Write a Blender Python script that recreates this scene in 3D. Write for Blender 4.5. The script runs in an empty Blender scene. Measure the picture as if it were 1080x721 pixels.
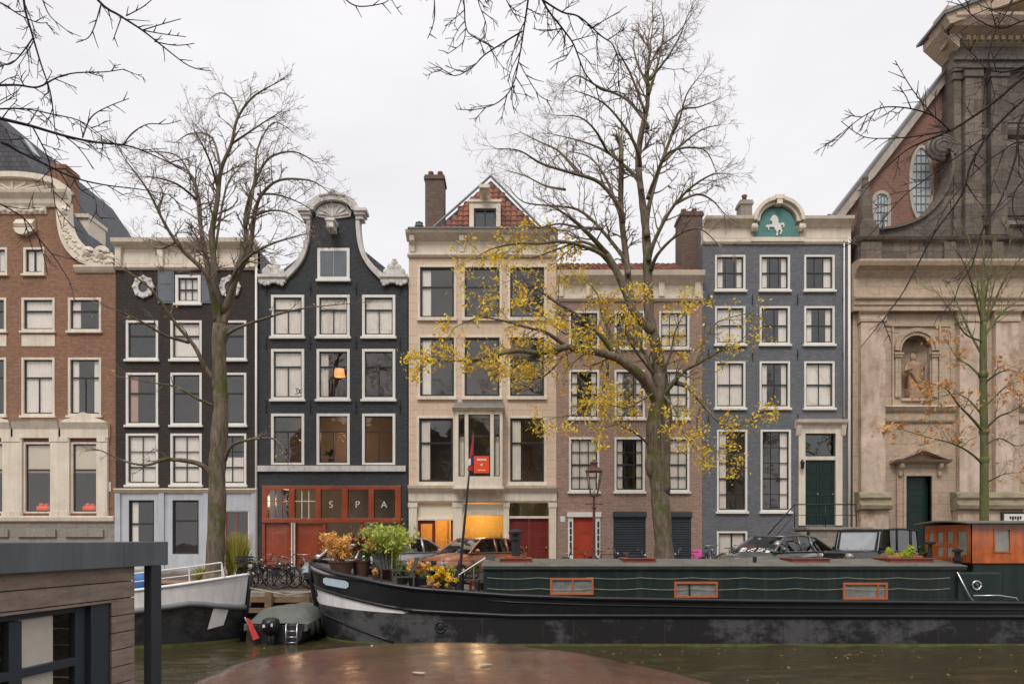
import bpy, math, random
from mathutils import Vector, Matrix, noise
R = math.radians
rng = random.Random(7)
SC = bpy.context.scene
COL = SC.collection
EYE = 1.6; HOR = 568.0; F = 750.0
FY = 31.0
def at(px, py, Y):                      # photo pixel + true depth -> point
    return Vector(((px-540)/F*Y, Y, EYE-(py-HOR)/F*Y))
def FX(px, Y=FY): return (px-540)/F*Y
def FZ(py, Y=FY): return EYE-(py-HOR)/F*Y

# ---------------------------------------------------------------- objects
def tag(o, label=None, cat=None, group=None, kind=None):
    if label: o['label'] = label
    if cat: o['category'] = cat
    if group: o['group'] = group
    if kind: o['kind'] = kind
    return o
def thing(name, label, cat, loc=(0,0,0), group=None, rz=0):
    o = bpy.data.objects.new(name, None); COL.objects.link(o)
    o.location = loc; o.rotation_euler = (0,0,rz); o.empty_display_size = .3
    o['worldloc'] = tuple(loc)
    tag(o, label, cat, group); return o
def origin_of(p):
    q = p
    while q is not None:
        if q.parent is None: return Vector(q.location)
        q = q.parent
    return Vector((0,0,0))
def children_of(o): return [c for c in bpy.data.objects if c.parent == o]
def copy_tree(o, label=None, loc=None, rz=None, parent=None, memo=None):
    if memo is None:
        memo = {}
        for c in bpy.data.objects:
            if c.parent: memo.setdefault(c.parent.name, []).append(c)
    c = o.copy(); COL.objects.link(c)
    if parent: c.parent = parent
    if label: c['label'] = label
    if loc is not None: c.location = loc
    if rz is not None: c.rotation_euler = (0,0,rz)
    for ch in memo.get(o.name, []): copy_tree(ch, parent=c, memo=memo)
    return c

SPLIT={'window_surround','cornice','niche_surround','gable_trim','gable_scroll','pilaster','column_base','plinth','basement_arch','side_light','drain_pipe','upper_pilaster','shop_glass','shop_sill','transom_blind','door_surround','verge_flashing','post','wire','window_trim','pillar','seats','wheelhouse_glass','wheelhouse_trim','wheelhouse_curtain','fender','curtain','shutter','ground_floor_front','grip','rubbing_strake','gunwale','wiper','doorway','downpipe','glass','blind','hand_line','grab_rail','niche','wall','entablature','parapet','upper_frieze','dentil_row','sash','interior','window_glass','stems_','base_wall','board_cladding'}
class MB:
    def __init__(s): s.v=[]; s.f=[]; s.m=[]; s.cur=0
    def add(s, vs, fs):
        b=len(s.v); s.v.extend([tuple(p) for p in vs])
        for f in fs: s.f.append(tuple(b+i for i in f)); s.m.append(s.cur)
        return s
    def poly(s, pts): return s.add(pts, [tuple(range(len(pts)))])
    def box(s, x0,x1,y0,y1,z0,z1):
        if x0>x1: x0,x1=x1,x0
        if y0>y1: y0,y1=y1,y0
        if z0>z1: z0,z1=z1,z0
        return s.add([(x0,y0,z0),(x1,y0,z0),(x1,y1,z0),(x0,y1,z0),(x0,y0,z1),(x1,y0,z1),(x1,y1,z1),(x0,y1,z1)],
            [(0,3,2,1),(4,5,6,7),(0,1,5,4),(1,2,6,5),(2,3,7,6),(3,0,4,7)])
    def prism(s, pts, y0, y1):           # xz outline extruded along y
        n=len(pts); vs=[(x,y0,z) for x,z in pts]+[(x,y1,z) for x,z in pts]
        return s.add(vs,[tuple(range(n)),tuple(range(2*n-1,n-1,-1))]+[(i,i+n,(i+1)%n+n,(i+1)%n) for i in range(n)])
    def prism_yz(s, pts, x0, x1):
        n=len(pts); vs=[(x0,y,z) for y,z in pts]+[(x1,y,z) for y,z in pts]
        return s.add(vs,[tuple(range(n)),tuple(range(2*n-1,n-1,-1))]+[(i,i+n,(i+1)%n+n,(i+1)%n) for i in range(n)])
    def prism_xy(s, pts, z0, z1):
        n=len(pts); vs=[(x,y,z0) for x,y in pts]+[(x,y,z1) for x,y in pts]
        return s.add(vs,[tuple(range(n)),tuple(range(2*n-1,n-1,-1))]+[(i,i+n,(i+1)%n+n,(i+1)%n) for i in range(n)])
    def strip(s, outer, inner, y0, y1):  # band between two xz curves, thick in y
        n=len(outer)
        vs=[]
        for (a,b) in zip(outer,inner):
            vs += [(a[0],y0,a[1]),(b[0],y0,b[1]),(b[0],y1,b[1]),(a[0],y1,a[1])]
        fs=[(0,1,2,3),(4*n-1,4*n-2,4*n-3,4*n-4)]
        for i in range(n-1):
            a=4*i; b=a+4
            for k in range(4):
                k2=(k+1)%4; fs.append((a+k,b+k,b+k2,a+k2))
        return s.add(vs,fs)
    def tube(s, pts, r, n=8, cap=True):
        pts=[Vector(p) for p in pts]
        if not hasattr(r,'__len__'): r=[r]*len(pts)
        up=Vector((0,0,1)); vs=[]; prev=None
        for i,p in enumerate(pts):
            d=(pts[min(i+1,len(pts)-1)]-pts[max(i-1,0)])
            if d.length<1e-9: d=Vector((0,0,1))
            d.normalize()
            if prev is None:
                a=d.cross(up)
                if a.length<.05: a=d.cross(Vector((1,0,0)))
            else:
                a=prev-d*prev.dot(d)
                if a.length<.01: a=d.orthogonal()
            a.normalize(); b=d.cross(a); prev=a
            for k in range(n):
                t=2*math.pi*k/n
                vs.append(p+(a*math.cos(t)+b*math.sin(t))*r[i])
        fs=[]
        for i in range(len(pts)-1):
            for k in range(n):
                k2=(k+1)%n; fs.append((i*n+k,i*n+k2,(i+1)*n+k2,(i+1)*n+k))
        if cap:
            fs.append(tuple(range(n-1,-1,-1))); q=(len(pts)-1)*n; fs.append(tuple(range(q,q+n)))
        return s.add(vs,fs)
    def lathe(s, prof, c=(0,0,0), n=16, sy=1.0):
        vs=[]; m=len(prof)
        for r,z in prof:
            for k in range(n):
                t=2*math.pi*k/n; vs.append((c[0]+r*math.cos(t), c[1]+r*sy*math.sin(t), c[2]+z))
        fs=[]
        for i in range(m-1):
            for k in range(n):
                k2=(k+1)%n; fs.append((i*n+k,i*n+k2,(i+1)*n+k2,(i+1)*n+k))
        fs.append(tuple(range(n-1,-1,-1))); fs.append(tuple(range((m-1)*n,m*n)))
        return s.add(vs,fs)
    def ball(s, c, rx, ry=None, rz=None, n=10, m=7):
        ry=ry or rx; rz=rz or rx
        vs=[]; 
        for i in range(m+1):
            a=math.pi*i/m
            for k in range(n):
                t=2*math.pi*k/n
                vs.append((c[0]+rx*math.sin(a)*math.cos(t),c[1]+ry*math.sin(a)*math.sin(t),c[2]-rz*math.cos(a)))
        fs=[]
        for i in range(m):
            for k in range(n):
                k2=(k+1)%n; fs.append((i*n+k,i*n+k2,(i+1)*n+k2,(i+1)*n+k))
        return s.add(vs,fs)
    def moulding(s, x0, x1, prof, Y):    # prof: (projection, z) from bottom to top
        pts=[(Y+.02,prof[0][1])]+[(Y-p,z) for p,z in prof]+[(Y+.02,prof[-1][1])]
        return s.prism_yz(pts,x0,x1)
    def grid(s, fn, nu, nv):
        vs=[fn(i/nu,j/nv) for j in range(nv+1) for i in range(nu+1)]
        fs=[(j*(nu+1)+i,j*(nu+1)+i+1,(j+1)*(nu+1)+i+1,(j+1)*(nu+1)+i) for j in range(nv) for i in range(nu)]
        return s.add(vs,fs)
    def islands(s):
        par=list(range(len(s.v)))
        def find(a):
            while par[a]!=a: par[a]=par[par[a]]; a=par[a]
            return a
        for f in s.f:
            r=find(f[0])
            for q in f[1:]: par[find(q)]=r
        cl={}
        for i,f in enumerate(s.f): cl.setdefault(find(f[0]),[]).append(i)
        out=[]
        for fs in cl.values():
            vs=[s.v[i] for k in fs for i in s.f[k]]
            out.append([fs,[min(v[a] for v in vs)-.02 for a in range(3)],[max(v[a] for v in vs)+.02 for a in range(3)]])
        ch=True
        while ch:
            ch=False; res=[]
            for o in out:
                for r in res:
                    if all(o[1][a]<=r[2][a] and r[1][a]<=o[2][a] for a in range(3)):
                        r[0]+=o[0]; r[1]=[min(x,y) for x,y in zip(r[1],o[1])]; r[2]=[max(x,y) for x,y in zip(r[2],o[2])]; ch=True; break
                else: res.append(o)
            out=res
        return [o[0] for o in out]
    def build(s, name, mat, parent=None, **k):
        if name in SPLIT and parent is not None:
            cl=s.islands()
            if len(cl)>1:
                cl.sort(key=len,reverse=True); first=None
                for fs in cl:
                    q=MB(); mp={}
                    for i in fs:
                        f=[]
                        for v in s.f[i]:
                            if v not in mp: mp[v]=len(q.v); q.v.append(s.v[v])
                            f.append(mp[v])
                        q.f.append(tuple(f)); q.m.append(s.m[i])
                    o=q._build(name,mat,parent,**k); first=first or o
                return first
        return s._build(name,mat,parent,**k)
    def _build(s, name, mat, parent=None, smooth=False, bevel=0, origin=None, fix=True, angle=None):
        o0 = origin_of(parent) if parent is not None else Vector(origin or (0,0,0))
        me=bpy.data.meshes.new(name)
        me.from_pydata([(v[0]-o0.x,v[1]-o0.y,v[2]-o0.z) for v in s.v],[],s.f)
        mats = mat if isinstance(mat,(list,tuple)) else [mat]
        for m in mats: me.materials.append(m)
        if len(mats)>1: me.polygons.foreach_set('material_index',s.m)
        if smooth: me.polygons.foreach_set('use_smooth',[True]*len(me.polygons))
        if fix and len(s.f)<20000:
            import bmesh
            bm=bmesh.new(); bm.from_mesh(me)
            bmesh.ops.recalc_face_normals(bm,faces=bm.faces[:]); bm.to_mesh(me); bm.free()
        me.update()
        if smooth and angle:
            try: me.set_sharp_from_angle(angle=R(angle))
            except Exception: pass
        o=bpy.data.objects.new(name,me); COL.objects.link(o)
        if parent is not None: o.parent=parent
        else: o.location=o0
        if bevel:
            b=o.modifiers.new('bevel','BEVEL'); b.width=bevel; b.segments=2; b.limit_method='ANGLE'; b.angle_limit=R(40)
        return o
def wallgrid(mb, x0,x1,z0,z1, holes, Y, t=.3):
    xs=sorted(set([x0,x1]+[min(max(h[i],x0),x1) for h in holes for i in (0,1)]))
    zs=sorted(set([z0,z1]+[min(max(h[i],z0),z1) for h in holes for i in (2,3)]))
    def inh(x,z): return any(h[0]<x<h[1] and h[2]<z<h[3] for h in holes)
    nx,nz=len(xs)-1,len(zs)-1
    solid=[[not inh((xs[i]+xs[i+1])/2,(zs[j]+zs[j+1])/2) for j in range(nz)] for i in range(nx)]
    def sol(i,j): return 0<=i<nx and 0<=j<nz and solid[i][j]
    for i in range(nx):
        for j in range(nz):
            if not solid[i][j]: continue
            a,b,c,d=xs[i],xs[i+1],zs[j],zs[j+1]
            mb.poly([(a,Y,c),(b,Y,c),(b,Y,d),(a,Y,d)])
            mb.poly([(a,Y+t,c),(a,Y+t,d),(b,Y+t,d),(b,Y+t,c)])
            if not sol(i-1,j): mb.poly([(a,Y,c),(a,Y,d),(a,Y+t,d),(a,Y+t,c)])
            if not sol(i+1,j): mb.poly([(b,Y,c),(b,Y+t,c),(b,Y+t,d),(b,Y,d)])
            if not sol(i,j-1): mb.poly([(a,Y,c),(a,Y+t,c),(b,Y+t,c),(b,Y,c)])
            if not sol(i,j+1): mb.poly([(a,Y,d),(b,Y,d),(b,Y+t,d),(a,Y+t,d)])

# ---------------------------------------------------------------- materials
def newmat(name):
    m=bpy.data.materials.new(name); m.use_nodes=True
    nt=m.node_tree; b=nt.nodes['Principled BSDF']; return m,nt,b
def N(nt,t,**k):
    n=nt.nodes.new(t)
    for a,v in k.items():
        if a.startswith('i_'): n.inputs[a[2:].replace('_',' ')].default_value=v
        else: setattr(n,a,v)
    return n
def c4(c,f=1): return (min(c[0]*f,1),min(c[1]*f,1),min(c[2]*f,1),1)
def mixc(nt,fac,a,b,mode='MIX'):
    n=nt.nodes.new('ShaderNodeMix'); n.data_type='RGBA'; n.blend_type=mode
    for key,val in (('Factor',fac),('A',a),('B',b)):
        sock=[s for s in n.inputs if s.name==key and (s.type=='RGBA' if key!='Factor' else s.type=='VALUE')][0]
        if isinstance(val,bpy.types.NodeSocket): nt.links.new(val,sock)
        else: sock.default_value=val
    return [s for s in n.outputs if s.type=='RGBA'][0]
def ramp(nt,src,a,b,va=0,vb=1):
    r=nt.nodes.new('ShaderNodeMapRange'); r.inputs['From Min'].default_value=a; r.inputs['From Max'].default_value=b
    r.inputs['To Min'].default_value=va; r.inputs['To Max'].default_value=vb
    nt.links.new(src,r.inputs['Value']); return r.outputs['Result']
def noisen(nt,vec,scale,detail=4,rough=.6):
    n=nt.nodes.new('ShaderNodeTexNoise'); n.inputs['Scale'].default_value=scale; n.inputs['Detail'].default_value=detail
    n.inputs['Roughness'].default_value=rough; nt.links.new(vec,n.inputs['Vector']); return n.outputs['Fac']
def mapping(nt,vec,sc):
    m=nt.nodes.new('ShaderNodeMapping'); m.inputs['Scale'].default_value=sc; nt.links.new(vec,m.inputs['Vector']); return m.outputs['Vector']
def mat(name,col,rough=.8,var=.18,scale=2.0,bump=.3,metal=0,spec=.4,streak=0,streakcol=(.05,.045,.04),stretch=(6,6,.35),col2=None,c2amt=(.55,.7),coat=0,bs=30,sub=0):
    m,nt,b=newmat(name); tc=nt.nodes.new('ShaderNodeTexCoord').outputs['Object']
    f=noisen(nt,tc,scale,6,.65)
    c=mixc(nt,ramp(nt,f,.3,.7),c4(col,1-var),c4(col,1+var))
    if col2: c=mixc(nt,ramp(nt,noisen(nt,tc,scale*.7,5,.7),c2amt[0],c2amt[1]),c,c4(col2))
    if streak:
        sv=mapping(nt,tc,stretch); s=noisen(nt,sv,1.0,5,.6)
        c=mixc(nt,ramp(nt,s,.45,.75,0,streak),c,c4(streakcol))
    nt.links.new(c,b.inputs['Base Color'])
    b.inputs['Roughness'].default_value=rough; b.inputs['Metallic'].default_value=metal
    b.inputs['Specular IOR Level'].default_value=spec; b.inputs['Coat Weight'].default_value=coat
    if sub: b.inputs['Subsurface Weight'].default_value=sub
    if bump:
        bn=nt.nodes.new('ShaderNodeBump'); bn.inputs['Strength'].default_value=bump; bn.inputs['Distance'].default_value=.02
        nt.links.new(noisen(nt,tc,bs,5,.7),bn.inputs['Height']); nt.links.new(bn.outputs['Normal'],b.inputs['Normal'])
    return m
def brick(name,c1,c2,mortar,rough=.85,w=.22,h=.065,mo=.009,stain=.35,bump=.5,staincol=(.05,.04,.035),mott=.55):
    m,nt,b=newmat(name); tc=nt.nodes.new('ShaderNodeTexCoord').outputs['Object']
    sp=nt.nodes.new('ShaderNodeSeparateXYZ'); nt.links.new(tc,sp.inputs[0])
    ad=nt.nodes.new('ShaderNodeMath'); ad.operation='ADD'; nt.links.new(sp.outputs[0],ad.inputs[0]); nt.links.new(sp.outputs[1],ad.inputs[1])
    cb=nt.nodes.new('ShaderNodeCombineXYZ'); nt.links.new(ad.outputs[0],cb.inputs[0]); nt.links.new(sp.outputs[2],cb.inputs[1])
    bt=nt.nodes.new('ShaderNodeTexBrick'); nt.links.new(cb.outputs[0],bt.inputs['Vector'])
    bt.inputs['Scale'].default_value=1; bt.inputs['Brick Width'].default_value=w; bt.inputs['Row Height'].default_value=h
    bt.inputs['Mortar Size'].default_value=mo; bt.inputs['Mortar Smooth'].default_value=.3; bt.inputs['Bias'].default_value=0
    bt.inputs['Color1'].default_value=c4(c1); bt.inputs['Color2'].default_value=c4(c2); bt.inputs['Mortar'].default_value=c4(mortar)
    c=bt.outputs['Color']
    n1=noisen(nt,tc,.7,6,.7); c=mixc(nt,ramp(nt,n1,.35,.7,0,stain),c,c4(staincol))
    n2=noisen(nt,mapping(nt,tc,(5,5,12)),1,3,.6); c=mixc(nt,ramp(nt,n2,.35,.65,.0,.35),c,c4(c2,1.35))
    n3=noisen(nt,mapping(nt,tc,(1,1,1.7)),7,5,.75); c=mixc(nt,ramp(nt,n3,.42,.72,0,mott),c,c4(c2,.55)); c=mixc(nt,ramp(nt,n3,.42,.24,0,mott*.6),c,c4(c1,1.5))
    sv=noisen(nt,mapping(nt,tc,(4,4,.25)),1,5,.6); c=mixc(nt,ramp(nt,sv,.55,.8,0,stain),c,c4(mortar,.9))
    nt.links.new(c,b.inputs['Base Color']); b.inputs['Roughness'].default_value=rough; b.inputs['Specular IOR Level'].default_value=.3
    bn=nt.nodes.new('ShaderNodeBump'); bn.inputs['Strength'].default_value=bump; bn.inputs['Distance'].default_value=.01; bn.invert=True
    nt.links.new(bt.outputs['Fac'],bn.inputs['Height']); nt.links.new(bn.outputs['Normal'],b.inputs['Normal'])
    return m
def glass(name,tint=(.965,.955,.945),ior=1.5,wav=.22,boost=1.3):
    m,nt,b=newmat(name); out=nt.nodes['Material Output']; nt.nodes.remove(b)
    tc=nt.nodes.new('ShaderNodeTexCoord').outputs['Object']
    bn=nt.nodes.new('ShaderNodeBump'); bn.inputs['Strength'].default_value=wav; bn.inputs['Distance'].default_value=.02
    nt.links.new(noisen(nt,tc,1.6,2,.5),bn.inputs['Height'])
    fr=nt.nodes.new('ShaderNodeFresnel'); gm=nt.nodes.new('ShaderNodeNewGeometry'); nt.links.new(ramp(nt,gm.outputs['Backfacing'],0,1,ior,1/ior),fr.inputs['IOR'])   # same reflectance from both sides of the pane
    mu=nt.nodes.new('ShaderNodeMath'); mu.operation='MULTIPLY_ADD'; mu.inputs[1].default_value=boost; mu.inputs[2].default_value=.02; mu.use_clamp=True
    nt.links.new(fr.outputs[0],mu.inputs[0])
    gl=nt.nodes.new('ShaderNodeBsdfGlossy'); gl.inputs['Roughness'].default_value=.015; nt.links.new(bn.outputs['Normal'],gl.inputs['Normal'])
    tr=nt.nodes.new('ShaderNodeBsdfTransparent'); tr.inputs['Color'].default_value=c4(tint)
    mx=nt.nodes.new('ShaderNodeMixShader'); nt.links.new(mu.outputs[0],mx.inputs[0]); nt.links.new(tr.outputs[0],mx.inputs[1]); nt.links.new(gl.outputs[0],mx.inputs[2])
    nt.links.new(mx.outputs[0],out.inputs['Surface']); return m
def emit(name,col,st):
    m,nt,b=newmat(name); b.inputs['Base Color'].default_value=c4(col); b.inputs['Emission Color'].default_value=c4(col); b.inputs['Emission Strength'].default_value=st; return m
def leafmat(name,c1,c2,c3=None):
    m,nt,b=newmat(name)
    g=nt.nodes.new('ShaderNodeNewGeometry'); f=g.outputs['Random Per Island']
    c=mixc(nt,f,c4(c1),c4(c2))
    if c3:
        w=nt.nodes.new('ShaderNodeTexWhiteNoise'); w.noise_dimensions='1D'; nt.links.new(f,w.inputs['W'])
        c=mixc(nt,ramp(nt,w.outputs['Value'],.6,.8),c,c4(c3))
    nt.links.new(c,b.inputs['Base Color']); b.inputs['Roughness'].default_value=.6
    tr=nt.nodes.new('ShaderNodeBsdfTranslucent'); nt.links.new(c,tr.inputs['Color'])
    mx=nt.nodes.new('ShaderNodeMixShader'); mx.inputs[0].default_value=.35
    out=nt.nodes['Material Output']; nt.links.new(b.outputs[0],mx.inputs[1]); nt.links.new(tr.outputs[0],mx.inputs[2]); nt.links.new(mx.outputs[0],out.inputs['Surface'])
    return m
M={}
M['brickA']=brick('red_brown_brick',(.36,.165,.092),(.21,.095,.055),(.34,.27,.21),stain=.25)
M['brickB']=brick('dark_brown_brick',(.050,.038,.034),(.030,.023,.021),(.075,.062,.056),stain=.15)
M['brickC']=brick('charcoal_painted_brick',(.066,.069,.074),(.038,.041,.045),(.055,.058,.062),stain=.25,bump=.8,staincol=(.09,.09,.09))
M['brickE']=brick('pink_brown_brick',(.41,.26,.195),(.27,.16,.12),(.46,.39,.33),stain=.2,staincol=(.16,.11,.09))
M['brickF']=brick('blue_grey_painted_brick',(.205,.209,.224),(.140,.144,.156),(.17,.173,.185),stain=.45,bump=1.0,staincol=(.10,.10,.108))
M['brickN']=brick('church_red_brick',(.29,.14,.10),(.20,.095,.07),(.28,.21,.17),stain=.2)
M['brickCh']=brick('smoky_brown_chimney_brick',(.20,.125,.09),(.13,.08,.06),(.20,.17,.14),stain=.5)
M['brickQ']=brick('quay_brick',(.10,.07,.055),(.07,.05,.04),(.09,.08,.07),stain=.5)
M['beige']=brick('beige_rendered_blocks',(.66,.50,.375),(.60,.455,.335),(.42,.32,.24),w=1.3,h=.36,mo=.014,stain=.2,bump=.35,staincol=(.33,.25,.18),mott=.10)
M['cream']=mat('cream_painted_trim',(.70,.61,.495),.6,.12,1.5,.2,streak=.4,streakcol=(.35,.29,.22))
M['white']=mat('white_painted_wood',(.73,.70,.645),.5,.06,2,.1,streak=.15,streakcol=(.4,.36,.3))
M['greyplaster']=mat('pale_blue_grey_plaster',(.47,.485,.52),.7,.10,1.2,.3,streak=.45,streakcol=(.28,.28,.29))
M['stoneA']=brick('grey_brown_stone_blocks',(.33,.29,.25),(.27,.235,.2),(.17,.15,.13),w=.9,h=.42,mo=.014,stain=.35,bump=.6,staincol=(.14,.12,.1))
M['stone']=brick('weathered_sandstone',(.58,.45,.335),(.50,.385,.28),(.27,.205,.15),w=1.15,h=.52,mo=.011,stain=.62,bump=.5,staincol=(.15,.115,.085),mott=.35)
M['stoneP']=mat('pinkish_sandstone_pilaster',(.59,.465,.365),.85,.18,1.3,.6,streak=.7,streakcol=(.22,.155,.11),stretch=(2.2,2.2,.45),col2=(.36,.245,.17),c2amt=(.5,.66))
M['soot']=brick('soot_blackened_sandstone',(.29,.235,.185),(.12,.10,.085),(.07,.06,.05),w=1.15,h=.5,mo=.014,stain=.85,bump=.6,staincol=(.045,.038,.032),mott=.6)
M['mossstone']=mat('mossy_stone_base',(.30,.25,.17),.9,.25,2,.5,streak=.6,streakcol=(.10,.11,.045),stretch=(1.5,1.5,6),col2=(.12,.12,.05))
M['lead']=mat('lead_sheet',(.16,.165,.17),.6,.2,2,.2)
M['slate']=brick('dark_slate_tiles',(.10,.10,.115),(.065,.065,.075),(.03,.03,.035),w=.25,h=.22,mo=.015,stain=.2,bump=1,staincol=(.2,.2,.2))
M['tile']=mat('red_clay_pantile',(.27,.10,.06),.75,.45,3,.3,col2=(.14,.07,.05),c2amt=(.5,.7))
M['oldwhite']=mat('weathered_white_gable_stone',(.60,.57,.53),.75,.15,2.5,.4,streak=.5,streakcol=(.24,.22,.2),col2=(.38,.35,.32),c2amt=(.55,.72))
M['coping2']=mat('weathered_coping_stone',(.42,.37,.31),.8,.2,1.5,.3,streak=.5,streakcol=(.2,.17,.14))
def tilemat():
    m,nt,b=newmat('mixed_red_clay_pantiles'); g=nt.nodes.new('ShaderNodeNewGeometry'); f=g.outputs['Random Per Island']
    c=mixc(nt,ramp(nt,f,0,.6),c4((.33,.115,.065)),c4((.20,.075,.05))); c=mixc(nt,ramp(nt,f,.7,1,0,.8),c,c4((.10,.065,.055)))
    tc=nt.nodes.new('ShaderNodeTexCoord').outputs['Object']; c=mixc(nt,ramp(nt,noisen(nt,tc,2.5,5,.7),.5,.75,0,.7),c,c4((.09,.075,.05)))
    nt.links.new(c,b.inputs['Base Color']); b.inputs['Roughness'].default_value=.75; return m
M['tileroof']=tilemat()
M['glass']=glass('window_glass')
M['glassn']=glass('low_reflection_window_glass',boost=.6)
M['glassd']=glass('thick_reflective_glass',(.55,.6,.6),1.6,.1,1.6)
M['glasscar']=glass('tinted_car_glass',(.16,.18,.18),1.5,.0,1.8)
M['sash']=mat('black_green_sash_paint',(.022,.028,.026),.4,.2,3,0)
M['brownsash']=mat('dark_brown_sash_paint',(.06,.045,.04),.45,.2,3,0)
M['room']=mat('room_plaster',(.36,.33,.29),.9,.1,1,0)
M['floor']=mat('room_floorboards',(.16,.10,.06),.7,.2,2,0)
M['curtain']=mat('off_white_curtain',(.92,.88,.80),.9,.06,3,0)
M['curtainp']=mat('dusty_pink_curtain',(.55,.33,.28),.9,.1,3,0)
M['blind']=mat('cream_roller_blind',(.74,.66,.52),.9,.05,2,0)
M['shutgrey']=mat('grey_blue_shutter_paint',(.13,.145,.16),.6,.1,3,.1,streak=.3,streakcol=(.1,.1,.1))
M['rollshut']=mat('dark_blue_roller_shutter',(.045,.055,.066),.5,.15,2,.1)
M['redwood']=mat('red_brown_varnished_door',(.30,.06,.024),.35,.30,2,.15,streak=.55,streakcol=(.17,.03,.012),stretch=(14,14,.8),coat=.3)
M['reddoor']=mat('bright_red_door_paint',(.40,.055,.025),.35,.1,2,.05)
M['oxdoor']=mat('oxblood_door_paint',(.16,.022,.018),.35,.15,2,.05)
M['greendoor']=mat('dark_green_door_paint',(.006,.024,.02),.35,.15,2,.05)
M['brass']=mat('brass',(.6,.45,.2),.3,.1,4,0,metal=1)
M['black']=mat('black_metal',(.02,.02,.022),.45,.3,4,.1)
M['rubber']=mat('black_rubber',(.02,.02,.02),.8,.2,5,.1)
M['chrome']=mat('bare_steel',(.55,.55,.56),.3,.1,4,0,metal=1)
M['yellowwall']=mat('warm_ochre_shop_wall',(.85,.55,.16),.8,.05,1,0)
M['tealp']=mat('teal_green_panel',(.085,.22,.20),.6,.2,3,.1)
M['coping']=mat('granite_coping',(.27,.245,.22),.85,.2,2,.4,col2=(.13,.10,.07),c2amt=(.5,.65))
# ================================================================ windows / doors / houses
def curtain_mesh(mb,x0,x1,z0,z1,Y,amp=.011,wl=.13):
    n=max(4,int((x1-x0)/wl*5)); ph=rng.random()*6
    mb.grid(lambda u,v:(x0+(x1-x0)*u, Y+amp*math.sin((x1-x0)*u/wl*2*math.pi+ph+.4*math.sin(v*3)), z0+(z1-z0)*v), n, 3)
def window(par,x0,y0,x1,y1,cw=.10,casing='white',sash='sash',bars='T',curtain=None,sill=True,Y=FY,proud=.035,arch=0,px=True,label=None,gl='glass'):
    """casing ring set in the wall opening, with sash bars, pane, curtain and sill below it"""
    if px: X0,X1,Z0,Z1=FX(x0),FX(x1),FZ(y1),FZ(y0)
    else: X0,X1,Z0,Z1=x0,x1,y0,y1
    mb=MB(); ya,yb=Y-proud,Y+.16
    mb.box(X0,X0+cw,ya,yb,Z0,Z1); mb.box(X1-cw,X1,ya,yb,Z0,Z1)
    mb.box(X0+cw,X1-cw,ya+.002,yb,Z1-cw,Z1); mb.box(X0+cw,X1-cw,ya+.002,yb,Z0,Z0+cw*.8)
    w=mb.build('window',M[casing],par,bevel=.008)
    if label: w['label']=label
    gx0,gx1,gz0,gz1=X0+cw,X1-cw,Z0+cw*.8,Z1-cw
    s=MB(); t=.045; sa,sb=Y+.05,Y+.10
    s.box(gx0,gx0+t,sa,sb,gz0,gz1); s.box(gx1-t,gx1,sa,sb,gz0,gz1); s.box(gx0+t,gx1-t,sa,sb,gz1-t,gz1); s.box(gx0+t,gx1-t,sa,sb,gz0,gz0+t*1.3)
    H=gz1-gz0; W=gx1-gx0; m=.035
    if bars=='T':
        zb=gz1-H*.33; s.box(gx0+t,gx1-t,sa-.01,sb,zb-.03,zb+.03); xm=(gx0+gx1)/2; s.box(xm-.02,xm+.02,sa,sb-.01,gz0+t,zb-.03)
    elif bars=='H':
        zb=gz1-H*.38; s.box(gx0+t,gx1-t,sa-.01,sb,zb-.035,zb+.035)
    elif bars=='V':
        xm=(gx0+gx1)/2; s.box(xm-.03,xm+.03,sa,sb-.01,gz0+t,gz1-t)
    elif isinstance(bars,tuple):
        c,r=bars
        for i in range(1,c):
            xm=gx0+W*i/c; s.box(xm-.016,xm+.016,sa+.006,sb-.01,gz0+t,gz1-t)
        for j in range(1,r):
            zm=gz0+H*j/r; th=.03 if j==r//2 else .016; s.box(gx0+t,gx1-t,sa,sb-.004,zm-th,zm+th)
    s.build('sash',M[sash],w)
    MB().box(gx0+.01,gx1-.01,Y+.072,Y+.078,gz0+.01,gz1-.01).build('glass',M[gl],w)
    Yc=Y+.12
    if curtain:
        k=MB(); mt='curtain'
        if curtain=='full': curtain_mesh(k,gx0-.05,gx1+.05,gz0-.03,gz1+.02,Yc)
        elif curtain=='sides': 
            curtain_mesh(k,gx0-.05,gx0+W*.24,gz0-.03,gz1,Yc); curtain_mesh(k,gx1-W*.22,gx1+.05,gz0-.03,gz1,Yc)
        elif curtain=='left': curtain_mesh(k,gx0-.05,gx0+W*.3,gz0-.03,gz1,Yc)
        elif curtain=='right': curtain_mesh(k,gx1-W*.32,gx1+.05,gz0-.03,gz1,Yc)
        elif curtain=='pink': curtain_mesh(k,gx0-.05,gx0+W*.3,gz0-.03,gz1,Yc); mt='curtainp'
        elif curtain=='half': curtain_mesh(k,gx0-.05,gx1+.05,gz0-.03,gz0+H*.55,Yc,.02)
        elif curtain=='blind': k.box(gx0,gx1,Yc-.02,Yc-.012,gz1-H*.42,gz1); mt='blind'
        elif curtain=='blindlow': k.box(gx0,gx1,Yc-.02,Yc-.012,gz1-H*.78,gz1); mt='blind'
        k.build('curtain',M[mt],w,smooth=mt!='blind')
    if sill:
        MB().box(X0-.06,X1+.06,Y-.11,Y+.02,Z0-.10,Z0-.003).build('sill',M[casing],w,bevel=.008)
    return (X0+.006,X1-.006,Z0+.006,Z1-.006)
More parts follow.
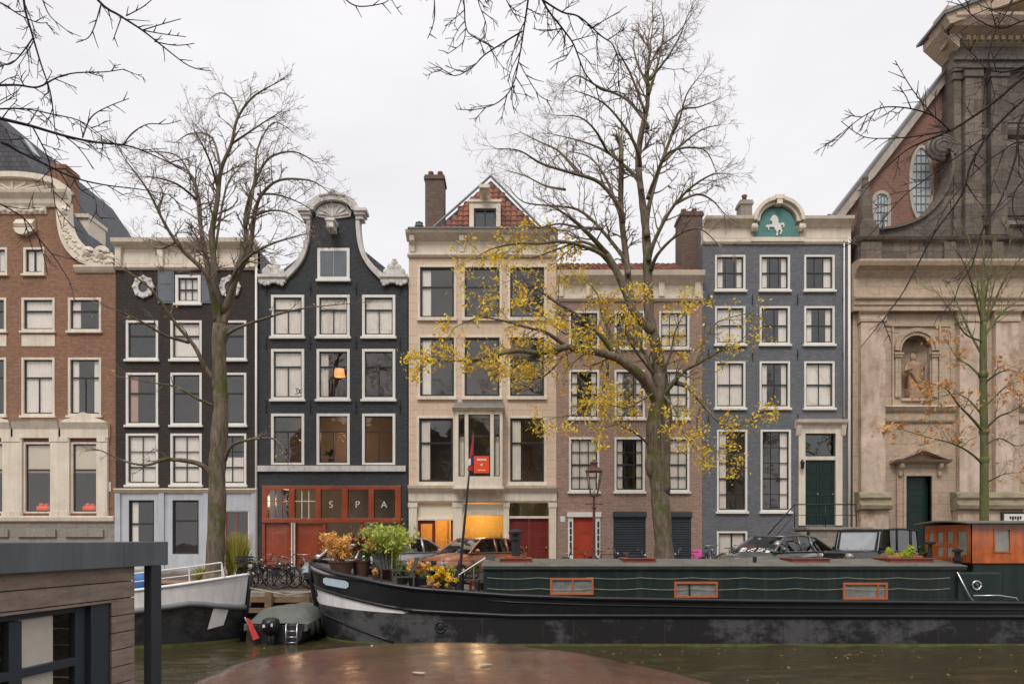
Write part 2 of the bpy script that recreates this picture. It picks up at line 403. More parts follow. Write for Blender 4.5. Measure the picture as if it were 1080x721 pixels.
def panel_door(par,X0,X1,Z0,Z1,Y,m,rows=4,cols=1,name='door',knob='brass'):
    mb=MB(); mb.box(X0,X1,Y,Y+.05,Z0,Z1)
    W=(X1-X0)/cols; H=(Z1-Z0)/rows
    for i in range(cols):
        for j in range(rows):
            a=X0+W*i+W*.16; b=X0+W*(i+1)-W*.16; c=Z0+H*j+H*.14; d=Z0+H*(j+1)-H*.14
            mb.box(a,b,Y-.014,Y+.002,c,c+.03); mb.box(a,b,Y-.014,Y+.002,d-.03,d); mb.box(a,a+.03,Y-.014,Y+.002,c+.03,d-.03); mb.box(b-.03,b,Y-.014,Y+.002,c+.03,d-.03)
            mb.box(a+.07,b-.07,Y-.01,Y+.002,c+.07,d-.07)
    d=mb.build(name,M[m],par,bevel=.005)
    MB().ball((X1-.1,Y-.05,Z0+(Z1-Z0)*.48),.035).build('knob',M[knob],d,smooth=True)
    return d
def holes_of(ws): return ws
class House:
    def __init__(s,name,label,cat,x0,x1,Y=FY,group=None):
        s.Y=Y; s.X0,s.X1=FX(x0)+.006,FX(x1)-.006
        s.root=thing(name,label,cat,((s.X0+s.X1)/2,Y+.01,0),group); s.h=[]
    def win(s,*a,**k):
        k.setdefault('Y',s.Y); r=window(s.root,*a,**k); s.h.append(r); return r
    def hole(s,x0,y0,x1,y1): r=(FX(x0),FX(x1),FZ(y1),FZ(y0)); s.h.append(r); return r
    def body(s,mat_,ztop,base=None,basez=None,floors=(),depth=10,extra=None):
        mb=MB()
        zb=basez if base else 0
        wallgrid(mb,s.X0,s.X1,zb,ztop,s.h,s.Y)
        if extra: extra(mb)
        mb.box(s.X0,s.X0+.25,s.Y+.301,s.Y+depth,0,ztop); mb.box(s.X1-.25,s.X1,s.Y+.301,s.Y+depth,0,ztop)
        mb.box(s.X0+.25,s.X1-.25,s.Y+depth-.3,s.Y+depth,0,ztop)
        mb.build('wall',M[mat_],s.root)
        if base:
            b=MB(); wallgrid(b,s.X0,s.X1,0,zb-.002,s.h,s.Y-.03,.33); b.build('base_wall',M[base],s.root)
        it=MB(); it.box(s.X0+.26,s.X1-.26,s.Y+3.4,s.Y+3.5,0,ztop-.1)
        fl=[0.02]+[FZ(f) for f in floors]+[ztop-.2]
        for z in fl: it.box(s.X0+.26,s.X1-.26,s.Y+.32,s.Y+3.39,z,z+.15)
        it.build('interior',M['room'],s.root)
    def part(s,name,mb,m,**k): return mb.build(name,M[m] if isinstance(m,str) else [M[q] for q in m],s.root,**k)
def pantiles(mb,x0,x1,p0,p1,inside=None,cw=.24,rh=.32):
    """overlapping clay tiles on the slope from p0=(y,z) eaves to p1=(y,z) ridge"""
    L=math.hypot(p1[0]-p0[0],p1[1]-p0[1]); dy,dz=(p1[0]-p0[0])/L,(p1[1]-p0[1])/L; ny,nz=-dz,dy
    nr=max(1,int(L/rh)); nc=max(1,int((x1-x0)/cw))
    for r in range(nr):
        for c in range(nc):
            xa=x0+(x1-x0)*c/nc; w=(x1-x0)/nc; s0=L*r/nr; s1=L*(r+1.12)/nr
            xm=xa+w/2; sm=(s0+s1)/2
            if inside and not inside(xm,p0[1]+dz*sm): continue
            j=rng.uniform(-.006,.006); vs=[]
            for q,(ss,hh) in enumerate(((s0-.01,.05+j),(s1,.012+j))):
                for k in range(5):
                    u=k/4; bulge=.075*math.sin(u*math.pi*1.0)
                    vs.append((xa+w*u*1.04, p0[0]+dy*ss+ny*(hh+bulge), p0[1]+dz*ss+nz*(hh+bulge)))
            for k in range(5):
                u=k/4; bulge=.075*math.sin(u*math.pi); hh=.0
                vs.append((xa+w*u*1.04, p0[0]+dy*(s0-.01)+ny*(hh+bulge*.6), p0[1]+dz*(s0-.01)+nz*(hh+bulge*.6)))
            mb.add(vs,[(k,k+1,k+6,k+5) for k in range(4)]+[(k+10,k+11,k+1,k) for k in range(4)])
def chimney(par,name,x0,x1,ya,yb,z0,z1,m='brickE',pots=2):
    mb=MB(); mb.box(x0,x1,ya,yb,z0,z1-.2); mb.box(x0-.05,x1+.05,ya-.05,yb+.05,z1-.2,z1-.08); mb.box(x0-.02,x1+.02,ya-.02,yb+.02,z1-.08,z1)
    c=mb.build(name,M[m],par)
    for i in range(pots):
        xx=x0+(x1-x0)*(i+.5)/pots
        MB().lathe([(.11,0),(.10,.25),(.13,.28),(.12,.34)],(xx,(ya+yb)/2,z1),10).build('chimney_pot',M['tile'],c,smooth=True)
    return c
def bez(pts,n=8):
    """Catmull-Rom through points"""
    P=[Vector(p) for p in pts]; out=[]
    for i in range(len(P)-1):
        p0=P[max(i-1,0)];p1=P[i];p2=P[i+1];p3=P[min(i+2,len(P)-1)]
        for k in range(n):
            t=k/n; out.append(.5*((2*p1)+(-p0+p2)*t+(2*p0-5*p1+4*p2-p3)*t*t+(-p0+3*p1-3*p2+p3)*t**3))
    out.append(P[-1]); return out
def fpts(l,Y=FY): return [(FX(x,Y),FZ(y,Y)) for x,y in l]
def smooth2(l,n=6): return [(p[0],p[1]) for p in bez([(a,b,0) for a,b in l],n)]

GRP='row of tall canal houses along the far quay'
# ---------------------------------------------------------------- house A : red brick neck gable
A=House('canal_house','red brown brick canal house with ornate cream neck gable, leftmost of the row','house',-92,122,group=GRP)
ca=[('sides'),('full')]
for y0,y1,b in ((314,349,'H'),(377,438,'T')):
    for i,(x0,x1) in enumerate(((-77,-43),(-27,7),(23,58),(72,107))):
        A.win(x0,y0,x1,y1,cw=.10,casing='cream',bars=b,curtain=['full','left','full','sides'][i] if y0>350 else ['sides',None,'full','left'][i])
for i,(x0,x1) in enumerate(((-75,-45),(-26,5),(25,56),(75,104))):
    A.win(x0,466,x1,541,cw=.09,casing='cream',sash='brownsash',bars='H',curtain='blind',sill=False)
gz=FZ(283)
for x0,x1 in ((-13,8),(25,47)):
    A.win(x0,261,x1,289,cw=.10,casing='cream',bars='V',curtain='full')
bas=[]
for cx in (-60,-10,40,90):
    A.win(cx-17,571,cx+17,590,cw=.08,casing='stoneA',bars='V',sill=False)
def exA(mb):
    # neck plus concave shoulders
    nx0,nx1=FX(-33),FX(63)
    wallgrid(mb,nx0,nx1,FZ(285),FZ(212),A.h,FY)
    right=smooth2(fpts([(62,213),(64,240),(70,258),(82,272),(100,279),(122,282)]))
    mb.prism([(nx1,FZ(285))]+[(A.X1,FZ(285))]+right[::-1]+[(nx1,FZ(213))],FY,FY+.3)
    c=FX(15); left=[(2*c-x,z) for x,z in right]
    mb.prism([(nx0,FZ(285)),(nx0,FZ(213))]+left+[(A.X0,FZ(285))],FY,FY+.3)
A.body('brickA',FZ(285),'stoneA',FZ(545),floors=(300,362,452,548),extra=exA)
g=MB(); c=FX(15)
outer=smooth2(fpts([(73,213),(74,235),(80,250),(93,262),(110,268),(121,268)])); inner=smooth2(fpts([(61,213),(63,240),(69,260),(82,275),(100,282),(121,284)]))
g.strip(outer,inner,FY-.18,FY+.28); g.strip([(2*c-x,z) for x,z in outer],[(2*c-x,z) for x,z in inner],FY-.18,FY+.28)
# scroll swirls and acanthus lumps riding on the shoulders
for sgn in (1,-1):
    for (px_,py_,r) in ((110,268,.34),(96,267,.24),(71,224,.22)):
        x=FX(px_); x=x if sgn>0 else 2*c-x; z=FZ(py_)
        for q in range(3):
            rr=r*(1-.3*q); g.tube([(x+rr*math.cos(t)*(.9),FY-.2-.03*q,z+rr*math.sin(t)*.7) for t in [k*math.pi/7 for k in range(13)]],.05,6)
    for k in range(4,len(outer),1):
        for q_ in (.25,.6):
            i_=min(k,len(inner)-1); x=outer[k][0]*(1-q_)+inner[i_][0]*q_+rng.uniform(-.05,.05); z=outer[k][1]*(1-q_)+inner[i_][1]*q_+rng.uniform(-.05,.05)
            x=x if sgn>0 else 2*c-x
            g.ball((x,FY-.17,z),rng.uniform(.05,.10),.06,rng.uniform(.05,.10),8,5)
    x=FX(80); xe=FX(122)
    xa,xb=(x,xe) if sgn>0 else (2*c-xe,2*c-x)
    g.moulding(xa,xb,[(.05,FZ(288)),(.12,FZ(286)),(.2,FZ(283)),(.2,FZ(281))],FY-.0)
A.part('gable_scroll',g,'cream',smooth=False)
g=MB()
g.moulding(FX(-45),FX(75),[(.08,FZ(219)),(.16,FZ(216)),(.2,FZ(212)),(.38,FZ(207)),(.42,FZ(204))],FY)
arc_o=[(c+FX(540+60*math.cos(t)),FZ(204)+ (31*math.sin(t))/24.19*.62) for t in [math.pi*k/20 for k in range(21)]]
arc_i=[(c+FX(540+50*math.cos(t)),FZ(204)+.0+(22*math.sin(t))/24.19*.62) for t in [math.pi*k/20 for k in range(21)]]
g.strip(arc_o,arc_i,FY-.36,FY+.25); g.prism(arc_i,FY-.1,FY+.2)
for k in range(9):
    t=math.pi*(k+.5)/9; g.tube([(c,FY-.12,FZ(203)),(c+FX(540+44*math.cos(t)),FY-.14,FZ(204)+.45*math.sin(t))],[.03,.07],6)
g.moulding(FX(-20),FX(50),[(.05,FZ(226)),(.1,FZ(223)),(.14,FZ(219))],FY)
for k in range(12): g.ball((FX(-16+k*5.6),FY-.1,FZ(223)+.04*math.sin(k*2)),.1,.06,.09,8,5)
g.box(FX(-40),FX(-33),FY-.1,FY+.25,FZ(285),FZ(219)); 
for i,k in enumerate((16,)):
    g.prism(fpts([(17,242),(40,242),(37,246),(33,247),(30,249),(24,249),(20,247)]),FY-.22,FY)
    g.moulding(FX(18),FX(38),[(.2,FZ(241)),(.26,FZ(238)),(.2,FZ(236)),(.08,FZ(232))],FY)
A.part('pediment',g,'cream')
g=MB()
for x0,x1 in ((-77,-43),(-27,7),(23,58)): g.box(FX(x0),FX(x1),FY-.02,FY,FZ(365),FZ(350)-.11)
for cx in (-60,-10,40,90):
    a,b=cx-25,cx+25
    for s in (a,b-10): 
        g.box(FX(s),FX(s+10),FY-.14,FY,FZ(545),FZ(462)); g.box(FX(s-.8),FX(s+8.8),FY-.17,FY,FZ(466),FZ(461)); g.box(FX(s-.8),FX(s+8.8),FY-.17,FY,FZ(545),FZ(539))
    g.moulding(FX(a-1),FX(b+1),[(.16,FZ(462)),(.16,FZ(453)),(.22,FZ(450)),(.3,FZ(446))],FY)
for cx in (-10,90):
    t=[(cx-24,446),(cx-20,443),(cx-12,441),(cx-6,437),(cx,435),(cx+6,437),(cx+12,441),(cx+20,443),(cx+24,446)]
    g.strip(fpts(t),[(x,FZ(446)) for x,z in fpts(t)],FY-.2,FY+.0)
for cx in (-60,40): g.moulding(FX(cx-27),FX(cx+27),[(.2,FZ(446)),(.34,FZ(443))],FY)
g.moulding(A.X0,A.X1,[(.05,FZ(550)),(.12,FZ(549)),(.16,FZ(545)),(.10,FZ(544))],FY-.03)
A.part('window_surround',g,'cream')
g=MB()
for cx in (-60,-10,40,90):
    pts=fpts([(cx-20,566),(cx-20,558),(cx-14,556),(cx-8,558),(cx,553),(cx+8,558),(cx+14,556),(cx+20,558),(cx+20,566)])
    g.prism(pts,FY-.12,FY-.03)
A.part('basement_arch',g,'stoneA')
g=MB()   # steep slate roof and its dormer
g.prism([(FX(-92),FZ(285)),(FX(-17),FZ(285)+7.3),(FX(103),FZ(285)-.0)],FY+.45,FY+10)
A.part('roof',g,'slate')
for q,(u,v) in enumerate(((.26,1.2),(.36,1.9),(.52,3.4))):
    pass
def on_slope(px_,Yq):
    x0,x1=FX(-17),FX(110); x=FX(px_,Yq); t=(x-x0)/(x1-x0); return x,Yq,FZ(285)+7.3*(1-t)
for px_ in (16,):
    x,y,z=on_slope(px_+4,FY+1.6)
    dx=FX(110)-FX(-17); n=Vector((7.3,0,dx)).normalized(); d=Vector((dx,0,-7.3)).normalized()
    g=MB(); p=Vector((x,y,z)); a=p+n*.02; 
    vs=[a+d*u+Vector((0,w,0))+n*h for h in (0,.1) for u,w in ((0,0),(.9,0),(.9,.6),(0,.6))]
    g.add(vs,[(0,1,2,3),(4,5,6,7),(0,1,5,4),(1,2,6,5),(2,3,7,6),(3,0,4,7)]); A.part('skylight',g,'glassd')
chimney(A.root,'chimney',FX(57,33),FX(75,33),32.6,33.6,FZ(235,33),FZ(178,33),'brickA',0)
g=MB(); g.box(FX(76,33.4),FX(96,33.4),33.2,34.6,FZ(262,33),FZ(228,33)); g.box(FX(75,33.4),FX(97,33.4),33.1,34.7,FZ(228,33),FZ(224,33)); A.part('dormer',g,'cream')
MB().box(FX(108),FX(117),FY-.03,FY,FZ(518),FZ(508)).build('number_plate',M['white'],A.root)

# ---------------------------------------------------------------- house B : dark brown, flat cornice
B=House('canal_house','narrow dark brown brick canal house with straight cornice and pale grey ground floor','house',122,272,group=GRP)
for r,(y0,y1) in enumerate(((338,379),(393,448),(457,511))):
    for i,(x0,x1) in enumerate(((133,167),(180,213),(229,260))):
        B.win(x0,y0,x1,y1,cw=.10,bars='H' if r<2 else (2,3),curtain=[[None,'full',None],['pink',None,None],['full','full','half']][r][i])
B.win(185,290,212,320,cw=.13,bars=(3,2),curtain='full')
for x0,x1,y1 in ((136,163,592),(182,210,584)): B.win(x0,527,x1,y1,cw=.05,casing='sash',bars='H',curtain='left' if x0<150 else None,sill=False,proud=.0)
B.win(236,538,263,606,cw=.06,casing='white',sash='redwood',bars='V',sill=False,proud=0)
B.body('brickB',FZ(284),'greyplaster',FZ(516),floors=(328,386,452,519))
g=MB()
g.box(B.X0,B.X1,FY-.06,FY+.3,FZ(283),FZ(262)); g.moulding(B.X0,B.X1,[(.06,FZ(285)),(.14,FZ(283)),(.14,FZ(281))],FY)
g.moulding(B.X0,B.X1,[(.08,FZ(263)),(.2,FZ(261)),(.42,FZ(259)),(.46,FZ(255))],FY)
for px_ in (124,168,225,264): g.box(FX(px_),FX(px_+6),FY-.22,FY-.05,FZ(283),FZ(262))
for k in range(4): g.box(FX(132+k*36),FX(132+k*36+26),FY-.075,FY-.05,FZ(279),FZ(267))
g.moulding(B.X0,B.X1,[(.05,FZ(520)),(.1,FZ(519)),(.2,FZ(516)),(.12,FZ(515))],FY-.02)
B.part('cornice',g,'cream')
g=MB()
for px_ in (122,168,215,266):
    g.box(FX(px_)+.01,FX(px_+6),FY-.1,FY-.03,0.01,FZ(520))
B.part('pilaster',g,'greyplaster')
for cx in (152,243):
    g=MB(); cx_,cz=FX(cx),FZ(303); n=28
    e=lambda a,b:[(cx_+a*math.cos(2*math.pi*k/n),cz+b*math.sin(2*math.pi*k/n)) for k in range(n+1)]
    g.strip(e(.44,.46),e(.22,.25),FY-.1,FY+.0); 
    for k in range(8):
        t=2*math.pi*k/8; g.ball((cx_+.4*math.cos(t),FY-.08,cz+.42*math.sin(t)),.1,.07,.1,8,5)
    w=B.part('oval_window',g,'oldwhite')
    MB().prism(e(.22,.25)[:-1],FY-.02,FY-.005).build('glass',M['glassd'],w)
for x0,x1 in ((167,184),(213,230)):
    g=MB(); g.box(FX(x0),FX(x1),FY-.05,FY-.003,FZ(320),FZ(284)); g.box(FX(x0)+.08,FX(x1)-.08,FY-.065,FY-.05,FZ(318),FZ(303)); g.box(FX(x0)+.08,FX(x1)-.08,FY-.065,FY-.05,FZ(300),FZ(287)); B.part('shutter',g,'shutgrey')
g=MB(); g.box(B.X0,B.X1,FY,FY+9.9,FZ(284),FZ(262)); B.part('roof',g,'lead')
g=MB(); g.tube([(FX(271),FY-.1,FZ(283)),(FX(271),FY-.1,.1)],.05,8); B.part('downpipe',g,'white',smooth=True)

# ---------------------------------------------------------------- house C : charcoal bell gable
Cc=House('canal_house','charcoal canal house with a white edged bell gable above a red wooden spa front','house',272,430,group=GRP)
cur=[['full','full','full'],['full','left',None],[None,None,None]]
for r,(y0,y1) in enumerate(((311,355),(368,421),(436,490))):
    for i,(x0,x1) in enumerate(((286,321),(334,369),(382,417))):
        Cc.win(x0,y0,x1,y1,cw=.115,bars='T',curtain=cur[r][i],sill=(r<2))
# shop transoms: openings in the brick
Cc.hole(278,513,422,606)
def exC(mb):
    cc=FX(352)
    left=smooth2(fpts([(300,297),(312,284),(320,272),(325,257),(327,240),(327,228)]))
    arch=fpts([(332,222),(339,215),(352,212)])
    L=[(Cc.X0,FZ(299)-.001),(Cc.X0,FZ(297))]+left+arch
    Rr=[(2*cc-x,z) for x,z in L[::-1]][1:]; Rr[-1]=(Cc.X1,Rr[-1][1]); Rr[-2]=(Cc.X1,Rr[-2][1])
    mb.prism(L+Rr,FY,FY+.3)
Cc.body('brickC',FZ(299),floors=(361,428,497),extra=exC)
g=MB(); cc=FX(352)
def both(fn):
    for s in (1,-1): fn(s)
o_=smooth2(fpts([(299,290),(309,281),(317,270),(322,256),(324,240),(324,231)])); i_=smooth2(fpts([(302,296),(313,285),(321,273),(326,258),(328,240),(328,231)]))
ao=smooth2(fpts([(323,224),(328,215),(338,209),(352,207)]),5); ai=smooth2(fpts([(332,224),(335,219),(342,215),(352,213.5)]),5)
mir=lambda l:[(2*cc-x,z) for x,z in l]
for l in ((lambda q:q),mir):
    g.strip(l(o_),l(i_),FY-.16,FY+.34); g.strip(l(ao),l(ai),FY-.3,FY+.32)
    for (x0,x1,y0,y1,p) in ((316,329,223,226,.38),(318,329,226,229,.3),(320,328,229,233,.22),(273.5,303,291,294,.26),(274,302,294,299,.18),(280,296,285,291,.14)):
        (xa,za),(xb,zb)=l(fpts([(x0,y1),(x1,y0)])); g.box(xa,xb,FY-p,FY+.3,za,zb)
    for k in range(7):
        (x,z),=l(fpts([(277+k*3.6,299.5+1.5*math.sin(k*1.3))])); g.ball((x,FY-.15,z),.09,.06,.08,8,5)
    for (px_,py_,r) in ((285,283,.2),(291,282,.2),(288,278,.16),(296,287,.17),(281,287,.2),(288,275,.1)):
        (x,z),=l(fpts([(px_,py_)])); g.ball((x,FY-.02,z),r,.12,r,9,6)
    for k in range(4):
        (x,z),=l(fpts([(340+k*3.4,209.4-k*.6)])); g.ball((x,FY-.28,z),.09,.1,.09,8,5)
g.ball((cc,FY-.28,FZ(205.5)),.13,.12,.13)
g.prism(fpts([(334,229),(333,224),(337,219),(344,216),(352,215),(360,216),(367,219),(371,224),(370,229),(360,230.5),(352,231),(344,230.5)]),FY-.08,FY-.001)
for k in range(7):
    t=math.pi*(k+.5)/7; g.tube([(cc,FY-.1,FZ(229)),(cc+.68*math.cos(t),FY-.1,FZ(229)+.48*math.sin(t))],[.02,.05],5)
g.box(FX(272.5),FX(428),FY-.12,FY,FZ(497),FZ(491)); 
Cc.part('gable_trim',g,'oldwhite')
g=MB(); x0,x1,z0,z1=FX(335),FX(369),FZ(295),FZ(262)
g.box(x0,x1,FY-.06,FY-.002,z0,z1); w=Cc.part('attic_window',g,'white',bevel=.01)
g=MB(); g.box(x0+.13,(x0+x1)/2-.01,FY-.075,FY-.061,z0+.13,z1-.13); g.box((x0+x1)/2+.01,x1-.13,FY-.075,FY-.061,z0+.13,z1-.13); g.build('shutter',M['shutgrey'],w)
MB().box(x0-.05,x1+.05,FY-.14,FY-.003,z0-.1,z0-.003).build('sill',M['white'],w)
g=MB(); g.box(cc-.14,cc+.14,FY-.7,FY,FZ(247),FZ(240)); g.prism_yz([(FY-.75,FZ(238)),(FY+.0,FZ(236)),(FY,FZ(240)),(FY-.75,FZ(240))],cc-.2,cc+.2); hb=Cc.part('hoist_beam',g,'white')
MB().tube([(cc,FY-.6,FZ(247)),(cc,FY-.6,FZ(250)),(cc+.06,FY-.6,FZ(252)),(cc+.06,FY-.6,FZ(253)),(cc-.02,FY-.6,FZ(253.4))],.025,6).build('hook',M['black'],hb)
g=MB(); g.prism([(Cc.X0,FZ(299)),(Cc.X1,FZ(299)),(cc+.2,FZ(240)),(cc-.2,FZ(240))],FY+.4,FY+10); Cc.part('roof',g,'slate')
# wooden spa front
g=MB(); Yf=FY-.08; S0,S1=FX(277),FX(423)
g.box(S0,S1,Yf,FY+.2,FZ(516),FZ(512)); g.box(S0,S1,Yf-.04,FY+.2,FZ(551),FZ(546.5))
tr=[(277,283),(305,311),(333,338.5),(361,367),(389,394.5),(417,423)]
for a,b in tr: g.box(FX(a),FX(b),Yf+.003,FY+.2,FZ(546.5),FZ(516))
for a in (277,309.5,341): g.box(FX(a),FX(a+3),Yf+.003,FY+.2,0,FZ(551))
g.box(FX(420),FX(423),Yf+.003,FY+.2,0,FZ(551)); g.box(FX(380),FX(383),Yf+.003,FY+.2,0,FZ(551)); g.box(FX(344),FX(420),Yf+.003,FY+.2,0,.45)
sf=Cc.part('shop_front',g,'redwood',bevel=.008)
for i in range(5):
    a,b=tr[i][1],tr[i+1][0]
    MB().box(FX(a),FX(b),FY+.03,FY+.036,FZ(546.5),FZ(516)).build('glass',M['glass'],sf)
    if i<2:
        q=MB()
        for k in (1,2): xx=FX(a)+(FX(b)-FX(a))*k/3; q.box(xx-.015,xx+.015,FY,FY+.06,FZ(546.5),FZ(516))
        for k in (1,): zz=FZ(546.5)+(FZ(516)-FZ(546.5))*.6; q.box(FX(a),FX(b),FY+.002,FY+.058,zz-.015,zz+.015)
        q.build('glazing_bar',M['white' if i else 'redwood'],sf)
for x0,x1 in ((280.5,309),(313,340.5)):
    panel_door(Cc.root,FX(x0),FX(x1),.1,FZ(552),FY+.02,'redwood',1,1)
MB().box(FX(344),FX(420),FY+.05,FY+.056,.45,FZ(551)).build('shop_glass',M['glass'],Cc.root)
g=MB(); 
for s in (309.3,312): g.tube([(FX(s),FY-.2,.1),(FX(s),FY-.2,FZ(551))],.03,6)
Cc.part('drain_pipe',g,'white')
def text_mesh(txt,size,loc,m,name,parent,ext=.01,font_w=0):
    cu=bpy.data.curves.new(name+'_c','FONT'); cu.body=txt; cu.size=size; cu.extrude=ext; cu.align_x='CENTER'; cu.align_y='CENTER'; cu.offset=font_w
    to=bpy.data.objects.new(name+'_t',cu); COL.objects.link(to)
    bpy.context.view_layer.update()
    me=bpy.data.meshes.new_from_object(to.evaluated_get(bpy.context.evaluated_depsgraph_get()))
    bpy.data.objects.remove(to)
    rt=Matrix.Rotation(R(90),4,'X'); o0=origin_of(parent)
    me.transform(Matrix.Translation(Vector(loc)-o0)@rt); me.materials.clear(); me.materials.append(M[m])
    o=bpy.data.objects.new(name,me); COL.objects.link(o); o.parent=parent; return o
for ch,px_ in (('S',349),('P',377),('A',405)):
    text_mesh(ch,.42,(FX(px_),FY+.015,FZ(532)),'white','lettering',sf,font_w=-.004)
for row_ in (304,361.5,428.5):
    for px_ in (281,327.5,375.5,422):
        g=MB(); X=FX(px_); z=FZ(row_); g.tube([(X,FY-.05,z-.28),(X,FY-.05,z+.28)],.022,5); g.ball((X,FY-.05,z),.045,.04,.045,8,5); Cc.part('wall_anchor',g,'black')
# ---------------------------------------------------------------- house D : beige with red tiled gable roof
D=House('canal_house','wide beige rendered canal house with bay window, tiled roof and tall chimney','house',431,587,group=GRP)
for r,(y0,y1) in enumerate(((282,335),(356,418))):
    for i,(x0,x1) in enumerate(((443,479),(490,527),(538,574))):
        D.win(x0,y0,x1,y1,cw=.05,casing='brownsash',sash='sash',bars='H',curtain=['left',None,None][i],sill=False,proud=-.02)
for x0,x1 in ((442,478),(538,574)): D.win(x0,441,x1,508,cw=.05,casing='brownsash',bars='H',curtain='left',sill=False,proud=-.02)
D.hole(440,529,478,606); D.hole(488,530,531,606); D.hole(537,528,579,606); D.hole(482,441,526,508)
def exD(mb): pass
D.body('beige',FZ(270),floors=(345,429,515))
g=MB()
for y0,y1,cols in ((282,335,((443,479),(490,527),(538,574))),(356,418,((443,479),(490,527),(538,574))),(441,508,((442,478),(538,574)))):
    for x0,x1 in cols: 
        g.box(FX(x0-3),FX(x1+3),FY-.12,FY,FZ(y1+3.6),FZ(y1)+.0)
        g.box(FX(x0-2.6),FX(x0),FY-.04,FY,FZ(y1),FZ(y0-2)); g.box(FX(x1),FX(x1+2.6),FY-.04,FY,FZ(y1),FZ(y0-2)); g.box(FX(x0),FX(x1),FY-.04,FY,FZ(y0),FZ(y0-2.4))
D.part('window_surround',g,'cream',bevel=.01)
g=MB(); g.box(D.X0,D.X1,FY-.08,FY+.3,FZ(270),FZ(254)); g.moulding(D.X0-.05,D.X1+.05,[(.08,FZ(272)),(.15,FZ(270)),(.15,FZ(268))],FY)
g.moulding(D.X0-.08,D.X1+.05,[(.1,FZ(255)),(.24,FZ(253)),(.48,FZ(250)),(.55,FZ(247))],FY)
for px_ in (433,485,532,580): g.prism_yz([(FY-.42,FZ(252)),(FY-.08,FZ(252)),(FY-.08,FZ(268)),(FY-.16,FZ(267)),(FY-.2,FZ(260)),(FY-.38,FZ(257))],FX(px_),FX(px_+5))
D.part('cornice',g,'cream',bevel=.01)
g=MB(); g.box(FX(432),FX(586),FY-.6,FY-.1,FZ(247)+.003,FZ(245.5)); D.part('gutter',g,'lead')
cd=FX(513); apx=FX(517); zb=FZ(246); za=FZ(190,FY+1.0)
xl,xr=FX(450),FX(577)
ins=lambda x,z: z<za-.2 and (xl+.15+(apx-xl)*(z-zb)/(za-zb))<x<(xr-.15-(xr-apx)*(z-zb)/(za-zb))
g=MB(); pantiles(g,xl,xr,(FY+.25,zb),(FY+1.0,za),ins,.25,.24); D.part('roof_tiles',g,'tileroof')
g=MB(); g.add([(xl,FY+.3,zb),(xr,FY+.3,zb),(apx,FY+1.05,za),(xl,FY+10,zb),(xr,FY+10,zb),(apx,FY+10,za)],[(0,1,2),(3,5,4),(0,2,5,3),(1,4,5,2)]); D.part('roof',g,'slate')
g=MB(); g.tube([(xl,FY+.1,zb+.05),(apx,FY+.85,za+.12)],.055,6); g.tube([(xr,FY+.1,zb+.05),(apx,FY+.85,za+.12)],.055,6); D.part('verge_flashing',g,'lead')
chimney(D.root,'chimney',FX(449.5,FY+1),FX(469,FY+1),FY+.6,FY+1.5,FZ(246),FZ(189,FY+1),'brickCh',2)
g=MB(); a,b=FX(495),FX(528); g.box(a,a+.2,FY-.05,FY+1,FZ(246),FZ(214)); g.box(b-.2,b,FY-.05,FY+1,FZ(246),FZ(214)); g.box(a-.05,b+.05,FY-.1,FY+1,FZ(214),FZ(211)); g.box(a+.2,b-.2,FY-.04,FY+.9,FZ(220),FZ(214)); 
dm=D.part('dormer',g,'cream',bevel=.01)
MB().box(a+.2,b-.2,FY+.12,FY+.2,FZ(246),FZ(220)).build('glass',M['glassd'],dm)
g=MB(); xm=(a+b)/2; 
for xx in (a+.2,xm-.03,b-.26): g.box(xx,xx+.06,FY+.05,FY+.12,FZ(246),FZ(220))
g.box(a+.2,b-.2,FY+.051,FY+.12,FZ(222),FZ(220)); g.build('sash',M['sash'],dm)
g=MB(); g.box(xm-.22,xm+.22,FY-.7,FY+.3,FZ(206),FZ(202.5)); g.prism_yz([(FY-.6,FZ(206)),(FY-.1,FZ(206)),(FY-.1,FZ(212)),(FY-.4,FZ(210))],xm-.1,xm+.1); D.part('hoist_beam',g,'cream')
g=MB(); g.lathe([(.13,0),(.12,.35),(.2,.36),(.2,.42),(.1,.5),(.18,.52),(.02,.62)],(FX(441.5),FY+.2,FZ(246)),10); D.part('roof_vent',g,'lead',smooth=True)
# bay window
by=FY-.75; g=MB()
bx0,bx1=FX(479.5,by),FX(530,by)
z0,z1=FZ(513,by),FZ(432,by)
g.box(bx0-.0,bx1,by,FY,z0,FZ(502,by)); g.box(bx0,bx1,by,FY,FZ(437,by),z1)
g.moulding(bx0-.1,bx1+.1,[(.03,z1-.05),(.1,z1),(.2,z1+.06),(.22,z1+.1)],by); g.box(bx0-.1,bx1+.1,by,FY,z1+.0,z1+.1)
for a,b in ((479.5,483.5),(490,494),(517,521),(527,530)): g.box(FX(a,by),FX(b,by),by+.002,by+.12,FZ(502,by),FZ(437,by))
for xx in (bx0,bx1-.12): g.box(xx,xx+.12,FY-.12,FY,FZ(502,by),FZ(437,by))
g.box(bx0-.05,bx1+.05,by-.06,FY,z0-.1,z0)
for px_ in (484,523): g.prism_yz([(by+.05,z0-.1),(FY,z0-.1),(FY,z0-.5),(FY-.15,z0-.45),(by+.35,z0-.2)],FX(px_,by),FX(px_+4,by))
bw=D.part('bay_window',g,'cream',bevel=.012)
g=MB(); 
for a,b in ((483.5,490),(494,517),(521,527)):
    X0,X1=FX(a,by),FX(b,by); g.box(X0,X1,by+.05,by+.09,FZ(460.5,by),FZ(458.5,by)); g.box(X0,X0+.035,by+.05,by+.09,FZ(502,by),FZ(437,by)); g.box(X1-.035,X1,by+.05,by+.09,FZ(502,by),FZ(437,by)); g.box(X0,X1,by+.051,by+.089,FZ(438,by),FZ(437,by)); g.box(X0,X1,by+.051,by+.089,FZ(502,by),FZ(501,by))
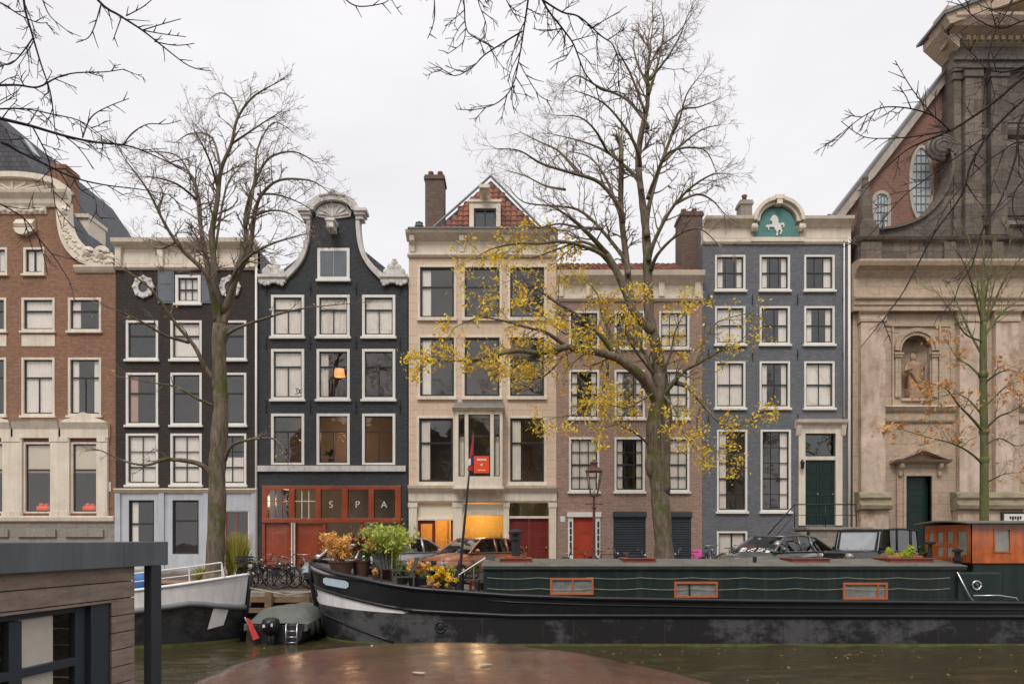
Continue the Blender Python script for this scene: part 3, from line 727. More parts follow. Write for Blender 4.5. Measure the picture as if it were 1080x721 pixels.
g.build('sash',M['sash'],bw)
g=MB(); g.box(bx0+.12,bx1-.12,by+.065,by+.07,FZ(502,by),FZ(437,by)); g.box(bx0+.05,bx0+.055,by+.12,FY-.12,FZ(502,by),FZ(437,by)); g.box(bx1-.055,bx1-.05,by+.12,FY-.12,FZ(502,by),FZ(437,by)); g.build('glass',M['glass'],bw)
g=MB(); curtain_mesh(g,FX(483.5,by),FX(490,by),FZ(502,by),FZ(460,by),by+.2); curtain_mesh(g,FX(521,by),FX(527,by),FZ(502,by),FZ(460,by),by+.2); g.build('curtain',M['curtain'],bw,smooth=True)
g=MB(); g.prism_yz([(by-.15,z1+.1),(FY,z1+.45),(FY,z1+.1)],bx0-.05,bx1+.05); g.build('bay_roof',M['lead'],bw)
# poster hung inside the bay pane
ob=MB().box(FX(500,by+.12),FX(516,by+.12),by-.03,by-.02,FZ(499,by+.12),FZ(481,by+.12)).build('poster',M.setdefault('posterred',mat('orange_red_poster',(.75,.07,.02),.7,.05)),bw)
g=MB(); g.box(FX(503,by),FX(513,by),by-.036,by-.03,FZ(485.5,by),FZ(483.5,by)); g.ball((FX(508,by),by-.034,FZ(490,by)),.05,.006,.05); g.box(FX(504,by),FX(512,by),by-.036,by-.03,FZ(496,by),FZ(495,by)); g.build('poster_print',M['cream'],bw)
# ground floor
g=MB(); g.moulding(D.X0,D.X1,[(.06,FZ(530)),(.12,FZ(528)),(.12,FZ(520)),(.2,FZ(518)),(.34,FZ(515)),(.38,FZ(512))],FY)
for a,b in ((431.5,440),(478,488),(531,537),(579,586.5)):
    g.box(FX(a),FX(b),FY-.14,FY,0,FZ(530)); g.box(FX(a)-.03,FX(b)+.03,FY-.18,FY,0,.35); g.box(FX(a)-.03,FX(b)+.03,FY-.17,FY,FZ(535),FZ(530))
g.box(FX(440),FX(478),FY-.05,FY+.1,FZ(548.5),FZ(546)); g.box(FX(537),FX(579),FY-.05,FY+.1,FZ(546.5),FZ(544)); g.box(FX(488),FX(531),FY-.05,FY+.1,FZ(543),FZ(539))
D.part('ground_floor_front',g,'cream',bevel=.012)
g=MB(); g.box(FX(440),FX(478),FY+.1,FY+.12,FZ(546),FZ(530)); g.box(FX(488),FX(531),FY+.05,FY+.08,FZ(539),FZ(531)); D.part('transom_blind',g,'blind')
MB().box(FX(537),FX(579),FY+.08,FY+.086,FZ(544),FZ(530)).build('transom_glass',M['glassd'],D.root)
panel_door(D.root,FX(537)+.02,FX(558)-.01,.05,FZ(546.5),FY+.08,'oxdoor',4,1); panel_door(D.root,FX(558)+.01,FX(579)-.02,.05,FZ(546.5),FY+.08,'oxdoor',4,1)
g=MB(); X0,X1=FX(440)+.02,FX(459); g.box(X0,X0+.14,FY+.05,FY+.1,0.05,FZ(548.5)); g.box(X1-.14,X1,FY+.05,FY+.1,0.05,FZ(548.5)); g.box(X0+.14,X1-.14,FY+.05,FY+.1,FZ(552),FZ(548.5)); g.box(X0+.14,X1-.14,FY+.05,FY+.1,.05,.55)
dd=D.part('glazed_door',g,'oxdoor',bevel=.006); MB().box(X0+.14,X1-.14,FY+.07,FY+.076,.55,FZ(552)).build('glass',M['glass'],dd)
g=MB(); g.box(FX(459),FX(478),FY+.07,FY+.076,.3,FZ(548.5)); g.box(FX(488),FX(531),FY+.07,FY+.076,.4,FZ(543)); D.part('shop_glass',g,'glass')
g=MB(); g.box(FX(459),FX(478),FY+.0,FY+.1,0,.3); g.box(FX(488),FX(531),FY,FY+.1,0,.4); g.box(FX(475.5),FX(477.9),FY+.02,FY+.1,.3,FZ(548.5)); D.part('shop_sill',g,'oxdoor')
g=MB(); g.box(FX(436),FX(536),FY+2.9,FY+2.95,.2,FZ(520)); g.box(FX(469),FX(471.5),FY+1.2,FY+2.9,.2,FZ(530)); D.part('shop_wall',g,'yellowwall')
g=MB(); g.box(FX(436),FX(484),FY+1.6,FY+1.65,.2,FZ(549)); 
# ---------------------------------------------------------------- house E : pinkish brick
E=House('canal_house','pinkish brown brick canal house with red door and dark roller shutters behind the leafy tree','house',587,741,group=GRP)
for r,(y0,y1) in enumerate(((328,367),(390,441),(461,518))):
    for i,(x0,x1) in enumerate(((600,632),(648,680),(695,727))):
        E.win(x0,y0,x1,y1,cw=.09,casing='white',bars=(3,4) if r else (3,3),curtain=[[None,None,'full'],['sides','sides','full'],['full','sides','full']][r][i])
E.hole(599,540,633,606); E.hole(647,540,681,606); E.hole(702,540,729,606)
E.body('brickE',FZ(316),floors=(379,452,530))
g=MB(); g.box(E.X0,E.X1,FY-.06,FY+.3,FZ(316),FZ(300)); g.moulding(E.X0,E.X1,[(.06,FZ(318)),(.14,FZ(316)),(.14,FZ(313))],FY)
g.moulding(E.X0,E.X1,[(.08,FZ(301)),(.2,FZ(298)),(.45,FZ(294)),(.5,FZ(289))],FY)
for px_ in (588,618,656,694,732): g.box(FX(px_),FX(px_+6),FY-.2,FY-.05,FZ(314),FZ(299))
E.part('cornice',g,'cream',bevel=.01)
g=MB(); pantiles(g,E.X0,E.X1,(FY-.1,FZ(289)),(FY+3,FZ(289)+1.55),None,.25,.3); E.part('roof_tiles',g,'tileroof')
g=MB(); g.prism_yz([(FY+0,FZ(289)-.05),(FY+3,FZ(289)+1.5),(FY+10,FZ(289)-.05)],E.X0,E.X1); E.part('roof',g,'slate')
chimney(E.root,'chimney',FX(716,FY+1.5),FX(738,FY+1.5),FY+1,FY+2.2,FZ(289),FZ(228,FY+1.5),'brickCh',2)
g=MB(); g.box(FX(599),FX(604.5),FY-.05,FY+.15,.05,FZ(545)); g.box(FX(627),FX(633),FY-.05,FY+.15,.05,FZ(545)); g.box(FX(598),FX(634),FY-.12,FY+.15,FZ(545),FZ(540))
g.box(FX(599),FX(633),FY-.02,FY+.3,0,.05)
ds=E.part('door_surround',g,'white',bevel=.01)
g=MB()
for a in (600,629):
    for k in range(5): g.box(FX(a+.8),FX(a+3),FY-.055,FY-.05,FZ(585)+k*.3,FZ(585)+k*.3+.26)
g.build('side_light',M['sash'],ds)
panel_door(E.root,FX(604.5),FX(627),.06,FZ(545),FY+.06,'reddoor',3,1)
for a,b in ((647,681),(702,729)):
    g=MB(); n=26; z1_=FZ(540.5)
    for k in range(n): g.prism_yz([(FY+.1,z1_*k/n+.02),(FY+.05,z1_*k/n+.03),(FY+.05,z1_*(k+1)/n),(FY+.1,z1_*(k+1)/n+.01)],FX(a)+.01,FX(b)-.01)
    g.box(FX(a)-.03,FX(b)+.03,FY-.07,FY+.1,z1_-.18,z1_+.05); E.part('roller_shutter',g,'rollshut')
MB().box(FX(591),FX(596),FY-.02,FY,FZ(550),FZ(544)).build('name_plate',M['white'],E.root)
pk=mat('hot_pink_paper',(.85,.12,.45),.7,.05)
M['pink']=pk
g=MB(); g.box(FX(730),FX(740),FY-.04,FY-.02,FZ(591),FZ(579)); pp=E.part('pink_notice',g,'pink')
# ---------------------------------------------------------------- house F : blue grey
Fh=House('canal_house','blue grey painted canal house with a white horse on a teal panel in its cornice','house',741,897,group=GRP)
cur=[['sides','sides','right'],['full','right','sides'],['full','sides','full']]
for r,(y0,y1) in enumerate(((269,306),(323,363),(381,430))):
    for i,(x0,x1) in enumerate(((754,786),(801,833),(848,880))):
        Fh.win(x0,y0,x1,y1,cw=.085,casing='white',bars=(2,2) if r else (3,2),curtain=cur[r][i])
for i,(x0,x1) in enumerate(((756,788),(802,834))): Fh.win(x0,453,x1,539,cw=.085,bars=(3,5),curtain=['left','right'][i])
Fh.win(756,560,788,597,cw=.08,bars='V',curtain='full',sill=False)
Fh.hole(848,452,882,553)
Fh.body('brickF',FZ(256),floors=(315,373,443,552))
g=MB(); g.box(Fh.X0,Fh.X1,FY-.06,FY+.3,FZ(256),FZ(240)); g.moulding(Fh.X0,Fh.X1,[(.06,FZ(258)),(.12,FZ(256)),(.12,FZ(254))],FY)
for a,b in ((741.5,793),(844,896.5)): g.moulding(FX(a),FX(b),[(.08,FZ(241)),(.2,FZ(238)),(.42,FZ(235)),(.46,FZ(232))],FY); 
cf=FX(818.5); n=24
arc=lambda r,rz:[(cf+r*math.cos(math.pi*k/n),FZ(236)+rz*math.sin(math.pi*k/n)) for k in range(n+1)]
g.strip(arc(1.1,1.02),arc(.95,.86),FY-.45,FY+.3); g.strip(arc(.95,.86),arc(.80,.72),FY-.3,FY+.3); g.box(cf-.2,cf+.2,FY-.5,FY+.2,FZ(215),FZ(210.5)); g.box(cf-.12,cf+.12,FY-.48,FY,FZ(220),FZ(215))
g.prism(arc(.9,.82),FY+.05,FY+.25)
for a in (791,841): 
    g.box(FX(a),FX(a+5.5),FY-.3,FY,FZ(246),FZ(238)); g.ball((FX(a+2.7),FY-.3,FZ(242)),.16,.08,.14)
g.box(FX(791),FX(847),FY-.16,FY-.0,FZ(256),FZ(251.5))
for a,b in ((745,788),(850,893)): g.box(FX(a),FX(b),FY-.075,FY-.05,FZ(252),FZ(244))
Fh.part('cornice',g,'cream',bevel=.008)
g=MB(); arc2=[(cf+.80*math.cos(math.pi*k/n),FZ(240)+.80*math.sin(math.pi*k/n)) for k in range(n+1)]
g.prism([(FX(795),FZ(251.5)),(FX(842),FZ(251.5)),(FX(842),FZ(244))]+arc2+[(FX(795),FZ(244))],FY-.13,FY-.06); tp=Fh.part('painted_panel',g,'tealp')
hp=[(385,375),(400,350),(430,340),(460,365),(475,400),(470,430),(500,455),(515,435),(540,440),(552,470),(545,495),(530,500),(535,475),(520,460),(508,478),(515,510),(525,540),(505,585),(490,580),(505,545),(480,520),(470,550),(465,600),(445,598),(455,555),(430,520),(420,495),(375,490),(355,495),(360,535),(348,530),(338,490),(325,500),(315,490),(325,465),(370,465),(400,455),(395,420),(375,415),(368,400)]
MB().prism([(FX(780+x/12.0),FZ(200+y/12.0)) for x,y in hp],FY-.17,FY-.129).build('horse_relief',M['white'],tp)
g=MB(); g.box(Fh.X0,Fh.X1,FY+.3,FY+9.9,FZ(256),FZ(238)); g.prism_yz([(FY+.5,FZ(238)),(FY+4,FZ(226)),(FY+9,FZ(238))],Fh.X0+.3,Fh.X1-.3); Fh.part('roof',g,'lead')
chimney(Fh.root,'chimney',FX(779,FY+1),FX(791,FY+1),FY+.7,FY+1.3,FZ(236),FZ(214,FY+1),'stoneA',1)
g=MB(); g.box(FX(842),FX(849),FY-.06,FY+.15,FZ(554),FZ(452)); g.box(FX(881),FX(888),FY-.06,FY+.15,FZ(554),FZ(452)); g.box(FX(842),FX(888),FY-.05,FY+.15,FZ(457),FZ(451)); g.box(FX(849),FX(881),FY-.03,FY+.15,FZ(485),FZ(481))
g.moulding(FX(838),FX(892),[(.06,FZ(452)),(.1,FZ(449)),(.26,FZ(446)),(.3,FZ(443))],FY)
for a in (839,886): g.prism_yz([(FY-.2,FZ(449)),(FY,FZ(449)),(FY,FZ(461)),(FY-.08,FZ(459))],FX(a),FX(a+5))
Fh.part('door_surround',g,'cream',bevel=.01)
MB().box(FX(849),FX(881),FY+.08,FY+.086,FZ(481),FZ(457)).build('transom_glass',M['glassd'],Fh.root)
g=MB(); 
for (a,b,c_,d_) in ((849,881,481,479.6),(849,881,458.4,457),(849,850.4,481,457),(879.6,881,481,457)): g.box(FX(a),FX(b),FY+.04,FY+.08,FZ(c_),FZ(d_))
Fh.part('transom_frame',g,'sash')
panel_door(Fh.root,FX(849),FX(865),FZ(554),FZ(485),FY+.06,'greendoor',4,1); panel_door(Fh.root,FX(865)+.01,FX(881),FZ(554),FZ(485),FY+.06,'greendoor',4,1)
for row_ in (316,374,443):
    for px_ in (747,793.5,841,889):
        g=MB(); X=FX(px_); z=FZ(row_); g.tube([(X,FY-.05,z-.24),(X,FY-.05,z+.24)],.02,5); g.ball((X,FY-.05,z),.04,.04,.04,8,5); Fh.part('wall_anchor',g,'black')
# stoop with railing
zp=FZ(556); g=MB(); g.box(FX(838),FX(905),FY-1.3,FY-.035,zp-.12,zp); g.box(FX(842),FX(900),FY-1.2,FY-.04,0,zp-.12)
for k in range(7): g.box(FX(838)-.28*(k+1),FX(838)-.28*k-.002,FY-1.3,FY-.3,0,zp-.2*(k+1))
Fh.part('stoop',g,'stoneA',bevel=.015)
g=MB(); ya=FY-1.2; x0=FX(838,ya); x1=FX(903,ya); p=[(x0-1.9,ya,.9),(x0,ya,zp+.95),(x1,ya,zp+.95)]
g.tube(p,.03,6); g.tube([(x0-1.9,ya,.5),(x0,ya,zp+.5),(x1,ya,zp+.5)],.015,6)
for q in (p[0],p[1],p[2],((x0+x1)/2,ya,zp+.95)): g.tube([q,(q[0],q[1],zp if q is not p[0] else 0)],.02,6)
Fh.part('stair_railing',g,'black',smooth=True)
g=MB(); g.lathe([(.02,0),(.07,.05),(.10,.3),(.04,.36),(.02,.42)],(FX(844),FY-.25,FZ(495)),8); g.tube([(FX(844),FY-.25,FZ(485)),(FX(844),FY-.0,FZ(487))],.02,6); Fh.part('wall_lantern',g,'black')
g=MB(); g.tube([(FX(894.5),FY-.1,FZ(252)),(FX(894.5),FY-.1,.1)],.06,8); g.tube([(FX(889.5),FY-.07,FZ(256)),(FX(889.5),FY-.07,FZ(440))],.03,8); Fh.part('downpipe',g,'white',smooth=True)
# ================================================================ church
CH=thing('church','weathered sandstone church front with pilasters, statue niche and pediment, right of the houses','church',(FX(1000),FY,0))
def cp(name,mb,m,**k): return mb.build(name,M[m],CH,**k)
CX0,CX1=FX(899.5),FX(1260)
g=MB(); hs=[(FX(950.5),FX(981),FZ(420),FZ(354)),(FX(954),FX(981),0.0,FZ(502)),(FX(1100),FX(1126),FZ(420),FZ(354))]
wallgrid(g,CX0,CX1,0,FZ(322),hs,FY,.5)
g.box(CX0,CX0+.4,FY+.501,FY+14,0,FZ(322)); cp('wall',g,'stone')
g=MB(); 
def pil(x0,x1,ytop=331,ybot=521,p=.28):
    g.box(FX(x0),FX(x1),FY-p,FY,FZ(ybot),FZ(ytop+11))
    
for x0,x1 in ((905,930.5),(1008,1033),(1046,1070),(1120,1145),(1158,1182)): pil(x0,x1)
cp('pilaster',g,'stoneP',bevel=.02)
g=MB()
for x0,x1 in ((905,930.5),(1008,1033),(1046,1070),(1120,1145),(1158,1182)):
    g.moulding(FX(x0)-.06,FX(x1)+.06,[(.28,FZ(342)),(.33,FZ(341)),(.33,FZ(338)),(.30,FZ(337)),(.30,FZ(334)),(.42,FZ(331)),(.42,FZ(329))],FY)
g.moulding(CX0-.1,CX1,[(.3,FZ(330)),(.3,FZ(325)),(.36,FZ(324)),(.36,FZ(320)),(.48,FZ(318)),(.48,FZ(316)),(.3,FZ(315)),(.3,FZ(296)),(.42,FZ(293)),(.50,FZ(290)),(.78,FZ(287)),(.86,FZ(283)),(.86,FZ(281)),(.5,FZ(279))],FY)
cp('entablature',g,'stone',bevel=.01)
g=MB()
for x0,x1 in ((903,932),(1004,1072),(1116,1186)):
    g.moulding(FX(x0)-.08,FX(x1)+.08,[(.42,FZ(538)),(.62,FZ(537)),(.66,FZ(533)),(.5,FZ(531)),(.46,FZ(528)),(.54,FZ(525)),(.46,FZ(521)),(.34,FZ(519))],FY)
cp('column_base',g,'mossstone',bevel=.01)
g=MB()
for x0,x1 in ((903,932),(1004,1072),(1116,1186)): g.box(FX(x0),FX(x1),FY-.42,FY,0,FZ(538))
g.box(CX0,FX(944),FY-.06,FY,0,.7)
cp('plinth',g,'stoneP',bevel=.02)
# panel with niche
g=MB(); 
def frame(x0,x1,y0,y1,w,p):
    g.box(FX(x0),FX(x0+w),FY-p,FY,FZ(y1),FZ(y0)); g.box(FX(x1-w),FX(x1),FY-p,FY,FZ(y1),FZ(y0)); g.box(FX(x0+w),FX(x1-w),FY-p,FY,FZ(y0+w),FZ(y0))
for dx in (0,147):
    frame(940+dx,991+dx,343,430,1.6,.1); frame(931+dx,1003+dx,343.5,430,1.0,.05) if dx==0 else None
    nx=FX(965.7+dx); zc=FZ(370); n=20
    ao=[(nx+.96*math.cos(math.pi*k/n),zc+.96*math.sin(math.pi*k/n)) for k in range(n+1)]; ai=[(nx+.66*math.cos(math.pi*k/n),zc+.66*math.sin(math.pi*k/n)) for k in range(n+1)]
    am=[(nx+.80*math.cos(math.pi*k/n),zc+.80*math.sin(math.pi*k/n)) for k in range(n+1)]
    g.strip(ao,am,FY-.16,FY); g.strip(am,ai,FY-.10,FY+.3)
    top=[(nx+.66*math.cos(math.pi*k/n)*1.03,FZ(352)) for k in range(n+1)]; g.strip(top,ai,FY-.01,FY+.4)
    for s in (-1,1):
        a=nx+s*.80; g.box(a-.2,a+.2,FY-.18,FY,FZ(374.5),FZ(372.5)); g.box(a-.17,a+.17,FY-.14,FY,FZ(377),FZ(374.7)); g.box(a-.12,a+.12,FY-.08,FY,FZ(419),FZ(377))
g.moulding(FX(931),FX(1005),[(.05,FZ(446)),(.12,FZ(444)),(.12,FZ(436)),(.22,FZ(434)),(.34,FZ(430)),(.2,FZ(428))],FY)
g.moulding(FX(1073),FX(1118),[(.05,FZ(446)),(.12,FZ(444)),(.12,FZ(436)),(.22,FZ(434)),(.34,FZ(430)),(.2,FZ(428))],FY)
g.box(FX(950),FX(982),FY-.1,FY+.5,FZ(423),FZ(420))
for dx in (0,):
    for (a,b) in ((1008,1033),(1046,1070)): pass
g.box(FX(1072),FX(1073.5),FY-.06,FY,FZ(530),FZ(448)); g.box(FX(1072),FX(1118),FY-.06,FY,FZ(441),FZ(439.5))
cp('niche_surround',g,'stone',bevel=.008)
g=MB()
for dx in (0,147):
    nx=FX(965.7+dx)
    g.grid(lambda u,v:(nx-.66*math.cos(math.pi*u), FY+.05+.55*math.sin(math.pi*u), FZ(420)+(FZ(346)-FZ(420))*v),14,2)
cp('niche',g,'soot' if False else 'stone',smooth=True,fix=False)
# saint statue
sx,sy,sz=FX(965.5),FY+.15,FZ(420)+.12
g=MB(); g.box(sx-.3,sx+.3,sy-.25,sy+.25,sz-.12,sz+.02)
prof=[(.30,0),(.33,.12),(.29,.4),(.30,.8),(.27,1.05),(.33,1.3),(.30,1.42),(.1,1.5),(.08,1.56),(.12,1.6),(.135,1.70),(.11,1.82),(.03,1.88)]
n=18; vs=[];
for i,(r,z) in enumerate(prof):
    for k in range(n):
        t=2*math.pi*k/n; rr=r*(1+(.10*math.sin(5*t+z*3) if z<1.45 else .0)); vs.append((sx+.04*math.sin(z*2.2)+rr*math.cos(t),sy+.75*rr*math.sin(t),sz+z))
g.add(vs,[(i*n+k,i*n+(k+1)%n,(i+1)*n+(k+1)%n,(i+1)*n+k) for i in range(len(prof)-1) for k in range(n)])
g.tube([(sx-.28,sy,sz+1.36),(sx-.42,sy-.1,sz+1.08),(sx-.2,sy-.3,sz+1.15)],[.09,.075,.05],8)
g.tube([(sx+.3,sy,sz+1.36),(sx+.4,sy-.12,sz+1.12),(sx+.36,sy-.28,sz+1.4)],[.09,.075,.05],8)
g.tube([(sx+.38,sy-.28,sz+.1),(sx+.36,sy-.28,sz+1.75)],.025,6)
g.tube([(sx-.2,sy-.24,sz+1.0),(sx+.25,sy-.22,sz+.3)],[.06,.1],6)
M['statue']=mat('brown_weathered_statue_stone',(.36,.235,.15),.85,.3,5,.5,col2=(.42,.28,.17),c2amt=(.55,.7))
st=g.build('statue',M['statue'],None,smooth=True,angle=50,origin=(sx,sy,sz)); tag(st,'brown weathered stone statue of a robed figure with a staff in the arched niche','statue')
# doorway with small pediment
g=MB()
g.box(FX(945),FX(954),FY-.10,FY+.3,0,FZ(493)); g.box(FX(981),FX(991),FY-.10,FY+.3,0,FZ(493)); g.box(FX(954),FX(981),FY-.10,FY+.3,FZ(502),FZ(493))
g.box(FX(951),FX(954),FY-.16,FY+.0,0,FZ(499)); g.box(FX(981),FX(984),FY-.16,FY+.0,0,FZ(499)); g.box(FX(951),FX(984),FY-.163,FY+.0,FZ(502),FZ(499))
g.box(FX(945),FX(991),FY-.12,FY,FZ(493),FZ(488.5))
g.moulding(FX(938),FX(998),[(.16,FZ(489)),(.4,FZ(487.5)),(.48,FZ(485.5))],FY)
ap=(FX(968.5),FZ(472)); a=(FX(938),FZ(485.5)); b=(FX(998),FZ(485.5))
g.strip([a,ap,b],[(FX(945),FZ(485.5)),(FX(968.5),FZ(476)),(FX(992),FZ(485.5))],FY-.5,FY); g.prism([(FX(945),FZ(485.5)),(FX(968.5),FZ(476)),(FX(992),FZ(485.5))],FY-.12,FY)
for a in (945.5,986.5): g.prism_yz([(FY-.36,FZ(489)),(FY-.1,FZ(489)),(FY-.1,FZ(502)),(FY-.2,FZ(502)),(FY-.22,FZ(497)),(FY-.34,FZ(493))],FX(a),FX(a+4))
cp('doorway',g,'stone',bevel=.01)
panel_door(CH,FX(954),FX(981),.02,FZ(502),FY+.15,'greendoor',6,1)
# parapet and sooty blocks above entablature
g=MB(); g.box(FX(902),CX1,FY-.3,FY+.4,FZ(281),FZ(258)); 
g.moulding(FX(898),CX1,[(.3,FZ(259)),(.5,FZ(257)),(.55,FZ(254)),(.4,FZ(252.5))],FY)
for a,b in ((903,925),(990,1002),(1040,1052),(1082,1094)): g.box(FX(a),FX(b),FY-.42,FY-.3,FZ(281),FZ(259))
cp('parapet',g,'soot',bevel=.015)
# volute sweeping up to the upper storey
g=MB()
oc=smooth2(fpts([(908,245),(932,244),(952,240),(970,232),(986,218),(998,200),(1003,183),(1003,168),(999,158)]))
ic=smooth2(fpts([(908,254),(930,254),(960,254),(980,254),(1006,254),(1012,230),(1016,200),(1018,170),(1018,152)]))
g.strip(oc,ic,FY-.1,FY+.5)
g.strip(smooth2(fpts([(908,242.5),(932,241.5),(951,237.5),(968,230),(983.5,216),(995,199),(1000,183),(1000,168),(997,160)])),oc,FY-.25,FY+.6)
for q in range(3): 
    r=.62-.17*q; g.tube([(FX(991)+r*math.cos(t),FY-.15-.05*q,FZ(158)+r*.8*math.sin(t)) for t in [-.6+k*math.pi/8 for k in range(15)]],.1,6)
g.ball((FX(991),FY,FZ(158)),.45,.35,.4)
cp('volute',g,'soot')
# obelisk
g=MB(); ox=FX(913); g.box(ox-.42,ox+.42,FY-.35,FY+.45,FZ(252),FZ(240)); g.box(ox-.34,ox+.34,FY-.27,FY+.37,FZ(240),FZ(235))
g.add([(ox-.26,FY-.2,FZ(235)),(ox+.26,FY-.2,FZ(235)),(ox+.26,FY+.3,FZ(235)),(ox-.26,FY+.3,FZ(235)),(ox-.1,FY-.05,FZ(190)),(ox+.1,FY-.05,FZ(190)),(ox+.1,FY+.15,FZ(190)),(ox-.1,FY+.15,FZ(190))],[(3,2,1,0),(4,5,6,7),(0,1,5,4),(1,2,6,5),(2,3,7,6),(3,0,4,7)])
g.ball((ox,FY+.05,FZ(187.5)),.14)
cp('obelisk',g,'soot',bevel=.01)
# upper storey
UX0=FX(1004)
g=MB(); g.box(UX0,CX1,FY+.0,FY+.75,FZ(254),FZ(30)); g.box(FX(1090),CX1,FY+.75,FY+12,FZ(254),FZ(30)); cp('upper_wall',g,'soot')
g=MB()
for a,b,p in ((1004,1012,.15),(1013,1030,.35),(1040,1057,.35),(1083,1101,.35),(1110,1128,.35)):
    g.box(FX(a),FX(b),FY-p,FY,FZ(238),FZ(84)); g.box(FX(a)-.08,FX(b)+.08,FY-p-.08,FY,FZ(252),FZ(246)); g.box(FX(a)-.04,FX(b)+.04,FY-p-.04,FY,FZ(246),FZ(238)); g.box(FX(a)-.06,FX(b)+.06,FY-p-.06,FY,FZ(87),FZ(79)); g.box(FX(a)-.1,FX(b)+.1,FY-p-.12,FY,FZ(79),FZ(76))
for a,b in ((1030,1040),(1057,1083)): 
    g.moulding(FX(a),FX(b),[(.04,FZ(146)),(.14,FZ(144)),(.2,FZ(139)),(.1,FZ(137))],FY); g.moulding(FX(a),FX(b),[(.04,FZ(240)),(.14,FZ(238)),(.1,FZ(234))],FY)
    g.box(FX(a+2),FX(b-2),FY-.05,FY,FZ(228),FZ(154)); g.box(FX(a+2),FX(b-2),FY-.05,FY,FZ(130),FZ(92))
cp('upper_pilaster',g,'soot',bevel=.015)
g=MB()
g.moulding(FX(1001),CX1,[(.3,FZ(76)),(.3,FZ(70)),(.4,FZ(69)),(.4,FZ(66)),(.3,FZ(65)),(.3,FZ(54))],FY)
cp('upper_frieze',g,'soot')
g=MB()
g.moulding(FX(992),CX1,[(.3,FZ(54)),(.42,FZ(52)),(.5,FZ(47)),(.95,FZ(43)),(1.15,FZ(36)),(1.15,FZ(33)),(.4,FZ(31))],FY)
k=FX(996)
while k<FX(1130): g.box(k,k+.16,FY-.58,FY-.3,FZ(51.5),FZ(47)); k+=.3
# cornice return at the corner
g.prism([(FX(1003),FZ(60)),(FX(997),FZ(55)),(FX(983.5),FZ(43)),(FX(983),FZ(37.3)),(FX(1004),FZ(37.3))],FY-.6,FY+.7)
pc=FX(1160)
g.strip([(FX(981),FZ(34)),(pc,FZ(-42))],[(FX(986),FZ(26)-.75),(pc,FZ(-34)-.75)],FY-1.09,FY+.2)
g.prism([(FX(1000),FZ(33)),(CX1,FZ(33)),(CX1,FZ(2)),(pc,FZ(-36))],FY-.2,FY+1)
g.box(FX(984),FX(997),FY-1,FY,FZ(36),FZ(24))
cp('pediment',g,'stone')
g=MB(); k=0
while k<36:
    x=FX(990)+k*.2; z=FZ(33)+(x-FX(981))*((FZ(-42)-FZ(34))/(pc-FX(981)))-.6
    g.box(x,x+.12,FY-.6,FY-.2,z-.16,z+.08); k+=1
cp('dentil_row',g,'stone')
g=MB(); g.prism([(FX(981)-.1,FZ(33)),(pc,FZ(-44)),(FX(1340),FZ(33)),(FX(1340),FZ(31)-.2),(pc,FZ(-40)-.3),(FX(981)-.1,FZ(31)-.2)],FY-1.2,FY+.9); cp('roof',g,'lead')
# red brick nave wall behind the volute
NY=FY+.72
g=MB(); P=lambda px_,py_:(FX(px_,NY),FZ(py_,NY))
sl=lambda px_: 218+(75-218)*(px_-892)/(1003-892)
wallx0=P(880,0)[0]
g.prism([P(880,300),P(1015,300),P(1015,sl(1015)),P(880,sl(880)+0)],NY,NY+.5); cp('nave_wall',g,'brickN')
g=MB(); g.strip([P(868,sl(868)-7),P(1012,sl(1012)-7)],[P(871,sl(868)+4),P(1012,sl(1012)+4)],NY-.25,NY+.45); cp('gable_coping',g,'coping2')
g=MB(); g.strip([P(866,sl(866)-10.5),P(1012,sl(1012)-10.5)],[P(868,sl(868)-7),P(1012,sl(1012)-7)],NY-.32,NY+.5); cp('coping_flashing',g,'lead')
def archwin(cx,y0,y1,w,oval=False):
    X,Z0=P(cx,y1); Z1=P(cx,y0)[1]; hw=w/24.2*NY/FY/2*1.0; n=28
    if oval:
        cz=(Z0+Z1)/2; rz=(Z1-Z0)/2
        e=lambda s:[(X+(hw+s)*math.cos(2*math.pi*k/n),cz+(rz+s)*math.sin(2*math.pi*k/n)) for k in range(n+1)]
    else:
        e=lambda s:[(X+hw+s,Z0-s)]+[(X+(hw+s)*math.cos(math.pi*k/n),Z1-hw+(hw+s)*math.sin(math.pi*k/n)) for k in range(n+1)]+[(X-hw-s,Z0-s),(X+hw+s,Z0-s)]
    g=MB(); g.strip(e(.14),e(0),NY-.08,NY+.02); w_=g.build('arched_window',M['coping2'],CH)
    MB().prism(e(0)[:-1],NY-.02,NY-.005).build('glass',M['churchglass'],w_)
    q=MB(); 
    for i in range(1,4):
        xx=X-hw+2*hw*i/4; h=(rz*math.sqrt(max(0,1-((xx-X)/hw)**2)) if oval else 0)
        q.box(xx-.02,xx+.02,NY-.045,NY-.02,(cz-h) if oval else Z0,(cz+h) if oval else Z1-.1)
    zz=Z0+.3
    while zz<Z1-.2:
        hx=hw*math.sqrt(max(0,1-((zz-cz)/rz)**2)) if oval else hw
        q.box(X-hx,X+hx,NY-.05,NY-.022,zz-.015,zz+.015); zz+=.36
    q.build('glazing_bar',M['lead'],w_)
M['churchglass']=mat('pale_leaded_church_glass',(.42,.45,.47),.15,.1,1,.05,spec=.8)
archwin(971,157,231,19.5,True); archwin(929,205,240,13)
g=MB(); g.prism([P(860,235),P(905,235),P(897,222),P(880,219)],NY+.6,NY+8); cp('aisle_roof',g,'slate')
g=MB(); g.box(FX(1048),FX(1076),FY-.5,FY-.43,FZ(552),FZ(540)); nb=g.build('notice_board',M['black'],None,origin=(FX(1062),FY-.45,FZ(546))); tag(nb,'dark framed notice board with pale sheet on the church plinth','notice board')
MB().box(FX(1050.5),FX(1073.5),FY-.512,FY-.5,FZ(550),FZ(542)).build('notice_sheet',M['white'],nb)
g=MB(); 
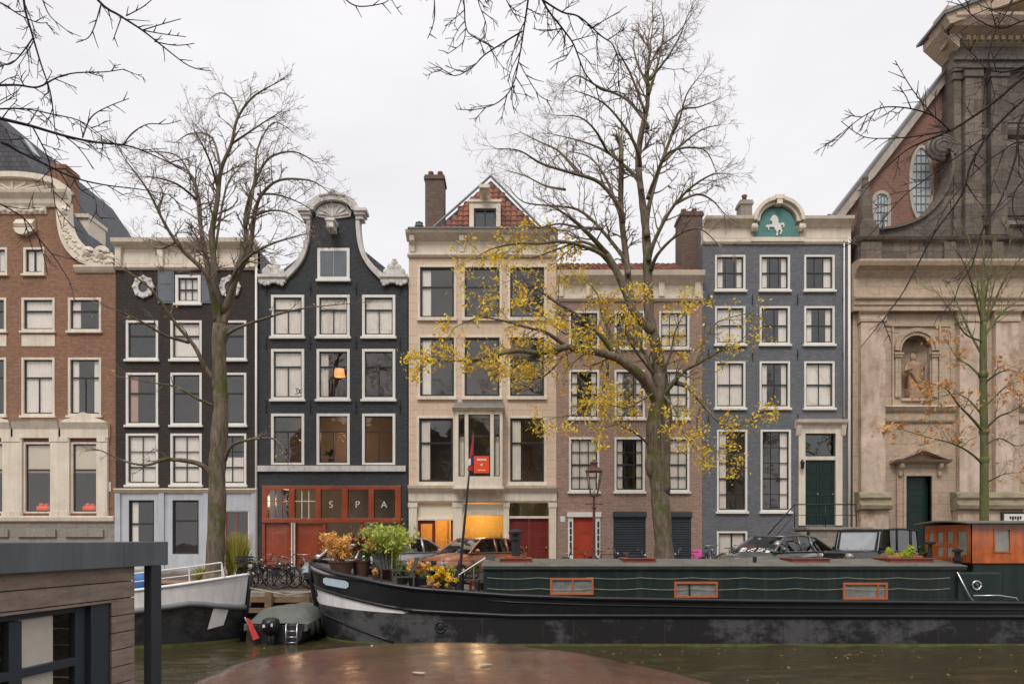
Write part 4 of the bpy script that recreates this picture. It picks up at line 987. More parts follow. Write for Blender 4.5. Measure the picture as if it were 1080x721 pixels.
for i in range(5): g.box(FX(1056+i*2.6),FX(1058+i*2.6),FY-.516,FY-.512,FZ(547.5+(i%2)),FZ(544.5))
g.build('print',M['black'],nb)
# ================================================================ ground, water, street furniture, cars, bicycles
WZ=-1.1; QY=22.8
def struct(name,mb,m,**k):
    o=mb.build(name,m,None,**k); o['kind']='structure'; return o
# street paving material
def paving():
    m=brick('street_clinker_paving',(.16,.12,.10),(.115,.085,.075),(.07,.06,.05),w=.22,h=.1,mo=.012,stain=.4,bump=.5)
    nt=m.node_tree
    bt=[n for n in nt.nodes if n.type=='TEX_BRICK'][0]; tc=[n for n in nt.nodes if n.type=='TEX_COORD'][0]
    nt.links.new(tc.outputs['Object'],bt.inputs['Vector']); return m
M['paving']=paving()
GP=[(QY+.5,-.14),(24.4,-.06),(26.2,.14),(29.2,.17),(320,.17)]
def gz_(y):
    if y<=GP[0][0]: return GP[0][1]
    for (a,b),(c,d) in zip(GP,GP[1:]):
        if y<=c: return b+(d-b)*(y-a)/(c-a)
    return .17
g=MB(); g.add([(x,y,z) for y,z in GP for x in (-260,260)],[(2*i,2*i+1,2*i+3,2*i+2) for i in range(4)]); struct('ground',g,M['paving'])
g=MB(); g.box(-260,260,29.2,FY+.3,.0,.28); struct('pavement',g,M['coping'])
g=MB()
x=-30
while x<40:
    L=rng.uniform(1.1,1.6); g.box(x,x+L-.015,QY,QY+.5,-.32,-.10+rng.uniform(-.008,.008)); x+=L
struct('quay_coping',g,M['coping'],bevel=.01)
g=MB(); g.box(-260,260,QY+.05,QY+.6,-4,-.32); struct('quay_wall',g,M['brickQ'])
M['oldwood']=mat('weathered_timber',(.22,.14,.08),.85,.3,4,.6,streak=.5,stretch=(1,8,8))
g=MB(); g.box(-9.2,-4.6,QY-.22,QY-.002,-.42,-.22); g.box(-9.2,-4.6,QY-.2,QY-.002,-.75,-.6)
for x in (-9,-7.8,-6.6,-5.4): g.box(x,x+.22,QY-.4,QY-.22,-1.6,-.08)
o=g.build('timber_fender',M['oldwood'],None,origin=(-7,QY-.1,-.5),bevel=.01); tag(o,'weathered timber fender beams on the quay wall above the covered motorboat','fender')
# water
m,nt,b=newmat('canal_water'); M['water']=m
b.inputs['Base Color'].default_value=(.042,.035,.016,1); b.inputs['Roughness'].default_value=.04; b.inputs['IOR'].default_value=1.33; b.inputs['Specular IOR Level'].default_value=.5
tc=nt.nodes.new('ShaderNodeTexCoord').outputs['Object']
n1=noisen(nt,mapping(nt,tc,(2.5,5.5,1)),1.5,4,.6); n2=noisen(nt,mapping(nt,tc,(3,6,1)),1.5,3,.6)
ad=nt.nodes.new('ShaderNodeMath'); ad.operation='MULTIPLY_ADD'; ad.inputs[1].default_value=.35; nt.links.new(n2,ad.inputs[0]); nt.links.new(n1,ad.inputs[2])
bn=nt.nodes.new('ShaderNodeBump'); bn.inputs['Strength'].default_value=.5; bn.inputs['Distance'].default_value=.05
nt.links.new(ad.outputs[0],bn.inputs['Height']); nt.links.new(bn.outputs['Normal'],b.inputs['Normal'])
g=MB()
def wavez(x,y):
    e=min(1,(x+16)/2,(22-x)/2,(y-1)/1.5,(QY+.1-y)/1.5); e=max(0,e)
    h=.016*math.sin(4.1*y+1.3*x+1.8*noise.noise((x*.35,y*.5,0)))+.010*math.sin(9.3*y-3.1*x+3*noise.noise((x*.8,y*.9,3)))
    return WZ+e*(h+.035*noise.noise((x*.9,y*1.9,1.7))+.018*noise.noise((x*2.6,y*5.0,5.1)))
nu_,nv_=330,300
vs=[]; 
for j in range(nv_+1):
    y=1+(QY+.1-1)*j/nv_
    for i in range(nu_+1): x=-16+38*i/nu_; vs.append((x,y,wavez(x,y)))
g.add(vs,[(j*(nu_+1)+i,j*(nu_+1)+i+1,(j+1)*(nu_+1)+i+1,(j+1)*(nu_+1)+i) for j in range(nv_) for i in range(nu_)])
g.poly([(-260,-3,WZ),(-16,-3,WZ),(-16,QY+.1,WZ),(-260,QY+.1,WZ)]); g.poly([(22,-3,WZ),(260,-3,WZ),(260,QY+.1,WZ),(22,QY+.1,WZ)]); g.poly([(-16,-3,WZ),(22,-3,WZ),(22,1,WZ),(-16,1,WZ)])
struct('canal_water',g,m,smooth=True,fix=False)
g=MB(); g.box(-260,260,-120,-3,-4,0); struct('near_quay',g,M['paving'])
# fallen leaves: uncountable litter
def leafquad(mb,p,s,flat=False,r=rng):
    a=Vector((r.uniform(-1,1),r.uniform(-1,1),r.uniform(-.15,.15) if flat else r.uniform(-1,1))).normalized()
    n=Vector((0,0,1)) if flat else Vector((r.uniform(-1,1),r.uniform(-1,1),r.uniform(-1,1))).normalized()
    b=a.cross(n); 
    if b.length<.05: b=a.orthogonal()
    b.normalize(); c=a.cross(b).normalized()*s*.15; p=Vector(p)
    mb.add([p-a*s, p+b*s*.5+c, p+a*s*1.05, p-b*s*.5+c],[(0,1,2),(0,2,3)])
M['leafy']=leafmat('yellow_elm_leaves',(.98,.72,.04),(.80,.42,.03),(.66,.62,.10))
M['leafo']=leafmat('orange_brown_leaves',(.72,.33,.10),(.55,.23,.08),(.80,.52,.18))
M['leafl']=leafmat('fallen_leaf_litter',(.30,.17,.06),(.20,.10,.045),(.48,.33,.08))
g=MB()
for i in range(3800):
    x=rng.uniform(-12,18); y=QY+.05+abs(rng.gauss(0,2.2)); 
    if y>29: continue
    leafquad(g,(x,y,gz_(y)+.02 if y>QY+.5 else -.07),rng.uniform(.03,.06),True)
o=g.build('leaf_litter',M['leafl'],None,fix=False); tag(o,'brown and yellow fallen leaves lying along the quay','leaves',kind='stuff')

# ---------------- cars
def station_loft(mb,secs):
    n=len(secs[0]); b=len(mb.v); mb.v.extend([tuple(p) for s in secs for p in s])
    for i in range(len(secs)-1):
        for k in range(n-1):
            mb.f.append((b+i*n+k,b+i*n+k+1,b+(i+1)*n+k+1,b+(i+1)*n+k)); mb.m.append(mb.cur)
    for q in (0,len(secs)-1): mb.f.append(tuple(b+q*n+k for k in range(n))); mb.m.append(mb.cur)
def make_car(name,label,loc,rz,paint,kind='hatch',plate='plate_yellow'):
    t=thing(name,label,'car',(0,0,0),'cars parked at an angle along the quay')
    if kind=='jeep': L,W,H=4.2,.90,1.9; xs=[(-2.1,.55,1.02,.82),(-2.0,.5,1.06,.86),(-1.2,.48,1.08,.86),(.55,.48,1.10,.86),(.6,.5,1.12,.84),(1.85,.5,1.06,.66),(2.0,.52,.98,.62),(2.05,.55,.72,.6)]; A_,B_,C_,D_=(.62,1.1),(.42,1.80),(-1.95,1.80),(-2.05,1.04); wt=.80
    elif kind=='mini': L,W,H=3.8,.84,1.45; xs=[(-1.85,.35,.72,.70),(-1.8,.25,.92,.80),(-1.1,.22,.95,.84),(.5,.2,.95,.85),(.75,.2,.93,.83),(1.6,.22,.84,.78),(1.82,.25,.70,.70),(1.88,.3,.55,.62)]; A_,B_,C_,D_=(.85,.93),(.15,1.40),(-1.35,1.38),(-1.78,.93); wt=.60
    else: L,W,H=4.4,.88,1.5; xs=[(-2.15,.4,.72,.74),(-2.1,.28,.98,.84),(-1.5,.22,1.0,.88),(.5,.2,.97,.89),(.9,.2,.95,.88),(1.75,.22,.82,.82),(2.08,.26,.68,.72),(2.15,.32,.52,.62)]; A_,B_,C_,D_=(1.0,.95),(.20,1.46),(-1.35,1.44),(-2.0,1.0); wt=.62
    b=MB(); secs=[]
    for x,z0,z1,w in xs:
        secs.append([(x,-w*.85,z0),(x,-w,z0+.15),(x,-w*1.01,(z0+z1)/2),(x,-w*.97,z1-.08),(x,-w*.88,z1),(x,-w*.45,z1+.03),(x,0,z1+.04),(x,w*.45,z1+.03),(x,w*.88,z1),(x,w*.97,z1-.08),(x,w*1.01,(z0+z1)/2),(x,w,z0+.15),(x,w*.85,z0)])
    station_loft(b,secs); body=b.build('body',paint,t,smooth=True,angle=45)
    wb=.84*W/.88 if kind!='jeep' else .82
    def prof(x):
        if x>B_[0]: u=(A_[0]-x)/(A_[0]-B_[0]); return A_[1]+(B_[1]-A_[1])*(u**.9)
        if x>C_[0]: u=(x-C_[0])/(B_[0]-C_[0]); return C_[1]+(B_[1]-C_[1])*u+.05*math.sin(math.pi*u)
        u=(x-D_[0])/(C_[0]-D_[0]); return D_[1]+(C_[1]-D_[1])*(u**.8)
    st=[A_[0]+(B_[0]-A_[0])*k/4 for k in range(5)]+[B_[0]+(C_[0]-B_[0])*k/5 for k in range(1,6)]+[C_[0]+(D_[0]-C_[0])*k/4 for k in range(1,5)]
    zb=.97 if kind!='jeep' else 1.08
    if kind=='mini': zb=.92
    gl=MB(); rf=MB(); pl=MB(); wsn=MB(); rails=[[],[]]
    S=[]
    for x in st:
        z=prof(x); u=min(1,max(0,(z-zb)/(B_[1]-zb))); w=wb+(wt-wb)*u; S.append((x,z,w,wb))
    for i in range(len(S)-1):
        (x0,z0,w0,_),(x1,z1,w1,_)=S[i],S[i+1]
        for s in (-1,1):
            gl.poly([(x0,s*wb,zb-.02),(x1,s*wb,zb-.02),(x1,s*w1,z1),(x0,s*w0,z0)])
        tgt=wsn if i<4 else (gl if i>=9 else rf)
        tgt.poly([(x0,-w0,z0),(x0,w0,z0),(x1,w1,z1),(x1,-w1,z1)] if tgt is not rf else [(x0,-w0-.01,z0+.015),(x0,w0+.01,z0+.015),(x1,w1+.01,z1+.015),(x1,-w1-.01,z1+.015)])
        if tgt is rf: rf.poly([(x0,-w0-.01,z0-.02),(x0,w0+.01,z0-.02),(x1,w1+.01,z1-.02),(x1,-w1-.01,z1-.02)])
    wsn.build('windscreen',M['skyglass'] if kind=='jeep' else M['glasscar2'],t,smooth=True,fix=False)
    gl.build('window_glass',M['glasscar'],t,smooth=True,fix=False)
    for s in (-1,1):
        pl.tube([(x,s*(w+.005),z) for x,z,w,_ in S],[.045]+[.038]*(len(S)-2)+[.05],6)
        for xx,th in ((S[6][0],.04),(S[8][0],.05 if kind!='mini' else .03)):
            z=prof(xx); pl.tube([(xx,s*(wb+.003),zb-.03),(xx-.03,s*(wt+.003),z)],th,6)
    for xx in (S[4][0],S[9][0]): pl.tube([(xx,-wt,prof(xx)),(xx,wt,prof(xx))],.04,6)
    roofm=paint if kind!='jeep' else M['softtop']
    rf.build('roof',roofm,t,smooth=True,fix=False); pl.build('pillar',roofm,t,smooth=True)
    tr=MB()
    for s in (-1,1): tr.tube([(A_[0]-.05,s*(wb+.02),zb),(D_[0]+.1,s*(wb+.02),zb+.01)],.014,5)
    tr.build('window_trim',M['chrome'],t)
    it=MB(); it.box(C_[0]+.2,A_[0]-.3,-wb+.12,wb-.12,.5,.85)
    for y in (-.36,.36):
        it.box(-.25,-.12,y-.22,y+.22,.85,1.18); it.box(-.22,-.14,y-.1,y+.1,1.2,1.36); it.box(-1.2,-1.08,y-.24,y+.24,.85,1.15)
    it.build('seats',M['black'],t,bevel=.03)
    wr=.36 if kind=='jeep' else .31; wx=L/2-.78
    for x in (-wx,wx):
        for s in (-1,1):
            y=s*(W-.1)
            k=MB(); n=20; tp=[]
            for a in range(n): pass
            prof_=[(wr*.62,-.1),(wr*.95,-.1),(wr,-.07),(wr,.07),(wr*.95,.1),(wr*.62,.1)]
            vs=[]; 
            for r_,yy in prof_:
                for q in range(n):
                    tt=2*math.pi*q/n; vs.append((x+r_*math.cos(tt),y+yy,wr+r_*math.sin(tt)))
            fs=[(i*n+q,i*n+(q+1)%n,(i+1)*n+(q+1)%n,(i+1)*n+q) for i in range(5) for q in range(n)]
            k.add(vs,fs); wh=k.build('wheel',M['rubber'],t,smooth=True,angle=50)
            k=MB(); 
            for q in range(5):
                tt=2*math.pi*q/5; k.tube([(x,y+s*.08,wr),(x+wr*.62*math.cos(tt),y+s*.08,wr+wr*.62*math.sin(tt))],[.05,.03],5)
            k.tube([(x+wr*.62*math.cos(2*math.pi*q/n),y+s*.07,wr+wr*.62*math.sin(2*math.pi*q/n)) for q in range(n+1)],.025,5); k.build('rim',M['chrome'],wh)
    fx=xs[-2][0]; hz=xs[-2][2]-.08
    for s in (-1,1):
        k=MB(); k.ball((fx-.06,s*(xs[-2][3]-.12),hz),.12,.15,.10 if kind!='jeep' else .12,12,8); k.build('headlight',M['headlight'],t,smooth=True)
        k=MB(); k.box(xs[0][0]-.03,xs[0][0]+.1,s*(xs[0][3]-.1)-.08,s*(xs[0][3]-.1)+.08,.7,.9); k.build('tail_light',M['taillight'],t,bevel=.02)
        k=MB(); k.ball((A_[0]-.25,s*(wb+.16),zb+.08),.07,.11,.08); k.tube([(A_[0]-.28,s*wb,zb+.02),(A_[0]-.25,s*(wb+.12),zb+.05)],.02,5); k.build('wing_mirror',paint,t,smooth=True)
    k=MB(); k.box(xs[-1][0]-.02,xs[-1][0]+.05,-xs[-1][3]+.1,xs[-1][3]-.1,.32,.5); k.build('bumper',M['black'],t,bevel=.02)
    k=MB(); 
    for q in range(5): k.box(fx+.03,fx+.075,-.36,.36,hz-.1+q*.045,hz-.075+q*.045)
    k.build('grille',M['black'],t)
    for xx in (xs[-1][0]+.055,xs[0][0]-.03): MB().box(xx-.01,xx+.01,-.26,.26,.40,.51).build('number_plate',M['plate'],t)
    if kind=='jeep':
        k=MB(); k.tube([(A_[0]+.01,-.7,A_[1]+.05),(B_[0]+.02,-.7,B_[1]),(B_[0]+.02,.7,B_[1]),(A_[0]+.01,.7,A_[1]+.05)],.05,6); k.build('windscreen_frame',M['black'],t)
    k=MB(); 
    for y in (-.4,.1): k.tube([(A_[0]+.0,y,zb+.04),(A_[0]-.2,y+.45,zb+.17 if kind!='jeep' else zb+.42)],.012,4)
    k.build('wiper',M['black'],t)
    t.location=loc; t.rotation_euler=(0,0,rz); return t
def paintm(n,c,metal=.3): return mat(n,c,.28,.08,2,0,metal=metal,coat=1,spec=.5)
M['skyglass']=mat('painted_sky_flat_windscreen',(.40,.42,.44),.15,.12,2,0,spec=.9); M['glasscar2']=glass('bright_windscreen_glass',(.16,.18,.18),1.5,.0,4.0)  # jeep windscreen: sky reflection painted in as a pale grey base colour
M['softtop']=mat('black_canvas_top',(.018,.018,.02),.8,.3,4,.2); M['plate']=mat('yellow_plate',(.75,.5,.03),.5,.03)
M['headlight']=mat('headlight_lens',(.22,.23,.24),.12,.05,3,0,spec=.8,coat=1); M['taillight']=mat('red_lens',(.3,.01,.01),.2,.05,3,0,coat=1)
pg=paintm('dark_grey_green_car_paint',(.085,.095,.085)); po=paintm('burnt_orange_car_paint',(.33,.11,.04)); ps=paintm('silver_car_paint',(.42,.43,.44),.6); pb=paintm('black_car_paint',(.02,.02,.022)); pw=paintm('pale_grey_car_paint',(.5,.52,.54)); pd=paintm('navy_car_paint',(.05,.07,.09))
fd=math.atan2(-.62,-.78)
make_car('parked_car','dark grey estate car with leaves on its windscreen parked left of the black off roader',(9.45,25.8,.10),R(-148),pg).scale=(1.08,1.08,1.08)
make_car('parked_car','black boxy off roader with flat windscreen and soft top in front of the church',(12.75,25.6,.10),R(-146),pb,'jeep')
make_car('parked_car','orange car with silvery windows parked behind the flag pole',(-1.45,26.2,.13),R(-132),po,'hatch')
make_car('parked_car','grey car parked behind the flower pots at the left of the orange car',(-4.6,26.4,.13),R(-132),ps,'hatch')
make_car('parked_car','pale small car with a yellow plate parked between the bicycles and the bow',(-5.75,25.3,-.02),R(-112),ps,'mini')

# ---------------- street lamp
def ring(mb,c,r,t,axis='z',n=20,seg=5):
    pts=[]
    for k in range(n+1):
        a=2*math.pi*k/n
        pts.append((c[0]+r*math.cos(a),c[1]+(r*math.sin(a) if axis=='z' else 0),c[2]+(r*math.sin(a) if axis=='y' else 0)))
    mb.tube(pts,t,seg)
lx,ly=FX(626.5,27.5),27.5
t=thing('street_lamp','old fashioned dark red street lamp with a glass lantern before the red door','street lamp',(lx,ly,0))
M['lampred']=mat('dark_red_brown_lamp_paint',(.13,.05,.045),.5,.15,4,.1)
zt=EYE+(HOR-523)/F*ly
g=MB(); g.lathe([(.22,0),(.22,.12),(.15,.2),(.13,.7),(.16,.75),(.09,.85),(.06,1.0),(.055,zt-.5),(.08,zt-.48),(.08,zt-.42),(.045,zt-.4),(.04,zt-.05),(.10,zt)],(lx,ly,0),14); g.build('post',M['lampred'],t,smooth=True,angle=40)
g=MB(); g.tube([(lx-.35,ly,zt-.3),(lx+.35,ly,zt-.3)],.02,6); g.build('crossbar',M['lampred'],t)
z2=EYE+(HOR-497)/F*ly; a,b=.12,.27
g=MB(); 
c8=[(lx+sx*w,ly+sy*w,z) for z,w in ((zt,a),(z2,b)) for sx,sy in ((-1,-1),(1,-1),(1,1),(-1,1))]
g.add(c8,[(0,1,5,4),(1,2,6,5),(2,3,7,6),(3,0,4,7)]); lt=MB()
for k in range(4): lt.tube([c8[k],c8[k+4]],.018,5); lt.tube([c8[4+k],c8[4+(k+1)%4]],.022,5); lt.tube([c8[k],c8[(k+1)%4]],.02,5)
lt.lathe([(.36,0),(.30,.06),(.14,.2),(.13,.3),(.18,.32),(.10,.40),(.02,.48)],(lx,ly,z2),8)
ln=lt.build('lantern',M['lampred'],t); g.build('lantern_glass',M['glass'],ln)
MB().lathe([(.04,0),(.05,.15),(.03,.3)],(lx,ly,zt+.05),8).build('bulb',M['white'],ln,smooth=True)

# ---------------- bicycles
M['bikeblack']=mat('black_bicycle_paint',(.02,.02,.022),.3,.2,4,0,coat=.5); M['saddle']=mat('brown_leather_saddle',(.10,.05,.03),.5)
def make_bike(label,paint):
    t=thing('bicycle',label,'bicycle',(0,0,0),'bicycles parked on the quay')
    r=.34; n=24
    for x in (-.54,.54):
        k=MB(); ring(k,(x,0,r),r-.02,.022,'y',n,6); wh=k.build('wheel',M['rubber'],t,smooth=True)
        k=MB(); ring(k,(x,0,r),r-.05,.010,'y',n,5); k.tube([(x,-.04,r),(x,.04,r)],.03,8); k.build('rim',M['chrome'],wh)
        k=MB()
        for q in range(14):
            a=2*math.pi*q/14; k.tube([(x,.015*(-1)**q,r),(x+(r-.05)*math.cos(a),0,r+(r-.05)*math.sin(a))],.0025,3,False)
        k.build('spokes',M['chrome'],wh)
        k=MB(); k.tube([(x+(r+.03)*math.cos(a),0,r+(r+.03)*math.sin(a)) for a in [R(10+17*q) for q in range(10)]],.022,5); k.build('mudguard',paint,t)
    k=MB(); bb=(-.08,0,.29); sd=(-.26,0,.82); hd=(.36,0,.82); hl=(.40,0,.62)
    k.tube([bb,sd],.016,6); k.tube([bb,hl],.019,6); k.tube([sd,hd],.015,6); k.tube([hl,(.34,0,.9)],.02,6)
    for s in (-1,1): k.tube([(-.54,s*.05,r),bb],.010,5); k.tube([(-.54,s*.05,r),(-.24,s*.02,.76)],.010,5); k.tube([(.54,s*.045,r),(.41,s*.03,.62)],.013,5)
    k.build('frame',paint,t,smooth=True)
    k=MB(); k.tube([sd,(-.30,0,.93)],.013,6); k.tube([(.34,0,.88),(.32,0,1.02)],.013,6); k.build('seat_post',M['chrome'],t)
    k=MB(); k.grid(lambda u,v:(-.44+.28*u,(v-.5)*(.20*(1-u)**.8+.04),.955-.02*(v-.5)**2*8),6,6); k.grid(lambda u,v:(-.44+.28*u,(v-.5)*(.20*(1-u)**.8+.04),.915),6,6); k.build('saddle',M['saddle'],t,smooth=True,fix=False)
    k=MB(); k.tube([(.14,-.3,1.04),(.24,-.28,1.06),(.33,-.12,1.04),(.33,.12,1.04),(.24,.28,1.06),(.14,.3,1.04)],.012,6); hb=k.build('handlebar',M['chrome'],t,smooth=True)
    k=MB(); k.tube([(.13,-.3,1.04),(.24,-.285,1.06)],.018,6); k.tube([(.13,.3,1.04),(.24,.285,1.06)],.018,6); k.build('grip',M['rubber'],hb)
    k=MB(); k.tube([(-.08,-.06,.29),(-.08,.06,.29)],.02,6); ring(k,(-.08,.05,.29),.09,.006,'y',16,4); k.tube([(-.08,.07,.29),(.02,.07,.16)],.01,5); k.tube([(-.08,-.07,.29),(-.18,-.07,.42)],.01,5); k.box(-.02,.06,.07,.16,.145,.17); k.box(-.22,-.14,-.16,-.07,.41,.435); k.build('crank',M['black'],t)
    k=MB(); k.box(-.72,-.38,-.06,.06,.745,.755); 
    for s in (-1,1): k.tube([(-.54,s*.05,r),(-.62,s*.06,.745)],.006,4); k.tube([(-.38,s*.05,.75),(-.24,s*.02,.76)],.006,4)
    k.build('luggage_rack',M['black'],t)
    k=MB(); k.ball((.46,0,.84),.05,.05,.05); k.build('lamp',M['chrome'],t,smooth=True)
    return t
bk=make_bike('black bicycle leaning second from the left beside the covered motorboat',M['bikeblack'])
Y0=24.0
def bx(px_,Y=Y0): return (px_-540)/F*Y
bk.location=(bx(280),Y0,gz_(Y0)); bk.rotation_euler=(R(5),0,R(15))
spots=[(263,24.3,80,'black bicycle seen end on with a dark crate above the coping, leftmost on the quay'),
 (297,24.4,-25,'black bicycle with raised handlebar in the middle of the quay cluster'),
 (310,24.0,20,'bicycle standing closest to the pale small car with the yellow plate'),
 (288,25.0,165,'bicycle behind the others in front of the red wooden doors'),
 (319,25.0,100,'bicycle turned end on between the red doors and the barge bow'),
 (668,26.6,10,'bicycle with light handlebars in front of the left roller shutter'),
 (725,27.8,170,'bicycle leaning just right of the thick mid tree trunk'),
 (748,30.2,60,'dark bicycle against the wall next to the pink notice'),
 (498,27.2,185,'bicycle standing in front of the dark red double doors, left one'),
 (610,28.4,185,'bicycle standing before the bright red door left of the street lamp'),
 (640,28.6,10,'bicycle standing between the street lamp and the left roller shutter'),
 (775,30.2,12,'dark bicycle against the white basement window of the blue grey house')]
for px_,Y,a,lb in spots:
    copy_tree(bk,lb,(bx(px_,Y),Y,gz_(Y) if Y<29.1 else .28),R(a))
# crate on leftmost bike
g=MB(); X=bx(263,24.3)
for k in range(3): 
    z=.78+k*.09
    g.box(X-.24,X+.24,23.68,23.70,z,z+.06); g.box(X-.24,X+.24,24.02,24.04,z,z+.06); g.box(X-.24,X-.22,23.70,24.02,z,z+.06); g.box(X+.22,X+.24,23.70,24.02,z,z+.06)
g.box(X-.24,X+.24,23.68,24.04,.76,.78)
o=g.build('crate',M['black'],None,origin=(X,23.86,.77)); tag(o,'black plastic crate on the rack of the leftmost bicycle','crate')
# bollards (slim Amsterdam posts) & window boxes & hanging lamps
M['orangepot']=mat('orange_red_planter',(.95,.12,.03),.5,.1)
for px_,lb in ((41,'orange red planter inside the second tall window of the red brick house from the right'),(90,'orange red planter inside the tall window nearest the corner of the red brick house')):
    g=MB(); x=FX(px_+2); z=FZ(541)+.06; g.lathe([(.26,0),(.33,.06),(.32,.26),(.28,.27),(.27,.2)],(x,FY+.2-.0,z),16,.4); g.ball((x-.1,FY+.2,z+.3),.12,.08,.1); g.ball((x+.12,FY+.2,z+.29),.1,.08,.09)
    o=g.build('planter',M['orangepot'],None,smooth=True,origin=(x,FY+.2,z)); tag(o,lb,'planter',group='orange planters behind the tall windows')
M['shade']=emit('lit_orange_lamp_shade',(1,.40,.14),1.0)
t=thing('pendant_lamp','small lit orange lamp shade hanging in a middle window of the charcoal house','lamp',(FX(352.5),FY+.75,FZ(393)-.0))
X,Y_=FX(353.5),FY+.75; z=EYE-(397-HOR)/F*Y_
g=MB(); g.lathe([(.26,0),(.20,.34)],(X,Y_,z),16); g.build('lamp_shade',M['shade'],t,smooth=True)
MB().tube([(X,Y_,z+.3),(X,Y_,FZ(366))],.01,4).build('cord',M['black'],t)
# sticker in the window of the charcoal house
g=MB(); xx=FX(313.5); g.box(xx-.17,xx+.17,FY+.06,FY+.066,FZ(417),FZ(407)); o=g.build('window_sticker',M['white'],None,origin=(xx,FY+.06,FZ(417))); tag(o,'small black and white paper in a left window corner of the charcoal house','sticker')
g=MB(); zz=FZ(412); g.tube([(xx-.1,FY+.057,zz+.12),(xx+.02,FY+.057,zz+.12),(xx-.06,FY+.057,zz),(xx+.02,FY+.057,zz-.1),(xx-.1,FY+.057,zz-.12)],.018,4); g.tube([(xx+.05,FY+.057,zz+.08),(xx+.13,FY+.057,zz-.1)],.018,4); g.tube([(xx+.13,FY+.057,zz+.08),(xx+.05,FY+.057,zz-.1)],.018,4); g.build('print',M['black'],o)
# indoor plants (in the beige house's shop and the charcoal house's window)
M['leafg']=leafmat('green_foliage',(.10,.17,.035),(.055,.10,.025),(.19,.24,.05))
M['leafdg']=leafmat('dark_green_foliage',(.03,.06,.02),(.02,.04,.015))
M['leafyg']=leafmat('yellow_green_grass_blades',(.48,.45,.09),(.28,.31,.06),(.62,.50,.14))
M['leafr']=leafmat('dark_red_foliage',(.28,.05,.05),(.16,.03,.035),(.40,.12,.06))
M['leafpk']=leafmat('orange_yellow_foliage',(.85,.50,.12),(.66,.27,.14),(.88,.68,.20))
M['terra']=mat('brown_glazed_pot',(.09,.045,.035),.4,.2,3,.1)
def plant(name,label,cat,x,y,z,h,w,n,m,pot=None,potm='terra',leaf=.07,blades=False,group=None,pr=.25,ph=.35):
    t=thing(name,label,cat,(x,y,z),group); zz=z
    if pot: 
        g=MB(); g.lathe([(pr*.7,0),(pr,ph*.9),(pr*1.08,ph*.92),(pr*1.08,ph),(pr*.9,ph),(pr*.88,ph*.85)],(x,y,z),18); g.build('pot',M[potm],t,smooth=True,angle=40); zz=z+ph
    g=MB(); s=MB()
    if blades:
        for i in range(n):
            a=rng.uniform(0,6.28); hh=h*rng.uniform(.5,1.0); lean=w*rng.uniform(.1,1.0); p0=Vector((x+rng.gauss(0,w*.14),y+rng.gauss(0,w*.14),zz-.05)); d=Vector((math.cos(a),math.sin(a),0)); side=Vector((-d.y,d.x,0))
            pts=[p0+d*lean*(t_**1.8)+Vector((0,0,hh*(t_-.22*t_*t_)))*1.25 for t_ in (0,.35,.7,1)]; ws=[.012,.018,.013,.002]
            vs=[]
            for q,p in enumerate(pts): vs+= [p-side*ws[q],p+side*ws[q]]
            g.add(vs,[(0,1,3,2),(2,3,5,4),(4,5,7,6)])
            if name=='bamboo':
                for q in range(3): leafquad(g,pts[2]+(pts[3]-pts[2])*rng.random()+Vector((rng.gauss(0,.05),rng.gauss(0,.05),rng.gauss(0,.09))),rng.uniform(.05,.09))
    else:
        cl=[(rng.gauss(0,.33)*w,rng.gauss(0,.3)*w,rng.uniform(.15,.9)*h,rng.uniform(.15,.3)*max(w,h*.5)) for _ in range(max(5,n//60))]
        for c in cl: s.tube([(x,y,zz-.02),(x+c[0]*.5,y+c[1]*.5,zz+c[2]*.6),(x+c[0],y+c[1],zz+c[2])],[.014,.009,.005],4)
        for i in range(n):
            c=rng.choice(cl); leafquad(g,(x+c[0]+rng.gauss(0,.5)*c[3],y+c[1]+rng.gauss(0,.5)*c[3],zz+max(.02,c[2]+rng.gauss(0,.5)*c[3])),leaf*rng.uniform(.6,1.2))
        s.build('stems',M['bark'],t)
    g.build('leaves',M[m],t,fix=False); return t
def barkm(n,c,moss=.5,mosscol=(.10,.13,.02)):
    m,nt,b=newmat(n); tc=nt.nodes.new('ShaderNodeTexCoord').outputs['Object']
    f=noisen(nt,mapping(nt,tc,(7,7,1.6)),1.4,6,.7); c=mixc(nt,ramp(nt,f,.35,.68),c4(c,.5),c4(c,1.45))
    f2=noisen(nt,tc,1.3,5,.7); f3=ramp(nt,f2,.62-.25*moss,.72-.2*moss,0,.85); c=mixc(nt,f3,c,c4(mosscol))
    nt.links.new(c,b.inputs['Base Color']); b.inputs['Roughness'].default_value=.9; b.inputs['Specular IOR Level'].default_value=.2
    bn=nt.nodes.new('ShaderNodeBump'); bn.inputs['Strength'].default_value=.9; bn.inputs['Distance'].default_value=.04; nt.links.new(f,bn.inputs['Height']); nt.links.new(bn.outputs['Normal'],b.inputs['Normal']); return m
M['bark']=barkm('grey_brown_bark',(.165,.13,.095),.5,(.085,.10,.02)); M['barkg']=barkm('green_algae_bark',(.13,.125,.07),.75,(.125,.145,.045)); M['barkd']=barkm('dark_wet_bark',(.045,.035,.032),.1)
M['twig']=mat('brown_grey_twigs',(.19,.145,.115),.85,.2,2,0); M['twigg']=mat('olive_twigs',(.13,.12,.05),.85,.2,2,0)
plant('indoor_palm','green palm standing in the warmly lit shop window of the beige house','plant',FX(523),FY+.7,.3,1.5,.7,120,'leafg',True,blades=True,pr=.15,ph=.25)
plant('potted_plant','leafy green plant behind the lit lower middle window of the charcoal house','plant',FX(346),FY+.5,FZ(487),.7,.45,160,'leafdg',True,leaf=.06,pr=.12,ph=.18)
plant('bamboo_shrub','tall yellow green grassy shrub growing on the quay right of the left tree','shrub',FX(250,24.6),24.6,-.05,2.05,.65,1000,'leafyg',blades=True)
